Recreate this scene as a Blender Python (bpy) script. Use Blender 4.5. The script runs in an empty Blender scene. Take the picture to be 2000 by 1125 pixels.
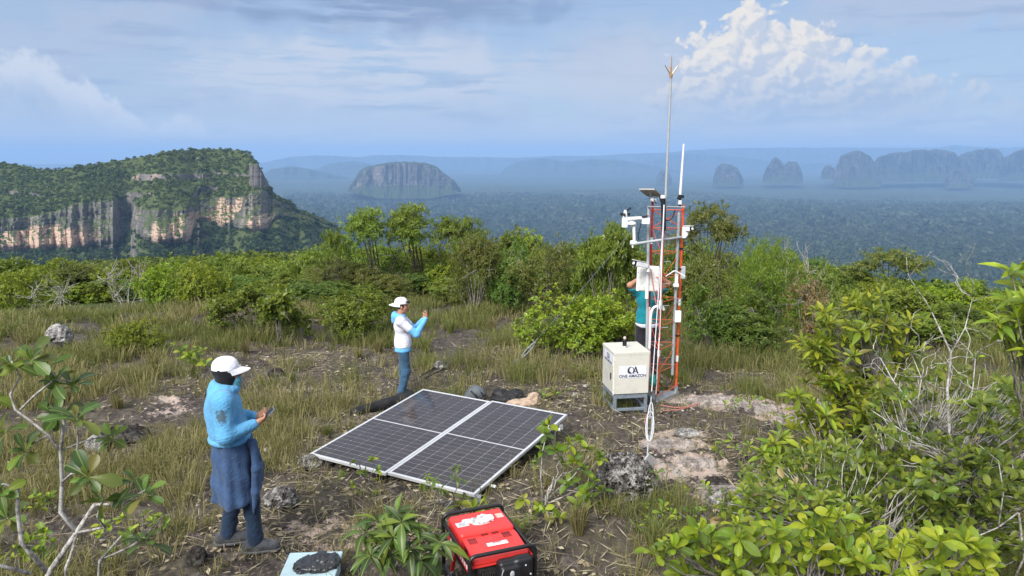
import bpy, bmesh, math, random
import numpy as np
from mathutils import Vector, Matrix, Euler

# ------------------------------------------------------------------ camera
SC = bpy.context.scene
COL = SC.collection
FPX, PITCH, HC = 1450.0, math.radians(10.05), 3.5
cam_d = bpy.data.cameras.new('camera')
cam_d.sensor_fit = 'HORIZONTAL'; cam_d.sensor_width = 36.0
cam_d.lens = 36.0 * FPX / 2000.0
cam_d.clip_start = 0.05; cam_d.clip_end = 60000
cam = bpy.data.objects.new('camera', cam_d); COL.objects.link(cam)
cam.location = (0, 0, HC); cam.rotation_euler = (math.pi / 2 - PITCH, 0, 0)
SC.camera = cam

# ------------------------------------------------------------------ render settings
SUN_EL, SUN_AZ = 40.0, 208.0            # degrees; azimuth clockwise from +Y (behind the camera, to the left)
SC.view_settings.view_transform = 'Standard'; SC.view_settings.look = 'None'
SC.view_settings.gamma = 1.0; SC.view_settings.use_curve_mapping = False
EXPO = 1.46
SC.view_settings.exposure = EXPO
SC.cycles.max_bounces = 8; SC.cycles.diffuse_bounces = 3; SC.cycles.glossy_bounces = 3
SC.cycles.transmission_bounces = 4; SC.cycles.transparent_max_bounces = 8; SC.cycles.volume_bounces = 0
SC.cycles.use_denoising = True
SC.cycles.sample_clamp_indirect = 4.0

# ------------------------------------------------------------------ node helper
class NT:
    def __init__(s, tree): s.t = tree; s.L = tree.links
    def put(s, sock, v):
        if isinstance(v, bpy.types.NodeSocket): s.L.new(v, sock)
        elif isinstance(v, bpy.types.Node): s.L.new(v.outputs[0], sock)
        elif sock.type == 'RGBA' and isinstance(v, (tuple, list)) and len(v) == 3: sock.default_value = (*v, 1)
        else: sock.default_value = v
    def n(s, typ, ins=None, **props):
        nd = s.t.nodes.new(typ)
        for k, v in props.items(): setattr(nd, k, v)
        for k, v in (ins or {}).items(): s.put(nd.inputs[k], v)
        return nd
    def m(s, op, a, b=None, c=None, clamp=False):
        nd = s.t.nodes.new('ShaderNodeMath'); nd.operation = op; nd.use_clamp = clamp
        for i, v in enumerate((a, b, c)):
            if v is not None: s.put(nd.inputs[i], v)
        return nd.outputs[0]
    def v(s, op, a, b=None):
        nd = s.t.nodes.new('ShaderNodeVectorMath'); nd.operation = op
        s.put(nd.inputs[0], a)
        if b is not None: s.put(nd.inputs[1], b)
        return nd.outputs['Value'] if op in ('LENGTH', 'DOT_PRODUCT', 'DISTANCE') else nd.outputs[0]
    def mix(s, f, a, b, blend='MIX'):
        nd = s.t.nodes.new('ShaderNodeMix'); nd.data_type = 'RGBA'; nd.blend_type = blend
        s.put(nd.inputs[0], f); s.put(nd.inputs[6], a); s.put(nd.inputs[7], b)
        return nd.outputs[2]
    def ss(s, x, lo, hi, a=0.0, b=1.0):
        nd = s.t.nodes.new('ShaderNodeMapRange'); nd.interpolation_type = 'SMOOTHSTEP'
        for i, q in enumerate((x, lo, hi, a, b)): s.put(nd.inputs[i], q)
        return nd.outputs[0]
    def noise(s, vec, scale, detail=4, rough=0.55, dist=0.0, col=False):
        nd = s.n('ShaderNodeTexNoise', noise_dimensions='3D', ins={'Vector': vec, 'Scale': scale, 'Detail': detail, 'Roughness': rough, 'Distortion': dist})
        return nd.outputs[1] if col else nd.outputs[0]
    def noise2(s, vec, scale, detail=4, rough=0.55, col=False):
        nd = s.n('ShaderNodeTexNoise', noise_dimensions='2D', ins={'Vector': vec, 'Scale': scale, 'Detail': detail, 'Roughness': rough})
        return nd.outputs[1] if col else nd.outputs[0]
    def mapv(s, vec, scale=(1, 1, 1), loc=(0, 0, 0), rot=(0, 0, 0)):
        return s.n('ShaderNodeMapping', {'Vector': vec, 'Location': loc, 'Rotation': rot, 'Scale': scale}).outputs[0]
    def ramp(s, f, stops):
        nd = s.t.nodes.new('ShaderNodeValToRGB'); s.put(nd.inputs[0], f); cr = nd.color_ramp
        while len(cr.elements) < len(stops): cr.elements.new(0.5)
        for e, (p, c) in zip(cr.elements, stops): e.position = p; e.color = (*c, 1) if len(c) == 3 else c
        return nd.outputs[0]

def srgb(r, g, b):
    f = lambda c: (c / 255 / 12.92) if c <= 10 else ((c / 255 + 0.055) / 1.055) ** 2.4
    return (f(r), f(g), f(b))

# ------------------------------------------------------------------ pixel geometry (photo pixels, 2000 x 1125)
CP, SP = math.cos(PITCH), math.sin(PITCH)
def ray(px, py):
    a = (px - 1000.0) / FPX; b = (562.5 - py) / FPX
    return np.array([a, CP + b * SP, -SP + b * CP])
def at(px, py, Y):
    d = ray(px, py); t = Y / d[1]
    return np.array([d[0] * t, Y, HC + d[2] * t])
def azel(px, py):
    d = ray(px, py)
    return math.degrees(math.atan2(d[0], d[1])), math.degrees(math.atan2(d[2], math.hypot(d[0], d[1])))

# ------------------------------------------------------------------ world: daylight sky with clouds
W = bpy.data.worlds.new('World'); SC.world = W; W.use_nodes = True
W.node_tree.nodes.clear()
w = NT(W.node_tree)

def cloud_group():
    """field of the towering cumulus, input: warped (azimuth, elevation * 1.3) in degrees"""
    g = bpy.data.node_groups.new('cumulus_field', 'ShaderNodeTree')
    g.interface.new_socket('P', in_out='INPUT', socket_type='NodeSocketVector')
    g.interface.new_socket('F', in_out='OUTPUT', socket_type='NodeSocketFloat')
    q = NT(g); gi = q.n('NodeGroupInput'); go = q.n('NodeGroupOutput'); P = gi.outputs[0]
    best = None
    for (cx, cy, r) in ((1470, 45, 58), (1425, 125, 105), (1566, 112, 88), (1670, 165, 92), (1500, 200, 175), (1660, 225, 160),
                        (1340, 90, 13), (1908, 188, 30), (1972, 222, 50), (1370, 225, 120), (1780, 215, 90)):
        a, e = azel(cx, cy); R = r / 1450 * 57.3
        d = q.v('DISTANCE', P, (a, e * 1.3, 0)); s = min(1.0, 0.35 + r / 160)
        f = q.m('MULTIPLY_ADD', d, -s / R, s)
        best = f if best is None else q.m('SMOOTH_MAX', best, f, 0.12)
    b1 = q.n('ShaderNodeTexVoronoi', {'Vector': P, 'Scale': 0.66, 'Detail': 1.9, 'Roughness': 0.5, 'Lacunarity': 2.3}, feature='F1', voronoi_dimensions='2D').outputs['Distance']
    b2 = q.noise2(P, 2.6, 3.0, 0.5)
    F = q.m('ADD', q.m('MULTIPLY_ADD', b1, -0.50, q.m('ADD', best, 0.27)), q.m('MULTIPLY_ADD', b2, 0.17, -0.085))
    q.L.new(F, go.inputs[0])
    return g

def build_world():
    tc = w.n('ShaderNodeTexCoord').outputs['Generated']
    sx = w.n('ShaderNodeSeparateXYZ', {0: tc}); x, y, z = sx.outputs
    az = w.m('DEGREES', w.m('ARCTAN2', x, y)); el = w.m('DEGREES', w.m('ARCSINE', z))
    P = w.n('ShaderNodeCombineXYZ', {0: az, 1: el, 2: 0.0}).outputs[0]
    sky = w.n('ShaderNodeTexSky', sky_type='NISHITA', sun_disc=False, sun_elevation=math.radians(SUN_EL),
              sun_rotation=math.radians(SUN_AZ), altitude=400, air_density=1.0, dust_density=0.6, ozone_density=1.4).outputs[0]
    K = 10.0 / (2 ** EXPO)       # display-referred cloud radiance -> background colour at strength 0.1
    def c(r, g, b):
        q = srgb(r, g, b); return tuple(v * K for v in q)
    # the even blue-grey of a humid sky, a little paler near the horizon
    base = w.mix(w.ss(el, -1.0, 12.0), c(166, 187, 213), c(157, 179, 210))
    base = w.mix(w.ss(el, 12.0, 55.0), base, tuple(1.35 * v for v in c(250, 250, 250)))      # the thin cloud overhead is brighter than the sky low down
    col = w.mix(0.90, sky, base)
    wn = w.v('SUBTRACT', w.noise2(P, 0.35, 2.5, 0.55, col=True), (.5, .5, .5))
    Pd = w.v('ADD', P, w.v('MULTIPLY', wn, (5, 2.6, 0)))
    def ell(cx, cy, rx, ry):
        a, e = azel(cx, cy); s1 = rx / 1450 * 57.3 * math.cos(math.radians(a)) ** 2; s2 = ry / 1450 * 57.3
        return w.v('LENGTH', w.v('MULTIPLY', w.v('SUBTRACT', Pd, (a, e, 0)), (1 / s1, 1 / s2, 0)))
    Ps = w.v('ADD', P, w.v('MULTIPLY', wn, (3.0, 0.35, 0)))
    # broad veil, dark streaks
    v1 = w.noise2(w.v('MULTIPLY', Pd, (0.05, 0.18, 1)), 1.0, 3, 0.55)
    st = w.noise2(w.v('MULTIPLY', Ps, (0.10, 0.95, 1)), 1.0, 4, 0.6)
    col = w.mix(w.m('MULTIPLY', w.ss(v1, 0.42, 0.66), 0.6), col, c(192, 201, 221))
    col = w.mix(w.m('MULTIPLY', w.ss(st, 0.50, 0.72), 0.35), col, c(134, 160, 200))
    # thin pale cloud left of the cumulus
    col = w.mix(w.m('MULTIPLY', w.ss(ell(1225, 150, 210, 105), 1.25, 0.1), 0.66), col, c(216, 215, 222))
    # dark streaks at the top
    mtop = w.ss(ell(720, 5, 480, 60), 1.05, 0.3)
    col = w.mix(w.m('MULTIPLY', mtop, w.ss(st, 0.30, 0.60)), col, c(141, 162, 197))
    col = w.mix(w.m('MULTIPLY', w.ss(ell(1062, 22, 48, 22), 1.1, 0.3), 0.6), col, c(140, 164, 202))
    # pale streaked band in the middle of the sky
    st2 = w.noise2(w.v('MULTIPLY', Ps, (0.14, 1.25, 1)), 1.0, 4, 0.62)
    m2 = w.ss(ell(720, 148, 460, 82), 1.1, 0.45)
    col = w.mix(w.m('MULTIPLY', w.m('MULTIPLY', m2, w.ss(st2, 0.33, 0.56)), 0.95), col, c(209, 217, 231))
    # cloud bank on the left: below a billowy line
    vb = w.n('ShaderNodeTexVoronoi', {'Vector': Pd, 'Scale': 0.5, 'Detail': 2.0, 'Roughness': 0.5}, feature='F1', voronoi_dimensions='2D').outputs['Distance']
    nz = w.m('ADD', w.m('SUBTRACT', 0.45, vb), w.m('MULTIPLY', w.m('SUBTRACT', w.noise2(P, 1.1, 3, 0.6), 0.5), 1.6))
    azn = w.m('MULTIPLY_ADD', az, 1 / 90, 0.5)
    for knots, soft, amp, dark, lite, fac, depth in (
            (((-400, 50), (0, 85), (60, 88), (120, 122), (200, 165), (265, 205), (292, 240), (345, 208), (420, 250), (520, 262), (690, 255), (780, 290), (1000, 320), (2400, 330)), 0.8, 1.0,
             c(172, 192, 219), c(224, 229, 238), 0.95, 4.6),
            (((-400, 240), (0, 238), (130, 250), (250, 262), (330, 255), (480, 262), (640, 272), (700, 290), (1000, 320), (2400, 330)), 0.5, 0.6,
             c(136, 166, 208), c(186, 203, 226), 0.8, 1.6)):
        fc = w.n('ShaderNodeFloatCurve', {'Value': azn})
        cv = fc.mapping.curves[0]
        pts = [((azel(px, py)[0] + 45) / 90, azel(px, py)[1] / 20) for px, py in knots]
        cv.points[0].location = pts[0]; cv.points[1].location = pts[-1]
        for p in pts[1:-1]: cv.points.new(*p)
        fc.mapping.update()
        h = w.m('MULTIPLY_ADD', nz, amp, w.m('SUBTRACT', w.m('MULTIPLY', fc.outputs[0], 20.0), el))    # degrees below the top of the bank
        cc = w.mix(w.ss(h, 0.0, depth), lite, dark)
        col = w.mix(w.m('MULTIPLY', w.ss(h, 0.0, soft), fac), col, cc)
    # cumulus
    g = cloud_group()
    def fld(vec):
        nd = w.n('ShaderNodeGroup', node_tree=g); w.put(nd.inputs[0], vec); return nd.outputs[0]
    Pw = w.v('MULTIPLY', w.v('ADD', P, w.v('MULTIPLY', wn, (1.2, 1.2, 0))), (1, 1.3, 0))
    F0 = fld(Pw); F1 = fld(w.v('ADD', Pw, (-0.36, 0.44, 0)))
    lit = w.ss(w.m('SUBTRACT', F0, F1), -0.16, 0.26)
    low = w.ss(el, azel(1500, 245)[1], azel(1500, 95)[1])      # the base of the cloud is in its own shade
    edge = w.ss(F0, -0.01, 0.17)
    dk = w.mix(low, c(174, 191, 218), c(205, 212, 225))
    cu = w.mix(w.m('MULTIPLY', lit, w.m('MULTIPLY_ADD', low, 0.76, 0.24)), dk, c(247, 240, 230))
    right = w.ss(az, azel(1560, 150)[0], azel(1800, 150)[0], 1.0, 0.75)
    col = w.mix(w.m('MULTIPLY', edge, w.m('MULTIPLY', right, w.m('MULTIPLY_ADD', low, 0.36, 0.64))), col, cu)
    # thin horizontal bars of dark cloud above the right horizon
    m4 = w.ss(ell(1560, 262, 760, 34), 1.1, 0.3)
    col = w.mix(w.m('MULTIPLY', w.m('MULTIPLY', m4, w.ss(st2, 0.40, 0.6)), 0.7), col, c(143, 172, 208))
    # a bright haze just above the horizon
    col = w.mix(w.m('MULTIPLY', w.ss(el, 4.0, 0.2), 0.7), col, c(226, 230, 236))
    bg = w.n('ShaderNodeBackground', {0: col, 1: 0.1})
    w.n('ShaderNodeOutputWorld', {0: bg.outputs[0]})
build_world()
W.cycles.sampling_method = 'MANUAL'; W.cycles.sample_map_resolution = 512

# ------------------------------------------------------------------ sun, filtered by thin cloud
sun_d = bpy.data.lights.new('sun', 'SUN'); sun_d.energy = 2.35; sun_d.angle = math.radians(32); sun_d.color = (1.0, 0.965, 0.92)
sun = bpy.data.objects.new('sun', sun_d); COL.objects.link(sun)
sun.rotation_euler = (math.radians(90 - SUN_EL), 0, math.radians(180 - SUN_AZ) + 0)
# light travels along -Z of the lamp: from azimuth SUN_AZ towards the scene
_d = Vector((math.sin(math.radians(SUN_AZ)) * math.cos(math.radians(SUN_EL)), math.cos(math.radians(SUN_AZ)) * math.cos(math.radians(SUN_EL)), math.sin(math.radians(SUN_EL))))
sun.rotation_euler = _d.to_track_quat('Z', 'Y').to_euler()

# ------------------------------------------------------------------ mesh helpers
RNG = np.random.default_rng(7)
random.seed(7)
def mesh(name, V, F, mats=None, smooth=False, rnd=None, mi=None):
    """fast mesh: V (n,3), F (m,3|4)"""
    V = np.ascontiguousarray(V, np.float32); F = np.ascontiguousarray(F, np.int32)
    me = bpy.data.meshes.new(name)
    k = F.shape[1]
    me.vertices.add(len(V)); me.vertices.foreach_set('co', V.ravel())
    me.loops.add(F.size); me.loops.foreach_set('vertex_index', F.ravel())
    me.polygons.add(len(F))
    me.polygons.foreach_set('loop_start', np.arange(len(F), dtype=np.int32) * k)
    me.polygons.foreach_set('loop_total', np.full(len(F), k, np.int32))
    me.polygons.foreach_set('use_smooth', np.full(len(F), bool(smooth)))
    if mi is not None: me.polygons.foreach_set('material_index', np.asarray(mi, np.int32))
    me.update(calc_edges=True)
    if rnd is not None:
        a = me.attributes.new('rnd', 'FLOAT', 'POINT'); a.data.foreach_set('value', np.ascontiguousarray(rnd, np.float32))
    for m_ in ([] if mats is None else mats if isinstance(mats, (list, tuple)) else [mats]): me.materials.append(m_)
    return me
def obj(name, me, parent=None, loc=None, rot=None, scale=None):
    o = bpy.data.objects.new(name, me); COL.objects.link(o)
    if parent is not None: o.parent = parent
    if loc is not None: o.location = loc
    if rot is not None: o.rotation_euler = rot
    if scale is not None: o.scale = (scale,) * 3 if isinstance(scale, (int, float)) else scale
    return o
def tag(o, label=None, cat=None, group=None, kind=None):
    if label: o['label'] = label
    if cat: o['category'] = cat
    if group: o['group'] = group
    if kind: o['kind'] = kind
    return o
def thing(name, label, cat, loc=(0, 0, 0), rz=0.0, group=None, rot=None):
    o = bpy.data.objects.new(name, None); COL.objects.link(o); o.empty_display_size = 0.1
    o.location = loc; o.rotation_euler = rot if rot is not None else (0, 0, rz)
    return tag(o, label, cat, group)

class MB:
    """collects shapes into one mesh; quads and triangles"""
    def __init__(s): s.V = []; s.F = []; s.M = []
    def add(s, V, F, m=0):
        o = len(s.V); s.V += [tuple(map(float, v)) for v in V]; s.F += [tuple(o + i for i in f) for f in F]; s.M += [m] * len(F); return s
    def box(s, c, d, rz=0.0, m=0, R=None, taper=1.0):
        h = np.array(d) / 2.0
        P = np.array([(x, y, z) for z in (-1, 1) for y in (-1, 1) for x in (-1, 1)], float) * h
        P[4:, :2] *= taper
        if R is None:
            R = np.array([[math.cos(rz), -math.sin(rz), 0], [math.sin(rz), math.cos(rz), 0], [0, 0, 1]])
        return s.add(P @ np.asarray(R).T + np.array(c), [(0, 2, 3, 1), (4, 5, 7, 6), (0, 1, 5, 4), (2, 6, 7, 3), (0, 4, 6, 2), (1, 3, 7, 5)], m)
    def tube(s, pts, r, n=8, m=0, caps=True):
        pts = [np.array(p, float) for p in pts]; k = len(pts)
        r = [r] * k if np.isscalar(r) else list(r)
        V = []; F = []; up = None
        for i, p in enumerate(pts):
            t = pts[min(i + 1, k - 1)] - pts[max(i - 1, 0)]; t = t / (np.linalg.norm(t) + 1e-12)
            if up is None:
                up = np.array([0, 0, 1.0]) if abs(t[2]) < 0.9 else np.array([1.0, 0, 0])
            a = np.cross(t, up); a /= np.linalg.norm(a) + 1e-12; b = np.cross(t, a); up = -b if np.dot(-b, up) > 0 else b
            b = np.cross(t, a)
            for j in range(n):
                an = 2 * math.pi * j / n; V.append(p + r[i] * (math.cos(an) * a + math.sin(an) * b))
        for i in range(k - 1):
            for j in range(n):
                F.append((i * n + j, i * n + (j + 1) % n, (i + 1) * n + (j + 1) % n, (i + 1) * n + j))
        if caps: F.append(tuple(range(n - 1, -1, -1))); F.append(tuple((k - 1) * n + j for j in range(n)))
        return s.add(V, F, m)
    def lathe(s, prof, c=(0, 0, 0), n=16, m=0, R=None):
        V = []; F = []; k = len(prof)
        for r, z in prof:
            for j in range(n):
                a = 2 * math.pi * j / n; V.append((r * math.cos(a), r * math.sin(a), z))
        for i in range(k - 1):
            for j in range(n): F.append((i * n + j, i * n + (j + 1) % n, (i + 1) * n + (j + 1) % n, (i + 1) * n + j))
        F.append(tuple(range(n - 1, -1, -1))); F.append(tuple((k - 1) * n + j for j in range(n)))
        V = np.array(V)
        if R is not None: V = V @ np.asarray(R).T
        return s.add(V + np.array(c), F, m)
    def prism(s, poly, y0, y1, m=0, R=None, c=(0, 0, 0)):
        """poly in (x, z), extruded along y"""
        n = len(poly); V = np.array([(x, y0, z) for x, z in poly] + [(x, y1, z) for x, z in poly], float)
        F = [tuple(range(n)), tuple(range(2 * n - 1, n - 1, -1))] + [(i, i + n, (i + 1) % n + n, (i + 1) % n) for i in range(n)]
        if R is not None: V = V @ np.asarray(R).T
        return s.add(V + np.array(c), F, m)
    def build(s, name, mats, parent=None, smooth=False, bevel=0.0, segs=2, **kw):
        me = bpy.data.meshes.new(name); me.from_pydata(s.V, [], s.F)
        for m_ in (mats if isinstance(mats, (list, tuple)) else [mats]): me.materials.append(m_)
        bm = bmesh.new(); bm.from_mesh(me)
        bmesh.ops.recalc_face_normals(bm, faces=bm.faces)
        for f, mm in zip(bm.faces, s.M): f.material_index = mm
        if bevel > 0:
            es = [e for e in bm.edges if len(e.link_faces) == 2 and e.calc_face_angle(0) > 0.6]
            bmesh.ops.bevel(bm, geom=es, offset=bevel, segments=segs, affect='EDGES', profile=0.6, clamp_overlap=True)
        if smooth:
            for f in bm.faces: f.smooth = True
            for e in bm.edges:
                if len(e.link_faces) == 2 and e.calc_face_angle(0) > 0.75: e.smooth = False
        bm.to_mesh(me); bm.free()
        return obj(name, me, parent, **kw)

# value noise in numpy (tileable hash lattice), used for terrain and rocks
def _h(ix, iy, iz, seed):
    n = (ix * 374761393 + iy * 668265263 + iz * 2147483647 + seed * 1274126177) & 0xffffffff
    n = ((n ^ (n >> 13)) * 1274126177) & 0xffffffff
    return ((n ^ (n >> 16)) & 0xffff) / 65535.0
def vnoise(x, y, z=0.0, seed=0):
    x, y, z = np.broadcast_arrays(np.asarray(x, float), np.asarray(y, float), np.asarray(z, float))
    xi, yi, zi = np.floor(x).astype(np.int64), np.floor(y).astype(np.int64), np.floor(z).astype(np.int64)
    fx, fy, fz = x - xi, y - yi, z - zi
    ux, uy, uz = fx * fx * (3 - 2 * fx), fy * fy * (3 - 2 * fy), fz * fz * (3 - 2 * fz)
    r = 0
    for dz in (0, 1):
        for dy in (0, 1):
            for dx in (0, 1):
                r = r + _h(xi + dx, yi + dy, zi + dz, seed) * np.where(dx, ux, 1 - ux) * np.where(dy, uy, 1 - uy) * np.where(dz, uz, 1 - uz)
    return r
def fbm(x, y, z=0.0, o=4, seed=0, g=0.5):
    r = 0; a = 1.0; t = 0; f = 1.0
    for i in range(o):
        r = r + a * vnoise(np.asarray(x) * f, np.asarray(y) * f, np.asarray(z) * f, seed + i * 17); t += a; a *= g; f *= 2.03
    return r / t
def sstep(x, a, b):
    t = np.clip((np.asarray(x, float) - a) / (b - a), 0, 1); return t * t * (3 - 2 * t)

# ------------------------------------------------------------------ terrain
VALLEY = -250.0
def zground(x, y):
    x = np.asarray(x, float); y = np.asarray(y, float); r = np.hypot(x, y)
    near = 0.05 - 0.07 * (np.clip(y, -30, 24) - 6) + 0.05 * np.clip(5.2 - y, 0, 8) ** 1.2
    near = np.minimum(near, 1.85)
    a = np.degrees(np.arctan2(x, np.maximum(y, 1e-3)))
    left = sstep(a, -6, -16)
    # left: the plateau runs on, falling gently, then breaks; right: it breaks soon
    dl = -0.125 * np.clip(r - 24, 0, 260) - 0.50 * np.clip(r - 284, 0, 400)
    dr = -0.11 * np.clip(r - 24, 0, 14) - 0.55 * np.clip(r - 38, 0, 440)
    far = dl * left + dr * (1 - left)
    z = near + far
    z = np.maximum(z, VALLEY + 0 * z)
    bump = 0.10 * (fbm(x * .45, y * .45, 0, 3, 3) - .5) + 0.09 * (fbm(x * 2.3, y * 2.3, 0, 3, 9) - .5) * sstep(r, 60, 30)
    big = (fbm(x / 90, y / 90, 0, 3, 21) - .5) * 9 * sstep(r, 40, 160) + (fbm(x / 900, y / 900, 0, 3, 31) - .5) * 50 * sstep(r, 900, 3000)
    z = z + bump + big * (0.35 + 0.65 * (1 - left))
    # shallow hollow worn in the clearing
    return z
def G(px, py):
    """ground point seen at a photo pixel"""
    d = ray(px, py); lo, hi = 1.0, 400.0
    t = np.geomspace(1.0, 2000, 4000); X = d[0] * t; Y = d[1] * t; Z = HC + d[2] * t
    below = Z < zground(X, Y); i = int(np.argmax(below)) if below.any() else len(t) - 1
    lo, hi = t[max(i - 1, 0)], t[i]
    for _ in range(18):
        m_ = (lo + hi) / 2
        if HC + d[2] * m_ < zground(d[0] * m_, d[1] * m_): hi = m_
        else: lo = m_
    return np.array([d[0] * hi, d[1] * hi, float(zground(d[0] * hi, d[1] * hi))])
def pxper(P):
    """photo pixels per metre at a point"""
    P = np.asarray(P, float); return FPX / (P[1] * CP - (P[2] - HC) * SP)
def proj(P):
    P = np.asarray(P, float); q = P - np.array([0, 0, HC]); zc = q[..., 1] * CP - q[..., 2] * SP
    return 1000 + FPX * q[..., 0] / zc, 562.5 - FPX * (q[..., 1] * SP + q[..., 2] * CP) / zc

# bare-soil map of the work area (also keeps the grass away); 1 = bare
BARE = [(960, 1060, 1.5, 1.0), (500, 1072, 1.1, 1.0), (440, 1078, .7, 1.0), (620, 1040, 1.2, .8), (860, 880, 2.1, 1.0), (1040, 800, 1.3, 1.0), (900, 745, 1.0, .9), (1250, 850, 1.5, 1.0),
        (1380, 800, 1.5, 1.0), (1350, 900, 1.4, 1.0), (1500, 850, 1.2, .9), (680, 745, 1.5, .85), (560, 690, 1.6, .7), (1000, 700, 1.1, .7), (300, 1000, 1.1, .7),
        (660, 690, 1.3, .6), (150, 830, 0.9, .6), (260, 870, 0.9, .6), (1420, 960, 1.2, .8), (700, 980, 1.1, .8), (860, 650, .8, .5), (1480, 740, .9, .7),
        (330, 760, .7, .7), (450, 700, .8, .6), (1180, 760, 1.0, .7), (1120, 720, .9, .6), (760, 830, 1.2, .8), (420, 900, .7, .6)]
_B = [(G(px, py), r, s_) for px, py, r, s_ in BARE]
def bare(x, y):
    b = 0 * np.asarray(x, float)
    wv = 0.5 * (fbm(np.asarray(x) * 1.3, np.asarray(y) * 1.3, 0, 3, 77) - .5)
    for c, r, s_ in _B:
        d = np.hypot(x - c[0], (y - c[1]) * 0.8) / r + wv * 1.4
        b = np.maximum(b, s_ * sstep(d, 1.15, 0.6))
    return b

# ------------------------------------------------------------------ materials
def mat(name):
    m_ = bpy.data.materials.new(name); m_.use_nodes = True; m_.node_tree.nodes.clear()
    return m_, NT(m_.node_tree)
def fin(m_, t, sh, disp=None):
    t.n('ShaderNodeOutputMaterial', {0: sh}); return m_
def bump(t, h, strength=0.4, dist=0.02):
    return t.n('ShaderNodeBump', {'Height': h, 'Strength': strength, 'Distance': dist}).outputs[0]
def pbr(t, col, rough=0.6, metal=0.0, normal=None, spec=0.4, **kw):
    ins = {'Base Color': col, 'Roughness': rough, 'Metallic': metal, 'Specular IOR Level': spec}
    if normal is not None: ins['Normal'] = normal
    ins.update(kw)
    return t.n('ShaderNodeBsdfPrincipled', ins).outputs[0]
def plain(name, col, rough=0.55, metal=0.0, var=0.12, scale=9.0, spec=0.4, bmp=0.0, bscale=60.0):
    """painted / moulded surface with slight dirt, wear and relief"""
    m_, t = mat(name); oc = t.n('ShaderNodeTexCoord').outputs['Object']
    n1 = t.noise(oc, scale, 5, 0.62); n2 = t.noise(oc, scale * 7, 3, 0.6)
    f = t.m('MULTIPLY', t.ss(t.m('ADD', n1, t.m('MULTIPLY', t.m('SUBTRACT', n2, .5), .4)), 0.42, 0.75), 1.0)
    dark = tuple(c * (1 - 2.2 * var) for c in col)
    cc = t.mix(f, col, dark)
    r = t.m('ADD', rough - 0.08, t.m('MULTIPLY', n1, 0.16))
    nm = bump(t, t.noise(oc, bscale, 3), bmp, 0.004) if bmp else None
    return fin(m_, t, pbr(t, cc, r, metal, nm, spec))

# foliage: leaf colour from a per-leaf value, light shining through
def leafmat(name, cols, transl=0.35, rough=0.42, spec=0.35):
    m_, t = mat(name)
    a = t.n('ShaderNodeAttribute', attribute_name='rnd').outputs['Fac']
    oi = t.n('ShaderNodeObjectInfo').outputs['Random']
    f = t.m('FRACT', t.m('ADD', a, t.m('MULTIPLY', oi, 0.0)))
    stops = [(i / (len(cols) - 1), c) for i, c in enumerate(cols)]
    col = t.ramp(f, stops)
    hs = t.n('ShaderNodeHueSaturation', {'Hue': t.m('MULTIPLY_ADD', oi, 0.03, 0.485), 'Saturation': 1.0, 'Value': t.m('MULTIPLY_ADD', oi, 0.36, 0.82), 'Color': col}).outputs[0]
    if 'glossy' in name:
        oc = t.n('ShaderNodeTexCoord').outputs['Object']; ay = t.m('ABSOLUTE', t.n('ShaderNodeSeparateXYZ', {0: oc}).outputs[1])
        hs = t.mix(t.m('MULTIPLY', t.ss(ay, .022, .008), .45), hs, (.32, .36, .10))
        mo = t.noise(t.n('ShaderNodeNewGeometry').outputs['Position'], 38, 4, .65)
        hs = t.mix(t.m('MULTIPLY', t.ss(mo, .60, .72), .35), hs, (.16, .14, .04)); hs = t.mix(t.m('MULTIPLY', t.ss(mo, .48, .30), .3), hs, (.03, .06, .012))
    p = pbr(t, hs, rough, 0, None, spec)
    tc = t.mix(0.55, hs, (0.30, 0.38, 0.03), 'MIX')
    tr = t.n('ShaderNodeBsdfTranslucent', {'Color': tc}).outputs[0]
    mx = t.n('ShaderNodeMixShader', {0: transl, 1: p, 2: tr}).outputs[0]
    return fin(m_, t, mx)

M = {}
M['leaf_dark'] = leafmat('leaf_dark_green', [(.038, .074, .015), (.068, .120, .020), (.108, .172, .026), (.16, .22, .032)])
M['leaf_mid'] = leafmat('leaf_mid_green', [(.062, .10, .016), (.105, .155, .020), (.165, .215, .026), (.235, .27, .036)])
M['leaf_lime'] = leafmat('leaf_yellow_green', [(.085, .14, .015), (.145, .21, .017), (.23, .29, .020), (.34, .35, .028)])
M['leaf_olive'] = leafmat('leaf_olive_brown', [(.064, .086, .022), (.105, .13, .028), (.16, .175, .038), (.23, .20, .055)])
M['leaf_dry'] = leafmat('leaf_dry_brown', [(.12, .085, .035), (.19, .135, .06), (.26, .19, .085), (.16, .10, .05)], 0.2)
M['leaf_gloss'] = leafmat('leaf_glossy', [(.052, .098, .020), (.082, .145, .024), (.125, .20, .028), (.19, .26, .034)], 0.36, 0.5, 0.3)
M['leaf_gloss_lime'] = leafmat('leaf_glossy_lime', [(.10, .165, .016), (.17, .25, .016), (.26, .34, .020), (.37, .41, .028)], 0.38, 0.45, 0.35)
M['leaf_gloss_dark'] = leafmat('leaf_glossy_dark', [(.024, .050, .014), (.036, .072, .017), (.055, .10, .02), (.09, .15, .025)], 0.2, 0.42, 0.4)
M['grass'] = leafmat('grass_blades', [(.105, .095, .040), (.165, .145, .062), (.235, .20, .095), (.34, .285, .15)], 0.3, 0.6, 0.2)
M['grass_green'] = leafmat('grass_green_blades', [(.085, .098, .030), (.125, .14, .042), (.18, .185, .062), (.26, .235, .10)], 0.3, 0.6, 0.2)
M['straw'] = leafmat('dry_straw', [(.13, .10, .065), (.26, .21, .14), (.42, .36, .25), (.18, .13, .095)], 0.1, 0.8, 0.1)

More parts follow.
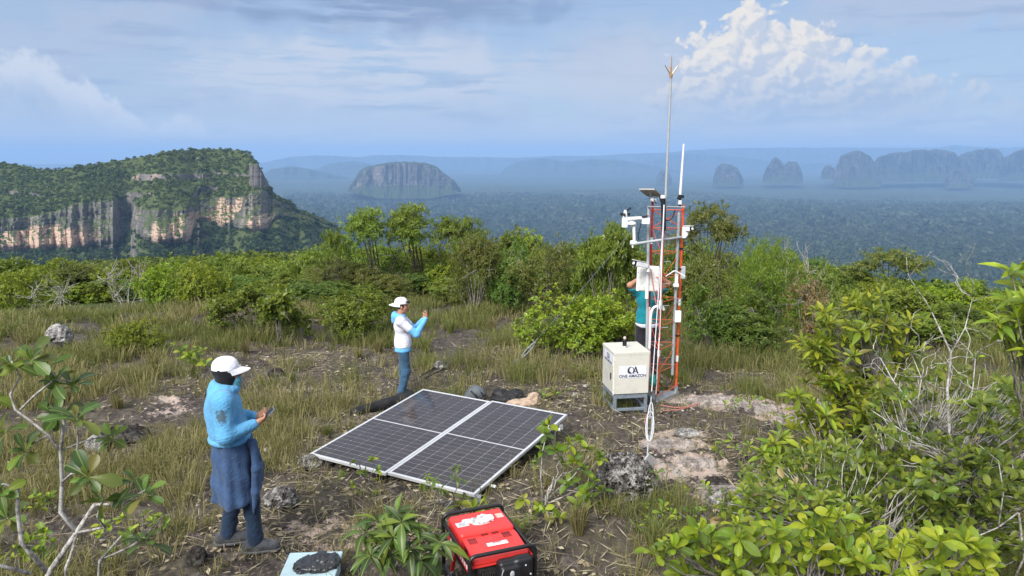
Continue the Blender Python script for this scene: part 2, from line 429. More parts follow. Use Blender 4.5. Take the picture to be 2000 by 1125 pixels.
def m_bark(name, c1, c2, lich=0.5):
    m_, t = mat(name); oc = t.n('ShaderNodeTexCoord').outputs['Object']
    n1 = t.noise(oc, 14, 5, 0.65); n2 = t.noise(oc, 45, 3, 0.6)
    col = t.mix(t.ss(t.m('ADD', n1, t.m('MULTIPLY', t.m('SUBTRACT', n2, .5), .35)), lich - .12, lich + .12), c1, c2)
    return fin(m_, t, pbr(t, col, 0.9, 0, bump(t, n2, 0.5, 0.01), 0.1))
M['bark'] = m_bark('grey_bark', (.10, .085, .07), (.27, .25, .22))
M['bark_pale'] = m_bark('pale_lichen_bark', (.13, .115, .10), (.44, .42, .39), 0.47)
M['bark_dark'] = m_bark('dark_bark', (.045, .035, .028), (.13, .115, .10), 0.55)

def m_ground():
    m_, t = mat('ground_soil')
    oc = t.n('ShaderNodeTexCoord').outputs['Object']
    geo = t.n('ShaderNodeNewGeometry')
    sx = t.n('ShaderNodeSeparateXYZ', {0: oc}); X, Y, Z = sx.outputs
    r = t.v('LENGTH', t.v('MULTIPLY', oc, (1, 1, 0)))
    flat = t.v('MULTIPLY', oc, (1, 1, 0))
    nA = t.noise(flat, 0.9, 6, 0.62); nB = t.noise(flat, 4.5, 6, 0.65); nC = t.noise(flat, 24.0, 5, 0.65); nD = t.noise(flat, 90.0, 3, 0.6)
    soil = t.ramp(nB, [(.30, (.018, .014, .012)), (.47, (.044, .035, .031)), (.60, (.095, .080, .070)), (.76, (.19, .17, .155))])
    soil = t.mix(t.ss(nC, .52, .74), soil, (.21, .18, .145))
    soil = t.mix(t.ss(nC, .46, .28), soil, (.022, .016, .013))
    # litter-brown turf between the tufts
    turf = t.mix(nC, (.05, .043, .030), (.13, .115, .075))
    soil = t.mix(t.m('MULTIPLY', t.ss(nA, .42, .62), .55), soil, turf)
    # pale sandstone showing through: shaped patches
    patches = None
    for px, py, rx, ry, s_ in ((1395, 782, 1.0, .30, 1.0), (1470, 797, .75, .3, .9), (1310, 868, .45, .35, 1.0), (1360, 905, .34, .4, 1.0), (1405, 965, .26, .5, 1.0), (1330, 845, .4, .22, .8),
                               (1290, 915, .5, .3, .7), (1545, 815, .5, .3, .8), (600, 760, .55, .28, .35), (330, 805, .4, .3, .4), (640, 1035, .9, .35, .25), (560, 700, .5, .2, .2),
                               (1265, 905, .28, .25, .9), (700, 1060, .8, .3, .2), (1420, 985, .2, .3, .9), (330, 780, .3, .2, .5)):
        c = G(px, py)
        d = t.v('LENGTH', t.v('MULTIPLY', t.v('SUBTRACT', flat, (c[0], c[1], 0)), (1 / rx, 1 / ry, 0)))
        f = t.m('MULTIPLY', t.m('SUBTRACT', 1.2, d), s_)
        patches = f if patches is None else t.m('MAXIMUM', patches, f)
    pn = t.m('ADD', patches, t.m('MULTIPLY', t.m('SUBTRACT', nB, .5), 1.7))
    pn = t.m('ADD', pn, t.m('MULTIPLY', t.m('SUBTRACT', nC, .5), 1.1))
    rock = t.mix(t.ss(nC, .4, .62), (.34, .29, .26), (.44, .32, .26))
    rock = t.mix(t.ss(nB, .55, .35), rock, (.33, .31, .29))
    soil = t.mix(t.ss(pn, .12, .42), soil, rock)
    # stones and pale flecks everywhere
    soil = t.mix(t.m('MULTIPLY', t.ss(nD, .66, .74), .45), soil, (.30, .27, .24))
    # far: scrub and forest floor
    fn = t.noise(flat, 0.03, 6, 0.7); fn2 = t.noise(flat, 0.006, 5, 0.65); fn3 = t.noise(flat, 0.0016, 4, 0.6)
    forest = t.ramp(fn, [(.3, (.024, .038, .020)), (.5, (.032, .050, .024)), (.64, (.046, .066, .03)), (.78, (.08, .095, .05))])
    forest = t.mix(t.m('MULTIPLY', t.ss(fn2, .52, .70), .5), forest, (.055, .075, .035))
    forest = t.mix(t.m('MULTIPLY', t.ss(fn3, .5, .68), .45), forest, (.016, .028, .014))
    scrub = t.mix(nA, (.030, .050, .012), (.07, .085, .022))
    col = t.mix(t.ss(r, 22.0, 34.0), soil, scrub)
    col = t.mix(t.ss(r, 300.0, 700.0), col, forest)
    # wet gloss in some hollows
    rough = t.ss(nB, .34, .52, .55, .95)
    h = t.m('ADD', t.m('MULTIPLY', nB, .6), t.m('ADD', t.m('MULTIPLY', nC, .35), t.m('MULTIPLY', nD, .12)))
    nm = t.n('ShaderNodeBump', {'Height': h, 'Strength': 0.9, 'Distance': 0.06}).outputs[0]
    return fin(m_, t, pbr(t, col, rough, 0, nm, 0.25))
M['ground'] = m_ground()

# ------------------------------------------------------------------ ground: one sheet from under the camera to the horizon
def build_ground():
    na, nr = 560, 420
    az = np.radians(np.concatenate([np.linspace(-180, -50, 30)[:-1], np.linspace(-50, 50, na), np.linspace(50, 180, 30)[1:]]))
    rr = np.concatenate([[0.0], np.geomspace(0.8, 3.5, 8)[:-1], np.geomspace(3.5, 60, nr), np.geomspace(60, 16000, 150)[1:]])
    A, R = np.meshgrid(az, rr)
    X = R * np.sin(A); Y = R * np.cos(A); Z = zground(X, Y)
    n1, n2 = A.shape
    # fine relief near the camera
    Z += sstep(R, 45, 25) * sstep(R, 3, 5) * 0.10 * (np.abs(fbm(X * 5.0, Y * 5.0, 0, 4, 41) - .5) * 2 - .28)
    V = np.stack([X, Y, Z], -1).reshape(-1, 3)
    I = np.arange(n1 * n2).reshape(n1, n2)
    F = np.stack([I[:-1, :-1], I[:-1, 1:], I[1:, 1:], I[1:, :-1]], -1).reshape(-1, 4)
    me = mesh('ground', V, F[:, ::-1], M['ground'], smooth=True)
    tag(obj('ground', me), kind='structure')
build_ground()

# ------------------------------------------------------------------ rock materials of the table mountains
def m_cliff(name, near=True, pinks=(), dscale=1.0, dark=1.0):
    m_, t = mat(name)
    oc = t.n('ShaderNodeTexCoord').outputs['Object']
    nz = t.n('ShaderNodeSeparateXYZ', {0: t.n('ShaderNodeNewGeometry').outputs['True Normal']}).outputs[2]
    S = 1.0 / dscale
    streak = t.noise(t.mapv(oc, (.085 * S, .085 * S, .014 * S)), 1.0, 6, 0.65)
    strk2 = t.noise(t.mapv(oc, (.5 * S, .5 * S, .03 * S)), 1.0, 5, 0.6)
    bed = t.noise(t.mapv(oc, (.012 * S, .012 * S, .35 * S)), 1.0, 5, 0.65)
    big = t.noise(oc, .022 * S, 5, 0.6)
    grey = t.ramp(streak, [(.30, (.085, .079, .077)), (.47, (.14, .128, .122)), (.60, (.21, .19, .175)), (.75, (.33, .30, .26))])
    grey = t.mix(t.m('MULTIPLY', t.ss(strk2, .5, .72), .38), grey, (.035, .032, .034))
    warm = t.ramp(strk2, [(.3, (.38, .26, .20)), (.5, (.52, .36, .27)), (.7, (.60, .46, .36)), (.85, (.40, .34, .28))])
    f = t.ss(big, .56, .70)
    f = t.m('MULTIPLY', f, .55)
    for c, rx, rz in pinks:
        d = t.v('LENGTH', t.v('MULTIPLY', t.v('SUBTRACT', oc, tuple(c)), (1 / rx, 0, 1 / rz)))
        e = t.ss(t.m('ADD', t.m('ADD', d, t.m('MULTIPLY', t.m('SUBTRACT', strk2, .5), .45)), t.m('MULTIPLY', t.m('SUBTRACT', bed, .5), .25)), 1.08, .88)
        f = t.m('MAXIMUM', f, e)
    col = t.mix(f, grey, warm)
    col = t.mix(t.m('MULTIPLY', t.ss(bed, .57, .66), .5), col, (.05, .046, .045))
    veg = t.mix(t.noise(oc, .12 * S, 5, .65), (.036, .056, .018), (.09, .11, .036))
    vn = t.m('ADD', nz, t.m('MULTIPLY', t.m('SUBTRACT', t.noise(oc, .09 * S, 5, .65), .5), .55))
    col = t.mix(t.ss(vn, .30, .45), col, veg)
    if dark < 1: col = t.mix(1.0, col, (dark, dark, dark), 'MULTIPLY')
    h = t.m('ADD', t.m('MULTIPLY', strk2, .5), bed)
    nm = t.n('ShaderNodeBump', {'Height': h, 'Strength': .8, 'Distance': 1.6 * dscale}).outputs[0]
    return fin(m_, t, pbr(t, col, 0.95, 0, nm, 0.1))

# ------------------------------------------------------------------ near table mountain (left)
def interp(knots, x):
    k = np.array(knots, float); return np.interp(x, k[:, 0], k[:, 1])
MESA_D = 700.0
def build_mesa():
    u = np.linspace(-420, 660, 460)
    sky_ = interp([(-420, 330), (-250, 322), (-100, 312), (0, 317), (40, 323), (85, 333), (140, 329), (200, 318), (260, 309), (300, 304), (340, 295), (380, 292), (430, 291), (468, 294),
                   (487, 302), (500, 316), (512, 338), (522, 360), (533, 382), (548, 392), (566, 396), (580, 412), (600, 419), (640, 436), (660, 446)], u)
    top = interp([(-420, 432), (0, 428), (60, 424), (110, 414), (150, 398), (225, 392), (240, 402), (256, 412), (264, 412), (300, 410), (340, 413), (380, 408), (392, 390), (420, 386), (470, 386), (500, 374),
                  (520, 372), (535, 388), (560, 398), (580, 414), (600, 421), (640, 438), (660, 448)], u)
    bot = interp([(-420, 500), (0, 492), (60, 491), (160, 488), (230, 486), (240, 470), (252, 455), (262, 440), (268, 456), (285, 472), (310, 479), (350, 479), (372, 470), (381, 440), (386, 430), (410, 434),
                  (440, 446), (470, 448), (500, 452), (520, 452), (530, 436), (545, 425), (575, 428), (600, 430), (640, 446), (660, 455)], u)
    # depth of the cliff foot: blocks stand forward, gullies go back
    dep = interp([(-420, 640), (-200, 655), (0, 672), (120, 690), (220, 700), (234, 728), (256, 738), (266, 692), (282, 664), (305, 650), (335, 645), (362, 654), (378, 684), (390, 718), (430, 714), (480, 702), (510, 705), (530, 726),
                  (560, 750), (600, 770), (660, 800)], u)
    dep = dep + (fbm(u / 26.0, 0 * u, 0, 3, 5) - .5) * 26 + (fbm(u / 7.0, 0 * u, 3, 3, 15) - .5) * 6
    rows = []; kinds = []
    nT, nC, nS, nB = 16, 64, 60, 8
    for i in range(nT):                                  # talus below the cliff
        q = i / nT; py = 560 + (bot - 560) * q; D = dep - 90 * (1 - q) ** 1.0
        rows.append((py, D)); kinds.append(0)
    for i in range(nC):                                  # cliff, slightly bulging, with ledges
        q = i / (nC - 1); py = bot + (top - bot) * q
        led = np.floor(q * 6 + fbm(u / 40., q * 2, 0, 2, 8) * 2.5) * 2.6 * (1 - .88 * (sstep(u, 5, 20) * sstep(u, 180, 165) + sstep(u, 292, 305) * sstep(u, 380, 368)) * (q < .62))
        bulge = -9.0 * np.sin(np.pi * min(1, q * 1.15)) * sstep(np.abs(u - 322), 62, 40)
        D = dep + led + 5 * q + bulge + (fbm(u / 12., q * 4.5, 0, 4, 12) - .5) * 9 + (np.abs(fbm(u / 4.5, q * 3.0, 5, 2, 14) - .5)) * 4 - 5 * sstep(q, 0, .2) * (1 - sstep(q, .2, .6))
        rows.append((py, D)); kinds.append(1)
    DT = rows[-1][1]
    ker = np.hanning(61); ker /= ker.sum(); DTs = np.convolve(np.pad(DT, 30, 'edge'), ker, 'valid')
    for i in range(1, nS):                               # vegetated upper slope
        q = i / (nS - 1); py = top + (sky_ - top) * q
        vert = np.maximum(top - sky_, 1.0) * MESA_D / FPX
        g = q + 0.055 * np.sin(q * 19 + u / 70.) * q * (1 - q) * 4
        D = DT + (DTs - DT) * sstep(q, 0, .3) + vert * 1.75 * g + 16 * q
        band = np.exp(-((py - 345) / 6.0) ** 2) * sstep(u, 255, 290) * sstep(u, 425, 395)
        D = D - 0 * band
        rows.append((py, D)); kinds.append(2)
    DS = rows[-1][1]
    V = [np.array([at(a, b, c) for a, b, c in zip(u, np.broadcast_to(r[0], u.shape), r[1])]) for r in rows]
    # a dark ledge cut into the upper slope: pull those rows to one depth so they stand as a wall
    last = V[-1]
    for i in range(1, nB):
        q = i / (nB - 1); d = last.copy(); d[:, 1] += 260 * q; d[:, 0] *= 1 + 260 * q / last[:, 1] * 0.9; d[:, 2] += -90 * q * q + 2 * math.sin(q * 5); V.append(d); kinds.append(3)
    V = np.array(V); n1, n2 = V.shape[:2]
    K = np.array(kinds)
    # flatten the depth gain across the ledge band
    pyc = np.array([np.broadcast_to(r[0], u.shape) for r in rows])
    for j in range(n2):
        if 268 < u[j] < 412 or 486 < u[j] < 524:
            lo, hi = (353, 339) if u[j] < 420 else (368, 322)
            ii = np.where((K[:len(rows)] == 2) & (pyc[:, j] < lo) & (pyc[:, j] > hi))[0]
            if len(ii) > 2:
                d0 = V[ii[0], j, 1]; gain = V[ii[-1], j, 1] - d0
                for q_, i in enumerate(ii): V[i, j] = at(u[j], pyc[i, j], d0 + 2.5 * q_ / len(ii))
    # irregular relief
    nse = (fbm(V[..., 0] / 16, V[..., 2] / 16, V[..., 1] / 16, 3, 51) - .5)
    V[..., 1] += nse * np.where(K == 1, 5, 7)[:, None]
    I = np.arange(n1 * n2).reshape(n1, n2)
    F = np.stack([I[:-1, :-1], I[:-1, 1:], I[1:, 1:], I[1:, :-1]], -1).reshape(-1, 4)
    pinks = [(at(92, 467, MESA_D - 10), 39, 13.0), (at(338, 453, MESA_D - 45), 19, 14.5), (at(500, 436, 705), 8, 8), (at(412, 405, 712), 6, 9), (at(430, 420, 712), 10, 9), (at(455, 398, 712), 5, 9)]
    me = mesh('table_mountain', V.reshape(-1, 3), F, m_cliff('mesa_cliff_rock', True, pinks), smooth=False)
    o = obj('table_mountain', me); tag(o, 'green topped table mountain with streaked grey and pink cliffs on the left', 'mountain', kind='structure')
    o['kind'] = 'structure'
    return V, K, u
MESA_V, MESA_K, MESA_U = build_mesa()

def clump_cloud(name, P, S, mat_, nq=26, seed=1, flat=0.75, lo=.25, hi=.55):
    """many small leafy crowns joined: each crown is a ball of randomly turned leaf-mass triangles"""
    r = np.random.default_rng(seed); n = len(P)
    d = r.normal(size=(n, nq, 3)); d /= np.linalg.norm(d, axis=-1, keepdims=True)
    d[..., 2] = np.abs(d[..., 2]) * 1.0 - .15
    rad = r.uniform(.55, 1.0, (n, nq, 1)); C = d * rad; C[..., 2] *= flat; C[..., 2] += .35
    C = P[:, None] + C * S[:, None, None]
    nrm = d + r.normal(size=d.shape) * .45; nrm /= np.linalg.norm(nrm, axis=-1, keepdims=True)
    a = np.cross(nrm, r.normal(size=d.shape)); a /= np.linalg.norm(a, axis=-1, keepdims=True); b = np.cross(nrm, a)
    s = r.uniform(lo, hi, (n, nq, 1)) * S[:, None, None]
    V = np.stack([C + a * s, C - a * s * .5 + b * s * .87, C - a * s * .5 - b * s * .87], 2).reshape(-1, 3)
    F = np.arange(len(V)).reshape(-1, 3)
    tone = np.repeat((r.uniform(0, 1, (n, 1)) * .75 + r.uniform(0, .25, (n, nq))).ravel(), 3)
    return obj(name, mesh(name, V, F, mat_, rnd=np.clip(tone, 0, .999)))
def m_far_leaf(name, cols):
    m_, t = mat(name)
    a = t.n('ShaderNodeAttribute', attribute_name='rnd').outputs['Fac']
    col = t.ramp(a, [(i / (len(cols) - 1), c) for i, c in enumerate(cols)])
    d = pbr(t, col, 0.8, 0, None, 0.1); tr = t.n('ShaderNodeBsdfTranslucent', {'Color': col}).outputs[0]
    return fin(m_, t, t.n('ShaderNodeMixShader', {0: .3, 1: d, 2: tr}).outputs[0])
M['far_leaf'] = m_far_leaf('far_foliage', [(.034, .056, .018), (.058, .088, .024), (.092, .125, .034), (.14, .165, .05)])
M['scrub_leaf'] = m_far_leaf('plateau_foliage', [(.045, .072, .016), (.075, .115, .022), (.125, .165, .03), (.19, .21, .05)])
M['far_leaf_dark'] = m_far_leaf('far_foliage_dark', [(.018, .036, .014), (.03, .056, .019), (.05, .08, .026), (.08, .105, .036)])
M['valley_leaf'] = m_far_leaf('valley_canopy', [(.032, .050, .026), (.042, .064, .031), (.056, .080, .038), (.13, .145, .09)])

def scatter_mesa():
    r = np.random.default_rng(3); P = []; S = []; P2 = []; S2 = []
    n1, n2 = MESA_V.shape[:2]
    cnt = 0
    for k, dens in ((2, 6200), (0, 2600), (3, 400), (1, 170)):
        ii = np.where(MESA_K == k)[0]; ii = ii[ii < n1 - 1]
        i = r.choice(ii, dens * 2); j = r.integers(0, n2 - 1, dens * 2)
        fu, fv = r.uniform(0, 1, (2, dens * 2, 1))
        p = (MESA_V[i, j] * (1 - fu) + MESA_V[i, j + 1] * fu) * (1 - fv) + (MESA_V[i + 1, j] * (1 - fu) + MESA_V[i + 1, j + 1] * fu) * fv
        e1 = MESA_V[i, j + 1] - MESA_V[i, j]; e2 = MESA_V[i + 1, j] - MESA_V[i, j]
        nn = np.cross(e1, e2); nn /= np.linalg.norm(nn, axis=1, keepdims=True) + 1e-9
        ok = (np.abs(nn[:, 2]) > (.25 if k != 1 else .45)) & (r.uniform(0, 1, dens * 2) < .25 + 1.1 * fbm(p[:, 0] / 22, p[:, 1] / 22, 0, 3, 4))
        p = p[ok][:dens]; s = r.uniform(1.0, 2.5, len(p)) * np.where(r.uniform(0, 1, len(p)) < .08, 1.5, 1)
        if k == 0: P2.append(p); S2.append(s * 1.5)
        else: P.append(p); S.append(s if k != 1 else s * .8)
    o = clump_cloud('mesa_scrub', np.concatenate(P), np.concatenate(S), M['far_leaf'], 22, 5); tag(o, kind='stuff')
    o = clump_cloud('mesa_foot_forest', np.concatenate(P2), np.concatenate(S2), M['far_leaf_dark'], 30, 6); tag(o, kind='stuff')
scatter_mesa()

# ------------------------------------------------------------------ far table mountains, rocks and ridges
def massif(name, knots, base, D, foot, cliff=.55, label=None, step=4, mat_=None, back=None, rough=1.0, seed=1, depth=None):
    """loft of a mountain: skyline knots (photo px), foot line (photo px y or knots), distance, horizontal run of the talus"""
    x0, x1 = knots[0][0], knots[-1][0]
    u = np.linspace(x0, x1, max(12, int((x1 - x0) / step)))
    sk = interp(knots, u) + (fbm(u / 9., 0 * u, 0, 4, seed) - .5) * 3.0 * rough
    bs = np.full_like(u, base) if np.isscalar(base) else interp(base, u)
    H = np.maximum(bs - sk, .5) * D / FPX
    rows = []
    nr = 22
    edge = np.sin(np.clip((u - x0) / (x1 - x0), 0, 1) * np.pi) ** .5
    dz = (fbm(u / 14., 0 * u, 0, 4, seed + 5) - .5) * foot * .9
    for i in range(nr):
        q = i / (nr - 1)
        if q < 1 - cliff: run = -foot * (1 - q / (1 - cliff))
        else: run = 0 + 0.10 * foot * (q - 1 + cliff) / max(cliff, .01)
        D_ = D + run - edge * foot * .7 + foot * .7 + dz + (fbm(u / 6., q * 3, 0, 4, seed + 9) - .5) * foot * .5 * rough
        rows.append(np.array([at(a, b, c) for a, b, c in zip(u, bs + (sk - bs) * q, D_)]))
    last = rows[-1]; dp = depth or foot * 3
    for q in (.3, .7, 1.0):
        b = last.copy(); b[:, 1] += dp * q; b[:, 0] *= 1 + dp * q / last[:, 1]
        b[:, 2] = last[:, 2] + H * (.05 * math.sin(q * 3) - .95 * (q > .9)); rows.append(b)
    V = np.array(rows); n1, n2 = V.shape[:2]
    I = np.arange(n1 * n2).reshape(n1, n2)
    F = np.stack([I[:-1, :-1], I[:-1, 1:], I[1:, 1:], I[1:, :-1]], -1).reshape(-1, 4)
    o = obj(name, mesh(name, V.reshape(-1, 3), F, mat_, smooth=False)); o['kind'] = 'structure'
    if label: o['label'] = label
    return o
M['far_rock'] = m_cliff('far_cliff_rock', False, (), 5.0, .62)
def m_ridge():
    m_, t = mat('forested_ridge'); oc = t.n('ShaderNodeTexCoord').outputs['Object']
    n = t.noise(oc, .01, 6, .7); col = t.mix(n, (.014, .026, .012), (.05, .065, .03))
    return fin(m_, t, pbr(t, col, .95, 0, None, .1))
M['ridge'] = m_ridge()
massif('table_mountain', [(680, 372), (694, 352), (702, 338), (715, 330), (745, 323), (790, 319), (830, 321), (850, 328), (868, 342), (886, 356), (900, 374)], [(680, 374), (740, 388), (840, 388), (900, 376)], 4300, 130, .62,
       'flat domed table mountain with a pale cliff band in the valley', 3, M['far_rock'], seed=11, depth=500)
RK = [([(1393, 352), (1398, 330), (1410, 322), (1428, 322), (1440, 330), (1448, 345), (1452, 354)], 356, 8200, 60, 'smallest pale rock tower left of the twin peaked rock'),
      ([(1490, 348), (1497, 330), (1508, 314), (1516, 309), (1526, 316), (1532, 326), (1540, 317), (1556, 319), (1564, 332), (1568, 348)], 349, 8300, 60, 'twin peaked rock tower with a notch in the valley'),
      ([(1604, 338), (1610, 328), (1620, 324), (1630, 330), (1634, 340)], 341, 8600, 40, 'low dark knob left of the large domed rock'),
      ([(1628, 352), (1634, 325), (1642, 307), (1660, 299), (1682, 298), (1698, 306), (1708, 318), (1714, 340), (1722, 354)], 357, 8000, 90, 'large domed rock massif with pale cliff foot'),
      ([(1702, 330), (1712, 309), (1740, 301), (1790, 296), (1840, 294), (1862, 300), (1880, 312), (1905, 330)], 346, 8600, 160, 'long flat topped table mountain behind the domed rock'),
      ([(1846, 356), (1852, 340), (1866, 332), (1884, 332), (1894, 342), (1900, 356)], 359, 7800, 40, 'small pale rock in front of the long table mountain'),
      ([(1862, 330), (1874, 304), (1895, 297), (1925, 293), (1950, 295), (1960, 306), (1968, 330)], 340, 8800, 140, 'squarish table mountain towards the right edge'),
      ([(1950, 335), (1962, 308), (1985, 296), (2020, 286), (2120, 286), (2260, 300), (2300, 340)], 345, 8400, 200, 'table mountain cut off by the right edge'),
      ([(1282, 350), (1288, 338), (1296, 334), (1306, 339), (1312, 350)], 352, 9000, 40, 'tiny rock far behind the lattice tower')]
for kn, b, D, ft, lb in RK: massif('rock_massif', kn, b + 9, D * .74, ft * 2.2, .70, lb, 2.2, M['far_rock'], seed=int(kn[0][0]), depth=400, rough=1.9)
RIDGES = [([(505, 350), (530, 333), (570, 327), (620, 336), (650, 342), (690, 352)], 362, 7800, 400, 'low forested hill behind the left table mountain'),
          ([(600, 340), (640, 322), (690, 317), (740, 325), (800, 335), (860, 348)], 356, 9800, 500, 'blue hill behind the domed table mountain'),
          ([(975, 345), (985, 330), (1010, 318), (1060, 310), (1110, 318), (1150, 312), (1210, 314), (1260, 322), (1330, 335)], 346, 10500, 600, 'long blue table ridge in the middle distance'),
          ([(1230, 345), (1260, 318), (1310, 304), (1370, 302), (1440, 308), (1500, 314), (1560, 320), (1640, 320), (1760, 318), (1900, 310), (2100, 300), (2300, 300)], 348, 12000, 800, 'blue table ridge behind the rock towers'),
          ([(-900, 322), (-300, 318), (100, 322), (400, 322), (515, 319), (560, 309), (610, 305), (660, 306), (700, 309), (730, 305), (790, 304), (850, 308), (930, 308), (1010, 310), (1080, 306), (1160, 306), (1220, 302), (1300, 300),
            (1350, 295), (1430, 291), (1520, 290), (1640, 290), (1760, 290), (1830, 290), (1866, 285), (1900, 288), (1960, 290), (2100, 288), (2500, 292), (2900, 300)], 345, 14500, 1200, 'farthest blue ridge along the horizon')]
for kn, b, D, ft, lb in RIDGES: massif('ridge', kn, b, D, ft, .35, lb, 8, M['ridge'], seed=int(abs(kn[0][0])) + 3, rough=.5, depth=900)

# ------------------------------------------------------------------ valley forest canopy, plateau scrub on the left
def scatter_valley():
    r = np.random.default_rng(12)
    out = []; sz = []
    for r0, r1, n, s0, s1 in ((650, 1500, 15000, 3.5, 8), (1500, 2800, 15000, 5, 11), (2800, 6000, 14000, 9, 20)):
        az = np.radians(r.uniform(-17, 37, n)); d = np.sqrt(r.uniform(r0 ** 2, r1 ** 2, n))
        x, y = d * np.sin(az), d * np.cos(az); out.append(np.stack([x, y, zground(x, y) - 1], 1)); sz.append(r.uniform(s0, s1, n) * (.5 + fbm(x / 120, y / 120, 0, 3, 8)) * sstep(d, 6100, 3400))
    o = clump_cloud('valley_forest', np.concatenate(out), np.concatenate(sz), M['valley_leaf'], 9, 8, .8, .5, .85); tag(o, kind='stuff')
    # scrub on the falling plateau between the clearing and the table mountain, and on the slope at the right
    n = 5200; az = np.radians(r.uniform(-42, -3, n)); d = 38 * np.exp(r.uniform(0, 1, n) ** .8 * math.log(520 / 38))
    x, y = d * np.sin(az), d * np.cos(az)
    n = 1800; az2 = np.radians(r.uniform(-6, 42, n)); d2 = 36 * np.exp(r.uniform(0, 1, n) * math.log(400 / 36))
    x = np.concatenate([x, d2 * np.sin(az2)]); y = np.concatenate([y, d2 * np.cos(az2)]); dd = np.hypot(x, y)
    s = r.uniform(.5, 1.25, len(x)) * np.clip(dd / 90, .75, 2.0)
    o = clump_cloud('plateau_scrub', np.stack([x, y, zground(x, y)], 1), s, M['scrub_leaf'], 46, 9, .8, .12, .3); tag(o, kind='stuff')
scatter_valley()

# ------------------------------------------------------------------ humid air
def build_haze():
    m_, t = mat('humid_air')
    v = t.n('ShaderNodeVolumePrincipled', {'Color': (.37, .61, 1.0, 1), 'Density': 1.3e-4, 'Anisotropy': 0.0})
    t.n('ShaderNodeOutputMaterial', {1: v.outputs[0]})
    b = MB(); zlo, zhi = VALLEY - 60, 262.0
    b.box((0, 7000, (zlo + zhi) / 2), (36000, 24000 + 10000, zhi - zlo))
    o = b.build('haze', m_); tag(o, kind='stuff')
build_haze()

# ------------------------------------------------------------------ vegetation builders
def nrm(a): return a / (np.linalg.norm(a, axis=-1, keepdims=True) + 1e-12)
def leaves(P, D, N, L, W, droop=.25, hi=False, tone=None, r=RNG):
    """leaf blades: base P, direction D, face normal N, length L, width W; lo = 2 triangles, hi = 12"""
    n = len(P); D = nrm(D); S = nrm(np.cross(N, D)); N = np.cross(D, S)
    L = np.broadcast_to(L, (n,))[:, None]; W = np.broadcast_to(W, (n,))[:, None]
    if tone is None: tone = r.uniform(0, 1, n)
    if not hi:
        mid = P + D * L * .55 - N * L * .02
        V = np.stack([P, mid + S * W * .5 + N * W * .10, P + D * L - N * L * droop * .6, mid - S * W * .5 + N * W * .10], 1)
        F = (np.arange(n)[:, None, None] * 4 + np.array([(0, 1, 2), (0, 2, 3)])[None]).reshape(-1, 3)
        return V.reshape(-1, 3), F, np.repeat(tone, 4)
    ts = (0.0, .18, .42, .68, .88, 1.0); ws = (.10, .42, .92, 1.0, .58, .04); rows = []
    for t_, w_ in zip(ts, ws):
        c = P + D * L * t_ - N * L * droop * t_ * t_
        rows += [c + S * W * .5 * w_ + N * W * .13 * w_, c, c - S * W * .5 * w_ + N * W * .13 * w_]
    V = np.stack(rows, 1); f = []
    for i in range(5):
        for j in range(2):
            a = i * 3 + j; f += [(a, a + 3, a + 4), (a, a + 4, a + 1)]
    F = (np.arange(n)[:, None, None] * 18 + np.array(f)[None]).reshape(-1, 3)
    return V.reshape(-1, 3), F, np.repeat(tone, 18)
def cat(parts):
    V = []; F = []; T = []; o = 0
    for v, f, t_ in parts: V.append(v); F.append(f + o); T.append(t_); o += len(v)
    return np.concatenate(V), np.concatenate(F), np.concatenate(T)
def rosette_dirs(P, D, k, r, lo=.5, hi=1.6):
    """k leaf directions around every axis"""
    n = len(P); D = nrm(D); A = nrm(np.cross(D, r.normal(size=D.shape))); B = np.cross(D, A)
    ph = (np.arange(k)[None] * 2.399 + r.uniform(0, 6.28, (n, 1)) + r.normal(0, .25, (n, k)))
    th = np.linspace(lo, hi, k)[None] + r.normal(0, .18, (n, k))
    R = np.cos(ph)[..., None] * A[:, None] + np.sin(ph)[..., None] * B[:, None]
    dr = np.cos(th)[..., None] * D[:, None] + np.sin(th)[..., None] * R
    nn = np.sin(th)[..., None] * D[:, None] - np.cos(th)[..., None] * R
    PP = np.repeat(P[:, None], k, 1)
    return PP.reshape(-1, 3), dr.reshape(-1, 3), nn.reshape(-1, 3), ph.shape
def wig(a, b, n, amp, r):
    a = np.array(a, float); b = np.array(b, float); t_ = np.linspace(0, 1, n)[:, None]
    p = a + (b - a) * t_; o = np.cumsum(r.normal(0, amp, (n, 3)), 0); o -= o[0]; o -= t_ * o[-1]
    return p + o
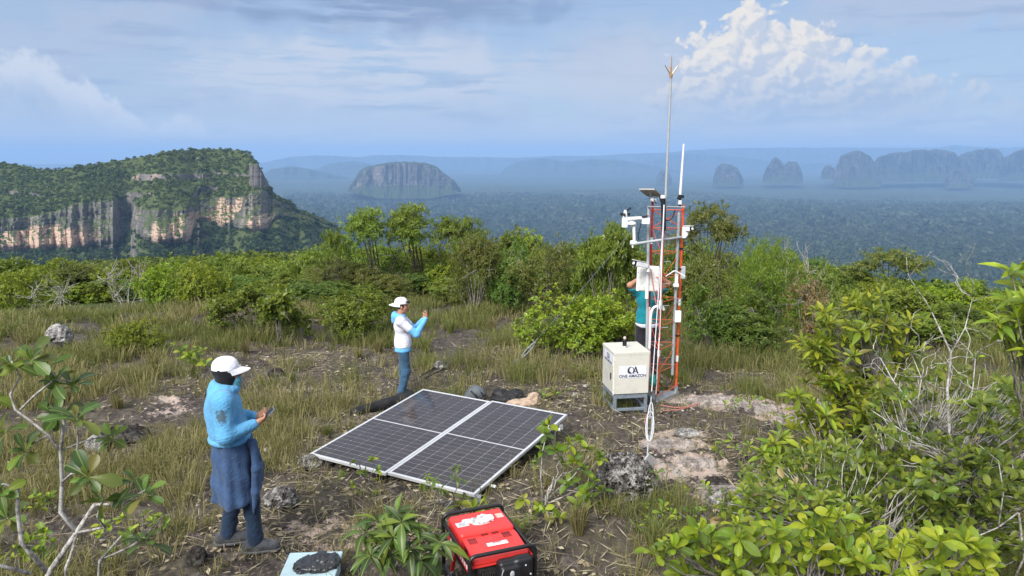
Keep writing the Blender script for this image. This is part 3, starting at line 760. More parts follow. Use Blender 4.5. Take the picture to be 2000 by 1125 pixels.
def shrub(seed, h, wd, lobes, ncl, k, L, W, leaf, bark='bark', open_=.3, flatten=.8, stems=5, twig=.006, tree=False, bare_twigs=0):
    """crown + trunk meshes of a shrub about h tall and wd wide, standing at the origin"""
    r = np.random.default_rng(seed); C = []; R = []
    for i in range(lobes):
        a = r.uniform(0, 6.28); q = math.sqrt(r.uniform(0, 1)) * wd * .36
        lz = h * (r.uniform(.68, .86) if tree else r.uniform(.20, .80)) * (1 - .22 * (q / (wd * .36)) ** 2)
        C.append((q * math.cos(a), q * math.sin(a), lz)); R.append(wd * (r.uniform(.11, .20) if tree else r.uniform(.16, .27)))
    C = np.array(C); R = np.array(R)
    i = r.integers(0, lobes, ncl); d = nrm(r.normal(size=(ncl, 3))); d[:, 2] = d[:, 2] * .75 + .30; d = nrm(d)
    rad = R[i, None] * r.uniform(open_, 1.0, (ncl, 1)) ** .6
    P = C[i] + d * rad * np.array([1, 1, flatten if tree else 1.0]); P[:, 2] = np.maximum(P[:, 2], .04 * h)
    P += r.normal(0, .03 * wd, P.shape) * .6
    # gaps: drop clusters in noise holes
    keep = fbm(P[:, 0] * 3.2 / wd + 9, P[:, 1] * 3.2 / wd, P[:, 2] * 3.2 / wd, 3, seed) > .36
    P = P[keep]; d = d[keep]; i = i[keep]
    ax = nrm(d + np.array([0, 0, .8]) + r.normal(0, .25, d.shape))
    PP, dr, nn, shp = rosette_dirs(P, ax, k, r, .45, 1.75)
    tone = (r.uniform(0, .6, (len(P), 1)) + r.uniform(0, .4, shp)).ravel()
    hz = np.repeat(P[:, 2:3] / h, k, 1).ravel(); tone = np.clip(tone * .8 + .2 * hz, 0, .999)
    ll = L * r.uniform(.6, 1.15, len(PP))
    V, F, T = leaves(PP, dr, nn, ll, ll * (W / L) * r.uniform(.8, 1.2, len(PP)), .25, False, tone, r)
    crown = mesh('crown', V, F, M[leaf], rnd=T)
    b = MB(); z0 = -.25
    for s in range(max(stems, lobes)):
        base = np.array([r.normal(0, .05) * wd * .3, r.normal(0, .05) * wd * .3, z0]); tgt = C[s % lobes]
        p = wig(base, tgt, 6, .03 * h * .6, r); rr = np.linspace(.018 * h ** .6 * (.62 if tree else 1), .007, 6); b.tube(p, rr, 5, caps=False)
    for s in range(lobes * 3):
        c = C[s % lobes]; j = int(r.integers(0, len(P))); q = P[j]
        if np.linalg.norm(q - c) > wd * .4: continue
        b.tube(wig(c, q, 4, .015 * h, r), [twig * 1.6, twig * 1.2, twig, twig * .6], 4, caps=False)
    for s in range(bare_twigs):
        c = C[int(r.integers(0, lobes))]; dd = nrm(r.normal(size=3) + np.array([0, 0, .7])); e = c + dd * wd * r.uniform(.25, .5)
        p = wig(c, e, 5, .02 * h, r); b.tube(p, np.linspace(twig * 1.8, twig * .5, 5), 4, caps=False)
        for q in (2, 3): b.tube(wig(p[q], p[q] + nrm(dd + r.normal(0, .7, 3)) * wd * .16, 3, .01, r), [twig, twig * .8, twig * .4], 4, caps=False)
    me = bpy.data.meshes.new('trunk'); me.from_pydata(b.V, [], b.F); me.materials.append(M[bark])
    return dict(crown=crown, trunk=me, h=h, w=wd)
PR = {}
PR['dark'] = [shrub(11 + i, 2.0, 2.4, 13, 1000, 7, .13, .055, 'leaf_dark') for i in range(2)]
PR['mid'] = [shrub(21 + i, 1.8, 2.4, 13, 1000, 7, .13, .06, 'leaf_mid') for i in range(3)]
PR['lime'] = [shrub(31 + i, 1.6, 2.4, 12, 1000, 7, .10, .05, 'leaf_lime', open_=.45) for i in range(2)]
PR['olive'] = [shrub(41 + i, 2.0, 2.2, 11, 760, 7, .14, .04, 'leaf_olive', bare_twigs=12) for i in range(2)]
PR['dry'] = [shrub(51, 1.6, 1.8, 6, 260, 6, .14, .045, 'leaf_dry', bare_twigs=14)]
PR['bare'] = [shrub(61, 1.7, 1.8, 6, 60, 5, .09, .04, 'leaf_olive', 'bark_pale', bare_twigs=40, stems=7)]
PR['broad'] = [shrub(71, 1.5, 1.5, 6, 130, 6, .20, .12, 'leaf_mid', bare_twigs=8)]
PR['tree'] = [shrub(81 + i, 3.4, 3.8, 16, 640, 7, .14, .055, 'leaf_mid' if i else 'leaf_olive', 'bark_dark', open_=.1, flatten=.40, stems=7, tree=True, bare_twigs=0) for i in range(3)]
PR['feather'] = [shrub(91, 1.9, 2.6, 8, 900, 8, .14, .022, 'leaf_mid', open_=.35)]
ORD = ['first', 'second', 'third', 'fourth', 'fifth', 'sixth', 'seventh', 'eighth', 'ninth', 'tenth', 'eleventh', 'twelfth', 'thirteenth', 'fourteenth', 'fifteenth', 'sixteenth', 'seventeenth', 'eighteenth', 'nineteenth', 'twentieth']
NW = dict(dark='dark green', mid='leafy green', lime='bright yellow green', olive='olive brown', dry='dry brown leaved', bare='bare grey twigged', broad='broad leaved green', tree='open crowned', feather='fine leaved green')
def put(kind, px, py_top, Y, wpx, label=None, group=None, var=None, rz=None, name=None):
    pl = PR[kind]; p = pl[random.randrange(len(pl)) if var is None else var % len(pl)]
    q = at(px, py_top, Y); z = float(zground(q[0], Y)); h = q[2] - z
    sw = wpx / pxper((q[0], Y, z)) / p['w']; sh = max(h, .3) / p['h']
    o = thing(name or ('tree' if kind == 'tree' else 'shrub'), label or f"{NW[kind]} shrub in the thicket", 'tree' if kind == 'tree' else 'shrub', (q[0], Y, z), random.uniform(0, 6.28) if rz is None else rz, group)
    o.scale = (sw, sw, sh)
    obj('crown', p['crown'], o); obj('trunk', p['trunk'], o)
    return o

# ---- singled out trees and shrubs: kind, px, top py, distance, width px, label
SING = [
    ('lime', 1128, 545, 15.6, 225, 'rounded bright yellow green bush left of the equipment box'),
    ('lime', 1215, 575, 16.6, 120, 'smaller yellow green bush between the rounded bush and the man in teal'),
    ('mid', 1185, 432, 18.5, 130, 'tall upright light green shrub just left of the lattice tower'),
    ('mid', 1240, 455, 19.0, 120, 'leafy green shrub directly behind the weather station'),
    ('dark', 1395, 545, 15.5, 150, 'dark green shrub right behind the lattice tower foot'),
    ('tree', 1392, 378, 21.0, 170, 'small open crowned tree behind the lattice tower'),
    ('feather', 1490, 470, 17.5, 200, 'rounded fine leaved green bush right of the lattice tower'),
    ('olive', 1385, 490, 16.5, 120, 'olive brown shrub between the tower and the rounded green bush'),
    ('bare', 1550, 468, 20.5, 90, 'bare grey twigs sticking up right of the rounded green bush'),
    ('dry', 1590, 540, 14.5, 110, 'dry brown leaved shrub behind the yellow green bush on the right'),
    ('dark', 1480, 570, 15.2, 190, 'dark green shrub below the rounded fine leaved bush'),
    ('mid', 1610, 515, 18.0, 110, 'light green shrub left of the brown crowned tree on the right'),
    ('tree', 1750, 476, 24.0, 200, 'brownish flat crowned tree standing out against the valley on the right'),
    ('olive', 1650, 575, 14.0, 130, 'olive shrub behind the yellow green bush on the right'),
    ('mid', 1780, 560, 17.0, 170, 'green shrub under the brown crowned tree'),
    ('tree', 735, 380, 26.0, 190, 'umbrella crowned tree left of centre above the thicket', 1),
    ('tree', 820, 372, 27.0, 200, 'tallest open crowned tree above the centre thicket', 1),
    ('tree', 895, 400, 26.5, 150, 'sparse grey tree right of the tallest crown', 2),
    ('olive', 925, 440, 22.0, 110, 'tall olive brown shrub behind the man holding up a phone'),
    ('tree', 650, 432, 25.0, 70, 'small thin tree at the left end of the tree row', 2),
    ('olive', 1070, 462, 21.0, 150, 'greyish olive shrub left of the tall light green shrub'),
    ('dark', 1010, 470, 22.0, 130, 'dark shrub right of the olive brown shrub in the centre'),
    ('broad', 540, 545, 16.5, 110, 'broad leaved shrub at the edge of the left grass'),
    ('mid', 480, 555, 17.5, 170, 'low green shrub spreading left of the broad leaved shrub'),
    ('lime', 255, 620, 15.0, 110, 'low yellow green plant in the grass on the left'),
    ('mid', 690, 560, 17.0, 150, 'green shrub left of the man holding up a phone'),
    ('bare', 85, 540, 23.0, 100, 'bare whitish branches in front of the left thicket'),
    ('bare', 240, 505, 24.5, 90, 'grey leafless shrub in the left thicket'),
    ('lime', 45, 512, 26.0, 130, 'bright shrub at the far left of the thicket'),
    ('lime', 410, 495, 23.0, 130, 'yellow green shrub crowning the left thicket below the cliffs'),
    ('lime', 330, 500, 23.5, 130, 'light green shrub in the left thicket below the round cliff'),
]
for s in SING: put(*s[:5], label=s[5], var=s[6] if len(s) > 6 else None)
# ---- the thicket behind the clearing
def build_thicket():
    topc = [(-80, 515), (200, 518), (330, 505), (560, 505), (600, 484), (700, 478), (900, 474), (960, 466), (1140, 470), (1250, 478), (1330, 480), (1450, 490), (1560, 505), (1640, 530), (1720, 535), (1860, 545), (2080, 555)]
    botc = [(-80, 590), (300, 588), (430, 600), (560, 605), (740, 600), (860, 590), (1030, 592), (1300, 640), (1400, 650), (1560, 655), (1700, 690), (2080, 700)]
    r = random.Random(5)
    zones = [(-80, 600, 'the left thicket', ['mid', 'dark', 'olive', 'mid', 'lime', 'mid']), (600, 1150, 'the centre thicket', ['dark', 'olive', 'mid', 'mid', 'dark', 'lime', 'mid']),
             (1150, 1560, 'the thicket behind the tower', ['dark', 'mid', 'dark', 'mid', 'olive']), (1560, 2090, 'the right thicket', ['mid', 'dark', 'lime', 'mid', 'feather'])]
    for x0, x1, where, kinds in zones:
        for row in range(4 if x0 < 1500 else 5):
            x = x0 + r.uniform(0, 40); cnt = 0
            while x < x1:
                top, bot = np.interp(x, *zip(*topc)), np.interp(x, *zip(*botc))
                Yf = float(G(x, bot)[1]); Y = (Yf + 1.0, Yf + 3.2, Yf + 6.0, Yf + 9.5, Yf + 4.6)[row] + r.uniform(-.5, .5)
                Y = min(Y, 32.0)
                tp = (.55 * bot + .45 * top, .3 * bot + .7 * top, top + 4, top - 4, .4 * bot + .6 * top)[row] + r.uniform(-14, 16)
                k = r.choice(kinds)
                wp = r.uniform(105, 175) * (1, .95, .88, .85, .92)[row]
                if not (row == 0 and (1010 < x < 1260 or r.random() < .25)):
                    put(k, x, tp, Y, wp, f"{NW[k]} shrub, {ORD[cnt]} from the left, {('front', 'second', 'third', 'back', 'middle')[row]} row of {where}", f"shrubs of {where}"); cnt += 1
                x += wp * r.uniform(.42, .62)
build_thicket()

# ------------------------------------------------------------------ grass
def blades(P, n, h, spread, wd, lean, r, tone0):
    """tufts at P: n blades each; returns V, F, tone"""
    k = len(P); h = np.broadcast_to(h, (k,))
    a = r.uniform(0, 6.283, (k, n)); q = np.sqrt(r.uniform(0, 1, (k, n)))
    ln = r.uniform(.15, 1.0, (k, n)) * lean
    hh = h[:, None] * r.uniform(.55, 1.1, (k, n))
    dx, dy = np.cos(a), np.sin(a)
    base = P[:, None] + np.stack([dx * q * spread * h[:, None], dy * q * spread * h[:, None], 0 * a - .015], -1)
    out = np.stack([dx, dy, 0 * a], -1) * ln[..., None]; a2 = a + r.normal(0, .5, a.shape); out2 = np.stack([np.cos(a2), np.sin(a2), 0 * a], -1) * ln[..., None]
    up = np.array([0, 0, 1.0])
    mid = base + (up * .62 + out * .35) * hh[..., None]
    tip = base + (up * (1.0 - .45 * ln[..., None]) + out2 * 1.0) * hh[..., None]
    s = np.stack([-dy, dx, 0 * a], -1); tw = r.uniform(0, 6.28, a.shape); s = s * np.cos(tw)[..., None] + np.stack([dx, dy, 0 * a], -1) * np.sin(tw)[..., None]
    W = (wd * r.uniform(.6, 1.3, (k, n)))[..., None] * .5
    V = np.stack([base - s * W, base + s * W, mid - s * W * .8, mid + s * W * .8, tip], 2).reshape(-1, 3)
    F = (np.arange(k * n)[:, None, None] * 5 + np.array([(0, 1, 3), (0, 3, 2), (2, 3, 4)])[None]).reshape(-1, 3)
    T = np.clip(np.repeat((tone0[:, None] + r.uniform(-.28, .28, (k, n))).ravel(), 5), 0, .999)
    return V, F, T
def build_grass():
    r = np.random.default_rng(33)
    def cand(n, r0, r1, a0=-42, a1=42):
        az = np.radians(r.uniform(a0, a1, n)); d = np.sqrt(r.uniform(r0 * r0, r1 * r1, n))
        x, y = d * np.sin(az), d * np.cos(az); return x, y
    parts = []; green = []
    for n, r0, r1, nb, h0, h1, wd in ((4200, 4.3, 11, 34, .16, .42, .008), (5600, 11, 19, 26, .24, .58, .011), (4200, 19, 28, 20, .28, .55, .02)):
        x, y = cand(n, r0, r1); dn = fbm(x * .8, y * .8, 0, 3, 61)
        b = bare(x, y); ok = r.uniform(0, 1, n) < (1 - b) * np.clip((dn - .36) * 4.0, 0, 1)
        # the right side under the bushes needs none close by
        x, y, dn = x[ok], y[ok], dn[ok]; P = np.stack([x, y, zground(x, y)], 1)
        h = (h0 + (h1 - h0) * r.uniform(0, 1, len(x)) ** 1.5) * (.7 + .6 * dn)
        g = fbm(x * .35 + 5, y * .35, 0, 3, 71) + r.normal(0, .08, len(x)) > .54
        parts.append(blades(P[~g], nb, h[~g], .42, wd, .95, r, r.uniform(.25, .75, (~g).sum())))
        green.append(blades(P[g], nb, h[g], .38, wd, .8, r, r.uniform(.2, .7, g.sum())))
        # sparse short sprigs on bare soil
        x, y = cand(n // 2, r0, r1); ok = (bare(x, y) > .3) & (r.uniform(0, 1, n // 2) < .7); x, y = x[ok], y[ok]
        P = np.stack([x, y, zground(x, y)], 1); parts.append(blades(P, 10, r.uniform(.06, .20, len(x)), .5, wd * .8, 1.0, r, r.uniform(.4, .8, len(x))))
    V, F, T = cat(parts); tag(obj('grass', mesh('grass', V, F, M['grass'], rnd=T)), kind='stuff')
    V, F, T = cat(green); tag(obj('grass', mesh('grass', V, F, M['grass_green'], rnd=T)), kind='stuff')
    # flattened dry straw and leaf litter on the soil
    n = 46000; x, y = cand(n, 4.5, 17); keep = r.uniform(0, 1, n) < (.12 + .88 * bare(x, y)) * np.clip((fbm(x * 1.1, y * 1.1, 0, 3, 5) - .36) * 4, 0.30, 1); x, y = x[keep], y[keep]; n = len(x)
    z = zground(x, y) + r.uniform(.0, .035, n); P = np.stack([x, y, z], 1)
    a = r.uniform(0, 6.28, n); D = np.stack([np.cos(a), np.sin(a), r.normal(0, .16, n)], 1); N_ = nrm(np.stack([r.normal(0, .35, n), r.normal(0, .35, n), np.ones(n)], 1))
    leafy = r.uniform(0, 1, n) < .22
    L = np.where(leafy, r.uniform(.04, .09, n), r.uniform(.06, .36, n)); Wd = np.where(leafy, L * .5, r.uniform(.005, .011, n))
    V, F, T = leaves(P, D, N_, L, Wd, .05, False, None, r); tag(obj('straw_litter', mesh('straw_litter', V, F, M['straw'], rnd=T)), kind='stuff')
    # pebbles and lumps
    n = 2600; x, y = cand(n, 4.6, 16); keep = r.uniform(0, 1, n) < bare(x, y); x, y = x[keep], y[keep]; n = len(x)
    oct_ = np.array([(1, 0, 0), (-1, 0, 0), (0, 1, 0), (0, -1, 0), (0, 0, 1), (.5, .6, .6), (-.6, .5, .5), (.2, -.7, .6)], float)
    tri = np.array([(0, 5, 4), (5, 6, 4), (6, 1, 4), (1, 7, 4), (7, 0, 4), (0, 2, 5), (2, 6, 5), (2, 1, 6), (1, 3, 7), (3, 0, 7)])
    s = r.uniform(.008, .03, n) * np.where(r.uniform(0, 1, n) < .06, 2.4, 1)
    V = (oct_[None] * (1 + r.normal(0, .18, (n, 8, 1))) * s[:, None, None] * np.array([1, 1, .7])) + np.stack([x, y, zground(x, y)], 1)[:, None]
    F = (np.arange(n)[:, None, None] * 8 + tri[None]).reshape(-1, 3)
    tag(obj('pebbles', mesh('pebbles', V.reshape(-1, 3), F, M['stone_mix'], rnd=np.repeat(r.uniform(0, 1, n), 8))), kind='stuff')
def m_stone_mix():
    m_, t = mat('pebble_stone'); a = t.n('ShaderNodeAttribute', attribute_name='rnd').outputs['Fac']
    return fin(m_, t, pbr(t, t.ramp(a, [(0, (.03, .025, .022)), (.45, (.09, .075, .065)), (.75, (.22, .2, .18)), (1, (.42, .39, .36))]), .9, 0, None, .15))
M['stone_mix'] = m_stone_mix()
build_grass()

# ---- single tussocks and spiky rosettes one can pick out
def tuss_mesh(seed, n, h, lean, wd, m_):
    r = np.random.default_rng(seed); V, F, T = blades(np.zeros((1, 3)), n, np.array([h]), .12, wd, lean, r, np.array([.5])); return mesh('blades', V, F, M[m_], rnd=T)
TU = [tuss_mesh(1, 120, .42, .75, .009, 'grass'), tuss_mesh(2, 130, .42, .6, .009, 'grass_green'), tuss_mesh(3, 60, .36, 1.15, .016, 'grass_green'), tuss_mesh(4, 46, .34, 1.25, .016, 'grass')]
for i, (px, py, sc, v, lb) in enumerate([
        (555, 820, 1.15, 2, 'large spiky rosette right of the man in the blue hoodie'), (500, 800, .9, 3, 'spiky rosette close behind the phone of the hooded man'), (600, 800, 1.0, 2, 'spiky rosette left of the solar panels'),
        (350, 900, 1.3, 3, 'large dry spiky rosette left of the tied jacket'), (300, 890, 1.1, 2, 'spiky rosette among the left foreground branches'), (570, 745, .9, 2, 'spiky rosette in the wet soil behind the hooded man'),
        (480, 690, 1.2, 0, 'grass tussock behind the white cap'), (300, 720, 1.4, 0, 'wide grass tussock on the left'), (420, 660, 1.2, 1, 'green tussock left of the wet soil'), (640, 640, 1.3, 0, 'tussock left of the man holding up a phone'),
        (830, 690, 1.4, 1, 'tall tussock right behind the raised phone'), (880, 650, 1.5, 1, 'tall green tussock in the centre grass'), (960, 650, 1.5, 0, 'tall dry tussock in the centre grass'), (740, 690, 1.3, 0, 'tussock at the back of the man holding up a phone'),
        (1080, 740, 1.0, 0, 'flattened tussock beside the wire anchor'), (1410, 690, 1.4, 1, 'large grass tussock right of the lattice tower'), (1450, 700, 1.2, 0, 'dry tussock right of the large grass tussock'), (1530, 760, 1.3, 1, 'tussock left of the yellow green bush'),
        (1235, 930, .7, 3, 'small rosette behind the near wire anchor'), (1000, 1060, 1.1, 0, 'dry grass tuft right of the generator'), (1130, 1040, 1.2, 0, 'dry grass tuft below the leafy plant'), (1280, 1080, 1.3, 1, 'green grass tuft at the bottom centre right'),
        (160, 760, 1.2, 1, 'green tussock behind the left foreground shrub'), (230, 800, 1.1, 0, 'tussock right of the left foreground shrub'), (640, 850, .8, 2, 'spiky tuft at the left corner of the solar panel'), (700, 700, 1.0, 0, 'tussock in front of the green shrub in the centre')]):
    g_ = G(px, py); o = thing('grass_tussock', lb, 'grass', tuple(g_), i * 1.7, 'single grass tussocks and spiky rosettes'); o.scale = (sc * .8,) * 3
    obj('blades', TU[v], o)

# ------------------------------------------------------------------ soft shapes: signed distance field -> surface nets
def sdf_field(prims, lo, hi, vox):
    lo = np.array(lo, float); n = np.ceil((np.array(hi) - lo) / vox).astype(int) + 1
    F = np.full(n, 9.0, np.float32); ax = [lo[i] + np.arange(n[i]) * vox for i in range(3)]
    for p in prims:
        k = p.get('k', .03); mrg = k * 1.5 + 3 * vox
        if p['t'] == 'cap':
            a, b = np.array(p['a'], float), np.array(p['b'], float); R = max(p['r']); bl, bh = np.minimum(a, b) - R - mrg, np.maximum(a, b) + R + mrg
        else:
            c = np.array(p['c'], float); R = max(p['r']); bl, bh = c - R - mrg, c + R + mrg
        i0 = np.clip(np.floor((bl - lo) / vox).astype(int), 0, n); i1 = np.clip(np.ceil((bh - lo) / vox).astype(int) + 1, 0, n)
        if (i1 <= i0).any(): continue
        sl = tuple(slice(a_, b_) for a_, b_ in zip(i0, i1))
        X, Y, Z = np.meshgrid(*[ax[i][sl[i]] for i in range(3)], indexing='ij')
        Q = np.stack([X, Y, Z], -1)
        if p['t'] == 'cap':
            d = b - a; L2 = max(d @ d, 1e-9); t_ = np.clip(((Q - a) @ d) / L2, 0, 1); s = np.linalg.norm(Q - a - t_[..., None] * d, axis=-1) - (p['r'][0] + (p['r'][1] - p['r'][0]) * t_)
        else:
            q = Q - c
            if 'R' in p: q = q @ np.asarray(p['R'])
            r_ = np.array(p['r'], float)
            if p['t'] == 'ell':
                k0 = np.linalg.norm(q / r_, axis=-1); k1 = np.linalg.norm(q / r_ ** 2, axis=-1); s = k0 * (k0 - 1) / np.maximum(k1, 1e-6)
            else:   # rounded box
                rd = p.get('rd', .02); e = np.abs(q) - (r_ - rd); s = np.linalg.norm(np.maximum(e, 0), axis=-1) + np.minimum(e.max(-1), 0) - rd
        f = F[sl]
        if p.get('op') == 'sub':
            h = np.clip(.5 - .5 * (f + s) / max(k, 1e-4), 0, 1); F[sl] = f * (1 - h) + (-s) * h + k * h * (1 - h)
        else:
            h = np.clip(.5 + .5 * (f - s) / max(k, 1e-4), 0, 1); F[sl] = f * (1 - h) + s * h - k * h * (1 - h)
    return F, ax
def nets(F, ax, vox):
    S = F < 0; n = F.shape; lo = np.array([a[0] for a in ax])
    c = np.zeros((n[0] - 1, n[1] - 1, n[2] - 1, 3), np.float32); w_ = np.zeros(c.shape[:3], np.float32)
    def cor(A, o): return A[o[0]:n[0] - 1 + o[0], o[1]:n[1] - 1 + o[1], o[2]:n[2] - 1 + o[2]]
    for axis in range(3):
        for o in ((0, 0), (0, 1), (1, 0), (1, 1)):
            a = list(o); a.insert(axis, 0); b = list(o); b.insert(axis, 1)
            fa, fb = cor(F, a), cor(F, b); m_ = cor(S, a) != cor(S, b)
            t_ = np.where(m_, fa / np.where(np.abs(fa - fb) < 1e-9, 1e-9, fa - fb), 0)
            for j in range(3): c[..., j] += np.where(m_, a[j] + (t_ if j == axis else 0), 0)
            w_ += m_
    act = w_ > 0; idx = np.full(act.shape, -1, np.int64); ii = np.argwhere(act); idx[act] = np.arange(len(ii))
    V = lo + (ii + c[act] / w_[act][:, None]) * vox
    Fs = []
    for axis in range(3):
        o1, o2 = [(1, 2), (2, 0), (0, 1)][axis]
        s0 = [slice(None)] * 3; s1 = [slice(None)] * 3; s0[axis] = slice(0, -1); s1[axis] = slice(1, None)
        m_ = S[tuple(s0)] != S[tuple(s1)]; e = np.argwhere(m_); sg = S[tuple(s0)][m_]
        ok = (e[:, o1] > 0) & (e[:, o2] > 0) & (e[:, o1] < n[o1] - 1) & (e[:, o2] < n[o2] - 1); e = e[ok]; sg = sg[ok]
        def cell(d1, d2):
            q = e.copy(); q[:, o1] -= d1; q[:, o2] -= d2; return idx[q[:, 0], q[:, 1], q[:, 2]]
        Q = np.stack([cell(1, 1), cell(0, 1), cell(0, 0), cell(1, 0)], 1); Q[~sg] = Q[~sg][:, ::-1]; Fs.append(Q)
    return V, np.concatenate(Fs)
def soft(name, prims, mat_, parent=None, vox=.01, noise=0.0, nsc=(10, 10, 10), cut=None, seed=1, ridg=False, **kw):
    """organic solid from capsules / ellipsoids / boxes, with noise relief; cut: list of (point, normal) planes that remove the normal side"""
    P = []
    for p in prims:
        if p['t'] == 'cap': P += [np.array(p['a']) - max(p['r']), np.array(p['a']) + max(p['r']), np.array(p['b']) - max(p['r']), np.array(p['b']) + max(p['r'])]
        else: P += [np.array(p['c']) - max(p['r']), np.array(p['c']) + max(p['r'])]
    lo = np.min(P, 0) - 4 * vox - noise; hi = np.max(P, 0) + 4 * vox + noise
    F, ax = sdf_field(prims, lo, hi, vox)
    if noise or cut:
        X, Y, Z = np.meshgrid(*ax, indexing='ij')
        if noise:
            near = np.abs(F) < noise * 3 + 2 * vox
            nv = fbm(X[near] * nsc[0], Y[near] * nsc[1], Z[near] * nsc[2], 4, seed)
            nv = (np.abs(nv - .5) * 4 - .5) if ridg else (nv - .5) * 2
            F[near] += nv * noise
        for pt, nn in (cut or []):
            d = (X - pt[0]) * nn[0] + (Y - pt[1]) * nn[1] + (Z - pt[2]) * nn[2]; F = np.maximum(F, d.astype(np.float32))
    V, Q = nets(F, ax, vox)
    return obj(name, mesh(name, V, Q, mat_, smooth=True), parent, **kw)
def cap(a, b, r0, r1=None, k=.03): return dict(t='cap', a=a, b=b, r=(r0, r1 if r1 is not None else r0), k=k)
def ell(c, r, k=.03, R=None):
    d = dict(t='ell', c=c, r=r, k=k)
    if R is not None: d['R'] = R
    return d
def rbox(c, r, rd=.02, k=.02, op=None, R=None):
    d = dict(t='box', c=c, r=r, rd=rd, k=k)
    if op: d['op'] = op
    if R is not None: d['R'] = R
    return d
def rotz(a): return np.array([[math.cos(a), -math.sin(a), 0], [math.sin(a), math.cos(a), 0], [0, 0, 1]])
def along(a, b):
    """rotation whose z axis runs from a to b"""
    z = nrm(np.array(b, float) - np.array(a, float)); x = np.cross((0, 0, 1.0) if abs(z[2]) < .95 else (1.0, 0, 0), z); x = nrm(x); return np.stack([x, np.cross(z, x), z], 1)

# ------------------------------------------------------------------ object materials
M['orange'] = plain('tower_orange_paint', (.68, .105, .028), .5, 0, .18, 14)
M['red_leg'] = plain('tower_red_paint', (.42, .035, .022), .5, 0, .18, 14)
M['galv'] = plain('galvanised_steel', (.42, .44, .46), .42, .6, .12, 20)
M['conduit'] = plain('grey_conduit', (.36, .38, .39), .5, .1, .10, 12)
M['white'] = plain('white_plastic', (.74, .75, .75), .42, 0, .08, 16)
M['black'] = plain('black_plastic', (.014, .014, .016), .42, 0, .15, 20)
M['rubber'] = plain('black_cable', (.012, .012, .013), .6, 0, .1, 20)
M['beige'] = plain('beige_cabinet_paint', (.56, .545, .48), .42, 0, .06, 5)
M['steelblue'] = plain('grey_steel_stand', (.21, .25, .29), .5, .2, .15, 14)
M['foam'] = plain('white_foam_seal', (.72, .70, .62), .9, 0, .1, 40)
M['labelwhite'] = plain('label_white', (.66, .67, .74), .5, 0, .03, 12)
M['ink'] = plain('label_ink', (.03, .045, .055), .6, 0, .05, 12)
M['red'] = plain('generator_red_paint', (.70, .040, .035), .36, 0, .07, 7, .5)
M['blackpaint'] = plain('black_tube_paint', (.012, .012, .013), .38, 0, .2, 16, .5)
M['alu'] = plain('anodised_aluminium', (.62, .63, .64), .38, .35, .06, 10)
M['sheet'] = plain('white_backsheet', (.47, .47, .49), .3, 0, .03, 10)
M['brass'] = plain('brass', (.45, .28, .14), .4, .6, .2, 20)
M['pinkwire'] = plain('pink_cable', (.55, .20, .17), .6, 0, .1, 20)
M['teal_plastic'] = plain('teal_plastic', (.03, .30, .24), .5, 0, .1, 10)
M['palesteel'] = plain('pale_wire', (.62, .64, .66), .45, .3, .1, 40)
M['clear'] = plain('clear_lid', (.60, .60, .57), .3, 0, .14, 22, .5)
M['greypanel'] = plain('panel_back', (.34, .33, .31), .5, 0, .06, 8)
M['metal_dark'] = plain('engine_metal', (.09, .085, .08), .5, .5, .3, 20)
M['paper'] = plain('white_paper', (.72, .72, .73), .8, 0, .06, 8)
M['crate'] = plain('pale_blue_plastic', (.42, .56, .60), .45, 0, .06, 10)
M['bagblack'] = plain('black_bag_fabric', (.016, .016, .018), .6, 0, .2, 10, .3, .3, 30)
M['baggrey'] = plain('grey_bag_fabric', (.10, .115, .13), .7, 0, .2, 14, .3, .3, 40)
M['tan'] = plain('tan_cloth', (.40, .30, .22), .85, 0, .15, 8)
M['plasticblack'] = plain('black_plastic_sheet', (.028, .030, .034), .32, 0, .2, 8, .5)
def m_cell():
    m_, t = mat('solar_cell'); oi = t.n('ShaderNodeObjectInfo').outputs['Random']
    oc = t.n('ShaderNodeTexCoord').outputs['Object']
    # fine busbar lines are printed on the cell
    x = t.n('ShaderNodeSeparateXYZ', {0: oc}).outputs[0]
    fr = t.m('FRACT', t.m('MULTIPLY', x, 50.0)); ln = t.m('MULTIPLY', t.ss(t.m('ABSOLUTE', t.m('SUBTRACT', fr, .5)), .40, .48), .04)
    c0 = t.mix(oi, (.030, .025, .027), (.038, .032, .035))
    dust = t.noise(t.n('ShaderNodeNewGeometry').outputs['Position'], 3.0, 5, .6)
    c0 = t.mix(t.m('MULTIPLY', t.ss(dust, .4, .75), .05), c0, (.20, .18, .17))
    return fin(m_, t, pbr(t, t.mix(ln, c0, (.5, .5, .5)), t.m('MULTIPLY_ADD', dust, .12, .05), 0, None, .42))
M['cell'] = m_cell()
M['decal'] = m_bark('faded_grey_white_decal', (.34, .35, .36), (.74, .74, .75), .5)
def m_rock(name, c1, c2, c3, sc=5.0):
    m_, t = mat(name); oc = t.n('ShaderNodeTexCoord').outputs['Object']
    n1 = t.noise(oc, sc, 6, .65); n2 = t.noise(oc, sc * 5, 5, .65)
    v = t.n('ShaderNodeTexVoronoi', {'Vector': oc, 'Scale': sc * 2.5}).outputs['Distance']
    col = t.ramp(t.m('ADD', n1, t.m('MULTIPLY', t.m('SUBTRACT', n2, .5), .6)), [(.34, c1), (.5, c2), (.64, c3)])
    return fin(m_, t, pbr(t, col, .95, 0, bump(t, t.m('ADD', n2, t.m('MULTIPLY', v, .5)), .9, .03), .1))
M['rock'] = m_rock('lichen_rock', (.025, .023, .022), (.12, .112, .105), (.42, .41, .39), 12)
M['rock_dark'] = m_rock('black_rock', (.012, .011, .010), (.035, .03, .028), (.10, .095, .09))
M['rock_pale'] = m_rock('pale_rock', (.06, .057, .054), (.24, .23, .22), (.46, .45, .43), 9)

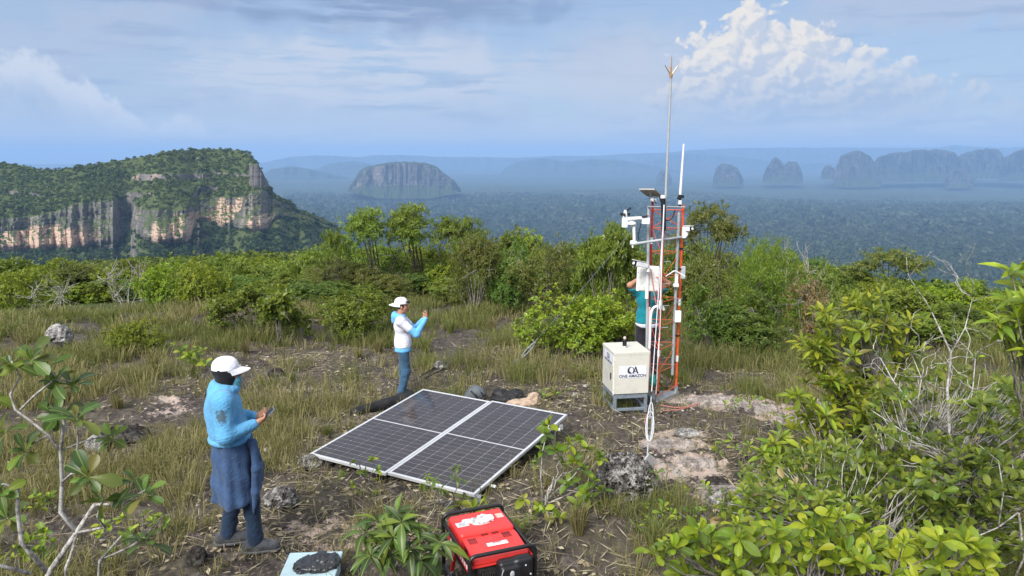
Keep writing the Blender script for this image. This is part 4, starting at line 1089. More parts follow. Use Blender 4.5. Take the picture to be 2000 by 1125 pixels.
# ------------------------------------------------------------------ solar panels
def build_panels():
    FL, FR, NR, NL = [np.array(p, float) + np.array([0, 0, HC]) for p in ((-1.28, 10.31, -3.3), (.72, 9.19, -3.3), (-.38, 7.20, -3.46), (-2.39, 8.32, -3.46))]
    ex = nrm(FR - FL); ey = nrm(FL - NL); ez = np.cross(ex, ey); c0 = (FL + FR + NR + NL) / 4
    R = Matrix(np.stack([ex, ey, ez], 1).tolist()).to_4x4()
    W_, L_ = 1.134, 2.28
    cw, ch = .1752, .0848
    cb = MB(); cb.box((0, 0, 0), (cw, ch, .002)); cell = bpy.data.meshes.new('cell'); cell.from_pydata(cb.V, [], cb.F); cell.materials.append(M['cell'])
    for i, lb in ((-1, 'solar panel nearer the men, left one of the pair on the ground'), (1, 'solar panel on the right of the pair, beside the leafy plant')):
        c = c0 + ex * i * (W_ / 2 + .008) + ez * (.006 if i > 0 else 0) - ey * (.02 if i < 0 else 0)
        o = bpy.data.objects.new('solar_panel', None); COL.objects.link(o); tag(o, lb, 'solar panel', 'solar panels laid out in the clearing')
        o.matrix_world = Matrix.Translation(c.tolist()) @ R
        f = MB()
        for s in (-1, 1):
            f.box((s * (W_ / 2 - .016), 0, -.015), (.032, L_, .036)); f.box((0, s * (L_ / 2 - .016), -.0152), (W_ - .064, .032, .0356))
        f.build('frame', M['alu'], o, bevel=.002, segs=1)
        b = MB(); b.box((0, 0, -.004), (W_ - .05, L_ - .05, .004)); b.build('backsheet', M['sheet'], o)
        for r_ in range(24):
            for q in range(6):
                y = (r_ - 11.5) * .0915 + (.010 if r_ > 11 else -.010)
                obj('cell', cell, o, loc=((q - 2.5) * .1815, y, .0))
    # legs of the rack under the far edge and the rail ends
    o = thing('panel_rack', 'low metal rack holding up the far edge of the two solar panels', 'rack', tuple(c0 - np.array([0, 0, .4])))
    def L3(p): p = c0 + ex * p[0] + ey * p[1] + ez * p[2]; return p - (c0 - np.array([0, 0, .4]))
    for y in (-.8, .8):
        b = MB(); b.tube([L3((-1.18, y, -.06)), L3((1.20, y, -.06))], .022, 4); b.build('rail', M['alu'], o)
    for x in (-1.1, .05, 1.12):
        for y in (-.8, .8):
            p = L3((x, y, -.06)); wp = p + c0 - np.array([0, 0, .4]); z = float(zground(wp[0], wp[1])) - (c0[2] - .4) - .03
            if p[2] - z > .02:
                b = MB(); b.tube([(p[0], p[1], z), tuple(p)], .018, 4); b.build('leg', M['galv'], o)
    b = MB(); b.box(L3((1.16, -1.10, -.05)), (.06, .08, .05)); b.build('clamp', M['galv'], o)
    b = MB(); b.box(L3((1.17, .88, -.06)), (.05, .06, .05)); b.build('clamp', M['galv'], o)
build_panels()

# ------------------------------------------------------------------ lattice tower
LEG = dict(front=np.array([2.275, 11.15]), right=np.array([2.665, 11.60]), left=np.array([2.195, 11.64]))
ZB = -.30
def build_tower():
    C_ = sum(LEG.values()) / 3
    o = thing('lattice_tower', 'slim orange triangular lattice tower carrying instruments', 'tower', (C_[0], C_[1], ZB))
    O = np.array([C_[0], C_[1], ZB])
    def q(k, z): return np.array([LEG[k][0], LEG[k][1], z]) - O
    tops = dict(front=at(1293, 448, 11.15)[2], right=at(1332, 400, 11.6)[2], left=at(1272, 388, 11.64)[2])
    for k in LEG:
        b = MB(); b.tube([q(k, ZB + .03), q(k, tops[k])], .021 if k != 'left' else .018, 10); b.build('leg', M['orange' if k != 'left' else 'red_leg'], o, smooth=True)
        b = MB(); b.tube([q(k, ZB - .02), q(k, ZB + .13)], .034, 8); b.build('leg_foot', M['galv'], o, smooth=True)
    ks = list(LEG)
    levels = np.linspace(ZB + .12, min(tops.values()) - .02, 8)
    for i, z in enumerate(levels):
        for a, c in ((0, 1), (1, 2), (2, 0)):
            b = MB(); b.tube([q(ks[a], z), q(ks[c], z)], .0055, 6); b.build('crossbar', M['orange'], o, smooth=True)
            if i < len(levels) - 1 and a != 1:
                zz = levels[i + 1]
                if i % 2: b = MB(); b.tube([q(ks[a], z), q(ks[c], zz)], .0046, 6)
                else: b = MB(); b.tube([q(ks[c], z), q(ks[a], zz)], .0046, 6)
                b.build('diagonal_brace', M['red_leg' if (i + a) % 3 == 0 else 'orange'], o, smooth=True)
    for z in (levels[-1] + .28,):
        b = MB(); b.tube([q('left', z), q('right', z)], .0085, 6); b.build('crossbar', M['orange'], o, smooth=True)
        b = MB(); b.tube([q('left', levels[-1]), q('right', z)], .0075, 6); b.build('diagonal_brace', M['red_leg'], o, smooth=True)
        b = MB(); b.tube([q('right', levels[-1]), q('left', z)], .0075, 6); b.build('diagonal_brace', M['orange'], o, smooth=True)
    # base plate
    b = MB(); pl = [q(k, ZB)[:2] * 1.22 for k in ('front', 'right', 'left')]
    b.add([(p[0], p[1], -.06) for p in pl] + [(p[0], p[1], .035) for p in pl], [(2, 1, 0), (3, 4, 5), (0, 1, 4, 3), (1, 2, 5, 4), (2, 0, 3, 5)]); b.build('base_plate', M['galv'], o, bevel=.01)
    # climbing pegs
    for i, z in enumerate(np.linspace(ZB + 1.2, tops['front'] - .15, 5)):
        p = q('front', z); b = MB(); b.tube([p, p + np.array([.13, .02, .005])], .006, 6); b.build('peg', M['galv'], o)
    # white joint sleeves, black cable ties
    b = MB(); z = at(1290, 595, 11.15)[2]; b.tube([q('front', z - .07), q('front', z + .07)], .027, 10); b.build('joint_sleeve', M['white'], o, smooth=True)
    for k, py in (('front', 690), ('right', 590), ('right', 700), ('left', 470)):
        z = at(1290, py, LEG[k][1])[2]; b = MB(); b.tube([q(k, z - .05), q(k, z + .05)], .0235, 10); b.build('white_band', M['white'], o, smooth=True)
    for k, py in (('front', 645), ('front', 665), ('front', 765), ('right', 485), ('right', 525), ('right', 655)):
        p = q(k, at(1290, py, LEG[k][1])[2]); b = MB(); b.tube([p - np.array([.01, 0, .012]), p + np.array([-.01, 0, .012])], .036, 10); b.build('cable_tie', M['black'], o)
    return o
build_tower()
def pt(px, py, Y=11.5): return at(px, py, Y)
def pipe(name, label, catg, pts, r, m_, n=10, group=None):
    b = MB(); b.tube(pts, r, n); o = b.build(name, m_, smooth=True); return tag(o, label, catg, group)
def arc(c, a, b_, n=8):
    """quarter bend through control point c"""
    a, b_, c = map(np.array, (a, b_, c)); return [(1 - t_) ** 2 * a + 2 * t_ * (1 - t_) * c + t_ * t_ * b_ for t_ in np.linspace(0, 1, n)]

def build_equipment():
    # conduits strapped to the legs
    pipe('conduit', 'grey conduit pipe strapped along the left tower leg', 'pipe', [pt(1267, 402, 11.55), pt(1263.5, 682, 11.55)], .024, M['conduit'])
    pipe('conduit', 'grey conduit pipe strapped along the right tower leg', 'pipe', [pt(1326, 415, 11.50), pt(1313, 732, 11.50)], .024, M['conduit'])
    pipe('conduit', 'thin pink conduit rising beside the equipment box', 'pipe', [pt(1269, 600, 11.45), pt(1268, 745, 11.45)], .018, plain('pink_conduit', (.62, .42, .40), .5))
    pipe('conduit', 'white conduit bend like a cane handle in the tower', 'pipe', [pt(1268.5, 680, 11.3)] + arc(pt(1272, 598, 11.3), pt(1271, 620, 11.3), pt(1284, 598.5, 11.3)) + arc(pt(1297, 598, 11.2), pt(1288, 598, 11.25), pt(1296, 606, 11.2)), .020, M['white'])
    # mast with black sleeve and lightning rod
    mst = pipe('mast', 'black sleeved mast with a white cap on the front tower leg', 'mast', [pt(1296.5, 450, 11.13), pt(1295, 386, 11.13)], .036, M['black'], 12)
    b = MB(); b.tube([pt(1295, 387, 11.13), pt(1295, 381.5, 11.13)], .038, 12); b.build('mast_cap', M['white'], mst, smooth=True)
    o = thing('lightning_rod', 'tall grey lightning rod with three brass prongs', 'lightning rod', tuple(pt(1297, 452, 11.22)))
    B0 = np.array(o.location)
    top = pt(1310.5, 152, 11.22); b = MB(); b.tube([B0 - B0, (B0 + top) / 2 - B0, top - B0], [.020, .019, .016], 10); b.build('pole', M['conduit'], o, smooth=True)
    hub = top - B0
    b = MB(); b.tube([hub, hub + np.array([0, 0, .06])], .024, 8); b.build('hub', M['brass'], o)
    for d in ((-.095, 0, .15), (.10, 0, .15), (.0, 0, .27), (.0, .09, .14)):
        b = MB(); b.tube([hub + np.array([0, 0, .03]), hub + np.array([0, 0, .03]) + np.array(d)], [.012, .006], 6); b.build('prong', M['brass'], o, smooth=True)
    # white whip antenna
    o = thing('antenna', 'white rod antenna clamped on the right tower leg', 'antenna', tuple(pt(1328, 392, 11.58))); B0 = np.array(o.location)
    b = MB(); b.tube([pt(1328.5, 380, 11.58) - B0, pt(1335.5, 281, 11.58) - B0], [.022, .015], 10); b.build('rod', M['white'], o, smooth=True)
    b = MB(); b.tube([pt(1327.5, 403, 11.58) - B0, pt(1328.5, 378, 11.58) - B0], .02, 8); b.build('stub', M['black'], o, smooth=True)
    b = MB(); b.box(pt(1330, 384, 11.55) - B0, (.085, .06, .05)); b.box(pt(1326, 387, 11.55) - B0, (.05, .07, .03)); b.build('clamp', M['black'], o, bevel=.006)
    b = MB(); b.tube([pt(1328, 399, 11.55) - B0, pt(1328.5, 391, 11.55) - B0], .03, 8); b.build('tape', M['white'], o, smooth=True)
    # bracket bars at the top
    pipe('bracket_bar', 'pale flat bar across the tower top', 'bar', [pt(1265, 404, 11.5), pt(1338, 404.5, 11.5)], .012, M['galv'], 4)
    # little solar panel
    o = thing('small_solar_panel', 'small grey solar panel on top of the left tower leg', 'solar panel', tuple(pt(1270, 386, 11.6))); B0 = np.array(o.location)
    A_ = [pt(1248, 369, 11.35), pt(1278.5, 369, 11.35), pt(1294, 382, 11.75), pt(1264, 382, 11.75)]
    ctr = sum(A_) / 4; up = nrm(np.cross(A_[1] - A_[0], A_[3] - A_[0])); up = up if up[2] > 0 else -up
    def plate(sc, t0, t1):
        q = [(ctr + (a - ctr) * sc) - B0 for a in A_]; bb = MB(); bb.add([p + up * t0 for p in q] + [p + up * t1 for p in q], [(0, 1, 2, 3), (7, 6, 5, 4), (0, 4, 5, 1), (1, 5, 6, 2), (2, 6, 7, 3), (3, 7, 4, 0)]); return bb
    plate(1.0, -.015, .008).build('frame', M['greypanel'], o); plate(.92, .0085, .012).build('cells', M['cell'], o)
    b = MB(); b.tube([pt(1271, 396, 11.6) - B0, ctr - B0], .02, 8); b.build('mount', M['galv'], o); b = MB(); b.tube([pt(1272, 390, 11.55) - B0, pt(1281, 391, 11.5) - B0], .032, 10); b.build('mount_joint', M['white'], o, smooth=True)
    # weather station on its arm
    o = thing('weather_station', 'white weather station with black wind cups on an arm left of the tower', 'weather station', tuple(pt(1239, 474, 11.3))); B0 = np.array(o.location)
    L = lambda px, py, Y=11.3: pt(px, py, Y) - B0
    b = MB(); b.tube([L(1239, 476), L(1238, 436)], .024, 10); b.build('post', M['white'], o, smooth=True)
    b = MB(); b.tube([L(1231, 474), L(1243, 475)], .036, 10); b.tube([L(1235, 476), L(1236, 484)], [.02, .012], 8); b.build('elbow', M['white'], o, smooth=True)
    b = MB(); b.tube([L(1217, 430), L(1228, 427.5), L(1252, 426), L(1266, 427)], [.016, .03, .026, .022], 10); b.build('arm', M['white'], o, smooth=True)
    b = MB(); b.lathe([(.03, -.13), (.05, -.125), (.05, 0), (.035, .03), (.022, .12), (.018, .135)], L(1221, 427.5), 14); b.build('sensor_body', M['white'], o, smooth=True)
    b = MB(); b.lathe([(.025, -.05), (.07, -.03), (.07, -.01), (.03, .012)], L(1234, 434), 14); b.build('rain_gauge', M['white'], o, smooth=True)
    b = MB(); b.box(L(1261, 431), (.115, .09, .095)); b.build('logger_box', M['white'], o, bevel=.006)
    b = MB(); b.box(L(1259, 422.3), (.13, .10, .012), R=along((0, 0, 0), (-.15, 0, 1))); b.build('logger_panel', M['black'], o)
    hubp = L(1220.5, 418.5)
    for a in (0.25, 2.35, 4.45):
        d = np.array([math.cos(a), math.sin(a), 0]) * .062; b = MB(); b.tube([hubp, hubp + d], .005, 5)
        b.lathe([(.004, -.02), (.018, -.016), (.025, -.002), (.022, .016), (.006, .024)], hubp + d, 10, R=along((0, 0, 0), np.cross(d, (0, 0, 1)))); b.build('wind_cup', M['black'], o, smooth=True)
    b = MB(); b.tube([L(1221, 418), L(1221, 409.5)], .007, 6); b.prism([(-.02, 0), (.05, .045), (.055, .02), (.0, -.02)], -.003, .003, c=L(1226, 410)); b.build('wind_vane', M['black'], o)
    pipe('crossarm', 'grey pipe crossarm carrying the weather station', 'pipe', [pt(1240, 476, 11.28), pt(1290, 469, 11.1), pt(1330, 463.5, 11.5)], .021, M['conduit'])
    # bullet cameras
    def bullet(tip, back, Y, label, sc=1.0, flip=1):
        o = thing('security_camera', label, 'camera', tuple(pt(*back, Y))); B0 = np.array(o.location)
        t_, k_ = pt(*tip, Y - .12) - B0, pt(*back, Y) - B0; R_ = along(k_, t_); n_ = np.linalg.norm(t_ - k_)
        b = MB(); b.box((t_ + k_) / 2 + np.array([0, 0, .0]), (.085 * sc, .085 * sc, n_), R=R_); b.build('housing', M['white'], o, bevel=.018 * sc)
        b = MB(); b.box((t_ + k_) / 2 + np.array([0, 0, .052 * sc]) + (t_ - k_) * .05, (.008, .10 * sc, n_ * 1.02), R=R_ if abs(R_[2, 0]) > .5 else R_ @ rotz(math.pi / 2)); b.build('sunshade', M['white'], o)
        b = MB(); b.box(t_ + (t_ - k_) / n_ * .008, (.080 * sc, .080 * sc, .03), R=R_); b.build('face', M['black'], o, bevel=.012)
        b = MB(); b.lathe([(.02, 0), (.024, .004), (.018, .012), (.0005, .013)], t_ + (t_ - k_) / n_ * .022, 12, R=R_); b.build('lens', M['white'], o, smooth=True)
        b = MB(); b.tube([k_ * 1 + np.array([0, 0, -.01]), k_ + np.array([.02 * flip, .0, -.09 * sc])], .028 * sc, 10); b.build('bracket', M['white'], o, smooth=True)
    bullet((1240, 514.5), (1264, 519), 11.25, 'white bullet camera with a black face above the clear lidded box')
    bullet((1350, 447), (1336, 446.5), 11.6, 'small white camera pointing right on the right tower leg', .85, -1)
    b = MB(); b.prism([(-.02, .08), (.075, .09), (.07, -.04), (.03, -.09), (-.02, -.085)], -.04, .04, c=pt(1334, 454, 11.58)); tag(b.build('camera_base', M['white'], bevel=.008), 'white bracket box under the small right camera', 'bracket')
    # clear-lidded junction box
    o = thing('junction_box', 'white junction box with a scuffed clear lid hiding the man behind', 'box', tuple(pt(1266, 545, 11.42))); B0 = np.array(o.location)
    Rb = np.asarray(Euler((-.06, .03, -.15)).to_matrix())
    b = MB(); b.box((0, .05, 0), (.34, .10, .40), R=Rb); b.build('tray', M['white'], o, bevel=.012)
    b = MB(); b.box((0.01, -.015, -.005), (.30, .03, .36), R=Rb); b.build('lid', M['clear'], o, bevel=.02)
    for x in (-.16, .17):
        b = MB(); b.box(Rb @ np.array([x, .0, .12]), (.02, .02, .05), R=Rb); b.build('latch', M['white'], o, bevel=.004)
    b = MB(); b.tube([(-.02, -.04, .23), (-.02, -.04, -.30)], .028, 8); b.build('cable_gland', M['white'], o, smooth=True)
    # small boxes at right
    b = MB(); b.box(pt(1333.5, 532, 11.6), (.075, .06, .20)); tag(b.build('relay_box', plain('grey_box', (.42, .47, .49), .5), bevel=.012), 'small grey box on the right tower leg below the camera', 'box')
    b = MB(); b.box(pt(1324, 618, 11.4), (.098, .05, .185)); tag(b.build('sensor_box', M['white'], bevel=.014), 'small white box low on the right tower leg', 'box')
    b = MB(); b.box(pt(1321, 545, 11.42), (.05, .05, .16)); b.box(pt(1320, 557, 11.42), (.085, .06, .05)); tag(b.build('sensor', M['white'], bevel=.008), 'white sensor taped beside the right tower leg', 'sensor')
    b = MB()
    for dz in (0, .05): b.box(pt(1325, 590, 11.38) + np.array([0, 0, dz]), (.10, .012, .014))
    tag(b.build('bracket', M['galv']), 'pale twin bracket above the small white box', 'bracket')
    # loose cables on the tower
    r = np.random.default_rng(5)
    for i, (pp, m_, lb) in enumerate([
            (((1318, 410), (1314, 425), (1305, 432), (1296, 428)), 'rubber', 'black cable loop at the tower top'), (((1350, 447), (1346, 462), (1360, 480), (1372, 490)), 'rubber', 'black cable hanging from the right camera'),
            (((1332, 488), (1350, 494), (1362, 500)), 'rubber', 'short black cable end sticking out right of the tower'), (((1282, 398), (1276, 388), (1288, 382), (1290, 394)), 'rubber', 'black cable under the small solar panel'),
            (((1252, 437), (1246, 460), (1248, 470)), 'rubber', 'thin black cable beside the weather station post'), (((1291, 560), (1288, 640), (1285, 720), (1280, 760)), 'rubber', 'black cable running down the front tower leg'),
            (((1297, 400), (1292, 520), (1289, 640), (1281, 770)), 'white', 'white cable running down the front tower leg'), (((1271, 525), (1277, 570), (1283, 600)), 'pinkwire', 'pink cable below the bullet camera'),
            (((1314, 735), (1311, 750), (1296, 757), (1284, 745)), 'rubber', 'black cable looping from the right conduit'), (((1300, 540), (1318, 528), (1338, 540)), 'white', 'white cable end crossing the right leg')]):
        P_ = np.array([pt(x, y, 11.08 if i in (5, 6) else 11.35) for x, y in pp]); n = 18; t_ = np.linspace(0, len(P_) - 1, n)
        Q = np.stack([np.interp(t_, np.arange(len(P_)), P_[:, j]) for j in range(3)], 1); Q[1:-1] = (Q[:-2] + Q[1:-1] * 2 + Q[2:]) / 4; Q[1:-1] = (Q[:-2] + Q[1:-1] * 2 + Q[2:]) / 4
        pipe('cable', lb, 'cable', Q, .008 if m_ != 'white' else .010, M[m_], 6)
    # wires on the ground behind the tower foot
    for i, (pp, lb) in enumerate([(((1290, 795), (1320, 800), (1345, 798), (1368, 790)), 'pink cable lying on the soil right of the tower foot'), (((1295, 806), (1330, 803), (1360, 795)), 'second pink cable curving on the soil below the tower'), (((1275, 800), (1262, 815), (1258, 830)), 'pink cable curling beside the near wire')]):
        P_ = np.array([G(x, y) + np.array([0, 0, .03]) for x, y in pp]); t_ = np.linspace(0, len(P_) - 1, 14)
        Q = np.stack([np.interp(t_, np.arange(len(P_)), P_[:, j]) for j in range(3)], 1); Q[1:-1] = (Q[:-2] + Q[1:-1] * 2 + Q[2:]) / 4
        pipe('cable', lb, 'cable', Q, .007, M['pinkwire'], 5)
build_equipment()

# ------------------------------------------------------------------ guy wires and anchors
def build_guys():
    def guy(top, anchor, label, near=False):
        A_, T = np.array(anchor, float), np.array(top, float); o = thing('guy_wire', label, 'guy wire', tuple(A_)); d = T - A_; n_ = np.linalg.norm(d); u = d / n_
        b = MB(); b.tube([u * (1.0 if near else .9), d * .5 - np.array([0, 0, .02]), d], .0065 if near else .0038, 6); b.build('wire', M['palesteel'] if near else M['steelblue'], o, smooth=True)
        # turnbuckle: two side rods, end eyes, rod to the anchor
        s = nrm(np.cross(u, (0, 1, 0))) * .028
        t0, t1 = (.35, .62) if near else (.3, .55)
        b = MB(); b.tube([u * t0 + s, u * t1 + s], .008, 6); b.tube([u * t0 - s, u * t1 - s], .008, 6); b.box(u * t0, (.07, .03, .03)); b.box(u * t1, (.07, .03, .03)); b.build('turnbuckle', M['galv'], o, bevel=.003, segs=1)
        for e0, e1 in ((.04, t0), (t1, t1 + .3)):
            b = MB(); b.tube([u * e0, u * e1], .010, 6); b.build('eye_bolt', M['galv'], o, smooth=True)
        # tail of the wire folded back in loops
        for k, (ws, ln) in enumerate(((.035, .55), (.05, .42)) if near else ((.03, .5),)):
            ring = [u * (t0 - .05 + ln * (1 - math.cos(a)) / 2) + nrm(np.cross(u, (0, 1, 0))) * ws * math.sin(a) - np.array([0, .03, 0]) for a in np.linspace(0, 2 * math.pi, 22)]
            b = MB(); b.tube(ring, .006, 5); b.build('wire_loop', M['palesteel'], o, smooth=True)
        b = MB(); b.prism([(-.10, -.04), (.08, -.05), (.09, .06), (.02, .12)], -.012, .012, R=rotz(.2)); b.build('anchor_plate', M['galv'], o, bevel=.003, segs=1)
        return o
    guy(pt(1294, 456, 11.12), G(1263, 912) + np.array([0, 0, .05]), 'near guy wire with turnbuckle and loops in front of the box', True)
    guy(pt(1268, 412, 11.6), G(1007, 716) + np.array([0, 0, .05]), 'left guy wire running from the tower to the left anchor')
    guy(pt(1334, 404, 11.6), G(1560, 672) + np.array([0, 0, .1]), 'right guy wire running into the bushes on the right')
build_guys()

# ------------------------------------------------------------------ equipment cabinet with lettering
def text(name, body, size, mat_, parent, loc, rot, bold=0.0, space=1.0, sx=1.0):
    cu = bpy.data.curves.new(name, 'FONT'); cu.body = body; cu.size = size; cu.align_x = 'CENTER'; cu.align_y = 'CENTER'; cu.extrude = .0008; cu.offset = bold; cu.space_character = space
    tmp = bpy.data.objects.new(name, cu); COL.objects.link(tmp)
    me = bpy.data.meshes.new_from_object(tmp.evaluated_get(bpy.context.evaluated_depsgraph_get())); bpy.data.objects.remove(tmp)
    me.materials.clear(); me.materials.append(mat_)
    return obj(name, me, parent, loc=loc, rot=rot, scale=(sx, 1, 1))
def emblem(parent, S, c, R, m_):
    """the mark: a leaning letter O with a leaf in its lower left, joined to a letter A"""
    n = 40; out = [(math.cos(a), math.sin(a)) for a in np.linspace(0, 2 * math.pi, n, endpoint=False)]
    b = MB()
    V = [(x * .46 * S, 0, y * .46 * S) for x, y in out] + [((x * .26 + .06) * S, 0, (y * .38 + .01) * S) for x, y in out]
    b.add(V, [(i, (i + 1) % n, n + (i + 1) % n, n + i) for i in range(n)])
    lf = [(-.46, .02), (-.30, -.02), (-.08, -.18), (.10, -.40), (-.10, -.47), (-.30, -.42), (-.46, -.22)]
    b.add([(x * S, -.0006, z * S) for x, z in lf], [tuple(range(len(lf)))])
    b.add([(x * S, -.0008, z * S) for x, z in ((.30, -.46), (.44, -.46), (.66, .44), (.56, .46))], [(0, 1, 2, 3)])
    b.add([(x * S, -.001, z * S) for x, z in ((.52, .46), (.70, .46), (1.02, -.46), (.80, -.46))], [(0, 1, 2, 3)])
    b.add([(x * S, -.0012, z * S) for x, z in ((.46, -.20), (.90, -.20), (.87, -.10), (.50, -.10))], [(0, 1, 2, 3)])
    V = (np.array(b.V) - np.array([.26 * S, 0, 0])) @ np.asarray(R).T + np.array(c); b.V = [tuple(v) for v in V]
    return b.build('emblem', m_, parent)
def build_cabinet():
    A0 = np.array([1.505, 10.556]); RZ = math.radians(9.0); W_, Dp, H_ = .535, .60, .64; zb = float(zground(*A0)) ; ST = .26
    ex = np.array([math.cos(RZ), math.sin(RZ)]); ey = np.array([-math.sin(RZ), math.cos(RZ)])
    c = A0 + ex * W_ / 2 + ey * Dp / 2
    o = thing('equipment_cabinet', 'beige metal cabinet with a white ONE AMAZON sign on a steel stand', 'cabinet', (c[0], c[1], zb), RZ)
    b = MB(); b.box((0, 0, ST + H_ / 2 - .005), (W_ - .012, Dp - .012, H_ - .03)); b.build('body', M['beige'], o, bevel=.006)
    b = MB(); b.box((0, -Dp / 2 + .004, ST + H_ / 2 - .01), (W_ - .006, .022, H_ - .045)); b.build('front_panel', M['beige'], o, bevel=.004)
    b = MB(); b.box((-W_ / 2 + .004, 0.01, ST + H_ / 2 - .01), (.022, Dp - .045, H_ - .045)); b.build('door', M['beige'], o, bevel=.004)
    b = MB(); b.box((0, 0, ST + H_ - .014), (W_ + .02, Dp + .02, .042)); b.build('lid', M['beige'], o, bevel=.006)
    r = np.random.default_rng(2); z = np.linspace(ST + .0, ST + H_ - .03, 30)
    b = MB(); b.tube([(-W_ / 2 - .004 + r.normal(0, .0015), -Dp / 2 + .012 + r.normal(0, .003), q) for q in z], [.008 + .004 * r.uniform() for q in z], 6); b.build('seal_strip', M['foam'], o, smooth=True)
    b = MB(); b.box((-W_ / 2 - .012, -Dp / 2 + .13, ST + H_ * .40), (.012, .035, .10)); h = b.build('handle', M['black'], o, bevel=.003)
    for i in range(7):
        for sy in (0.02, .12):
            b = MB(); b.box((-W_ / 2 - .008, sy, ST + .16 + i * .022), (.004, .07, .006)); b.build('louvre', M['greypanel'], o)
    # stand
    for sx in (-1, 1):
        for sy in (-1, 1):
            b = MB(); b.box((sx * (W_ / 2 - .03), sy * (Dp / 2 - .03), ST / 2 - .02), (.045, .045, ST + .03)); b.build('stand_leg', M['steelblue'], o, bevel=.003, segs=1)
    for sy in (-1, 1):
        for z, hgt in ((ST - .03, .07), (.02, .04)):
            b = MB(); b.box((0, sy * (Dp / 2 - .031), z), (W_ - .10, .040, hgt)); b.build('stand_rail', M['steelblue'], o, bevel=.003, segs=1)
    for sx in (-1, 1):
        for z, hgt in ((ST - .03, .066), (.02, .038)):
            b = MB(); b.box((sx * (W_ / 2 - .031), 0, z), (.040, Dp - .10, hgt)); b.build('stand_rail', M['steelblue'], o, bevel=.003, segs=1)
    # signs
    s = MB(); s.box((.015, -Dp / 2 - .009, ST + H_ * .54), (.42, .003, .185)); sg = s.build('sign', M['labelwhite'], o)
    e = emblem(sg, .115, (.015, -Dp / 2 - .0118, ST + H_ * .54 + .028), np.eye(3), M['ink'])
    text('lettering', 'ONE AMAZON', .060, M['ink'], sg, (.015, -Dp / 2 - .0115, ST + H_ * .54 - .062), (math.pi / 2, 0, 0), .0016, 1.02, 1.02)
    s = MB(); s.box((-W_ / 2 - .0085, -.02, ST + H_ * .80), (.003, .40, .165)); sg = s.build('sign', M['labelwhite'], o)
    Rm = rotz(-math.pi / 2)
    emblem(sg, .10, (-W_ / 2 - .0112, -.02, ST + H_ * .80 + .022), Rm, M['ink'])
    text('lettering', 'ONE AMAZON', .054, M['ink'], sg, (-W_ / 2 - .011, -.02, ST + H_ * .80 - .055), (math.pi / 2, 0, -math.pi / 2), .0014, 1.02, 1.02)
    # spray can on the lid
    q = at(1220, 684, A0[1] + .28); zt = zb + ST + H_ + .007
    k = thing('spray_can', 'black spray can with a pale cap on the cabinet lid', 'can', (q[0], A0[1] + .30, zt))
    b = MB(); b.lathe([(.030, 0), (.032, .004), (.032, .115), (.028, .13), (.016, .14)], (0, 0, 0), 16); b.build('can_body', plain('can_black', (.02, .018, .017), .4, .2, .3, 30), k, smooth=True)
    b = MB(); b.lathe([(.0325, .0), (.0332, .002), (.0332, .03)], (0, 0, 0), 16); b.build('can_base', M['palesteel'], k, smooth=True)
    b = MB(); b.lathe([(.021, .138), (.022, .142), (.020, .165), (.012, .172)], (0, 0, 0), 16); b.build('cap', plain('can_cap', (.62, .45, .43), .5), k, smooth=True)
    # teal object tucked behind the cabinet at the tower foot
    soft('plastic_bag', [ell(tuple(pt(1275, 741, 11.35)), (.05, .06, .09)), ell(tuple(pt(1277, 748, 11.3)), (.05, .05, .06))], M['teal_plastic'], vox=.01, noise=.012, nsc=(14, 14, 14))
    tag(bpy.data.objects['plastic_bag'], 'teal plastic bag between the cabinet and the tower', 'bag')
build_cabinet()

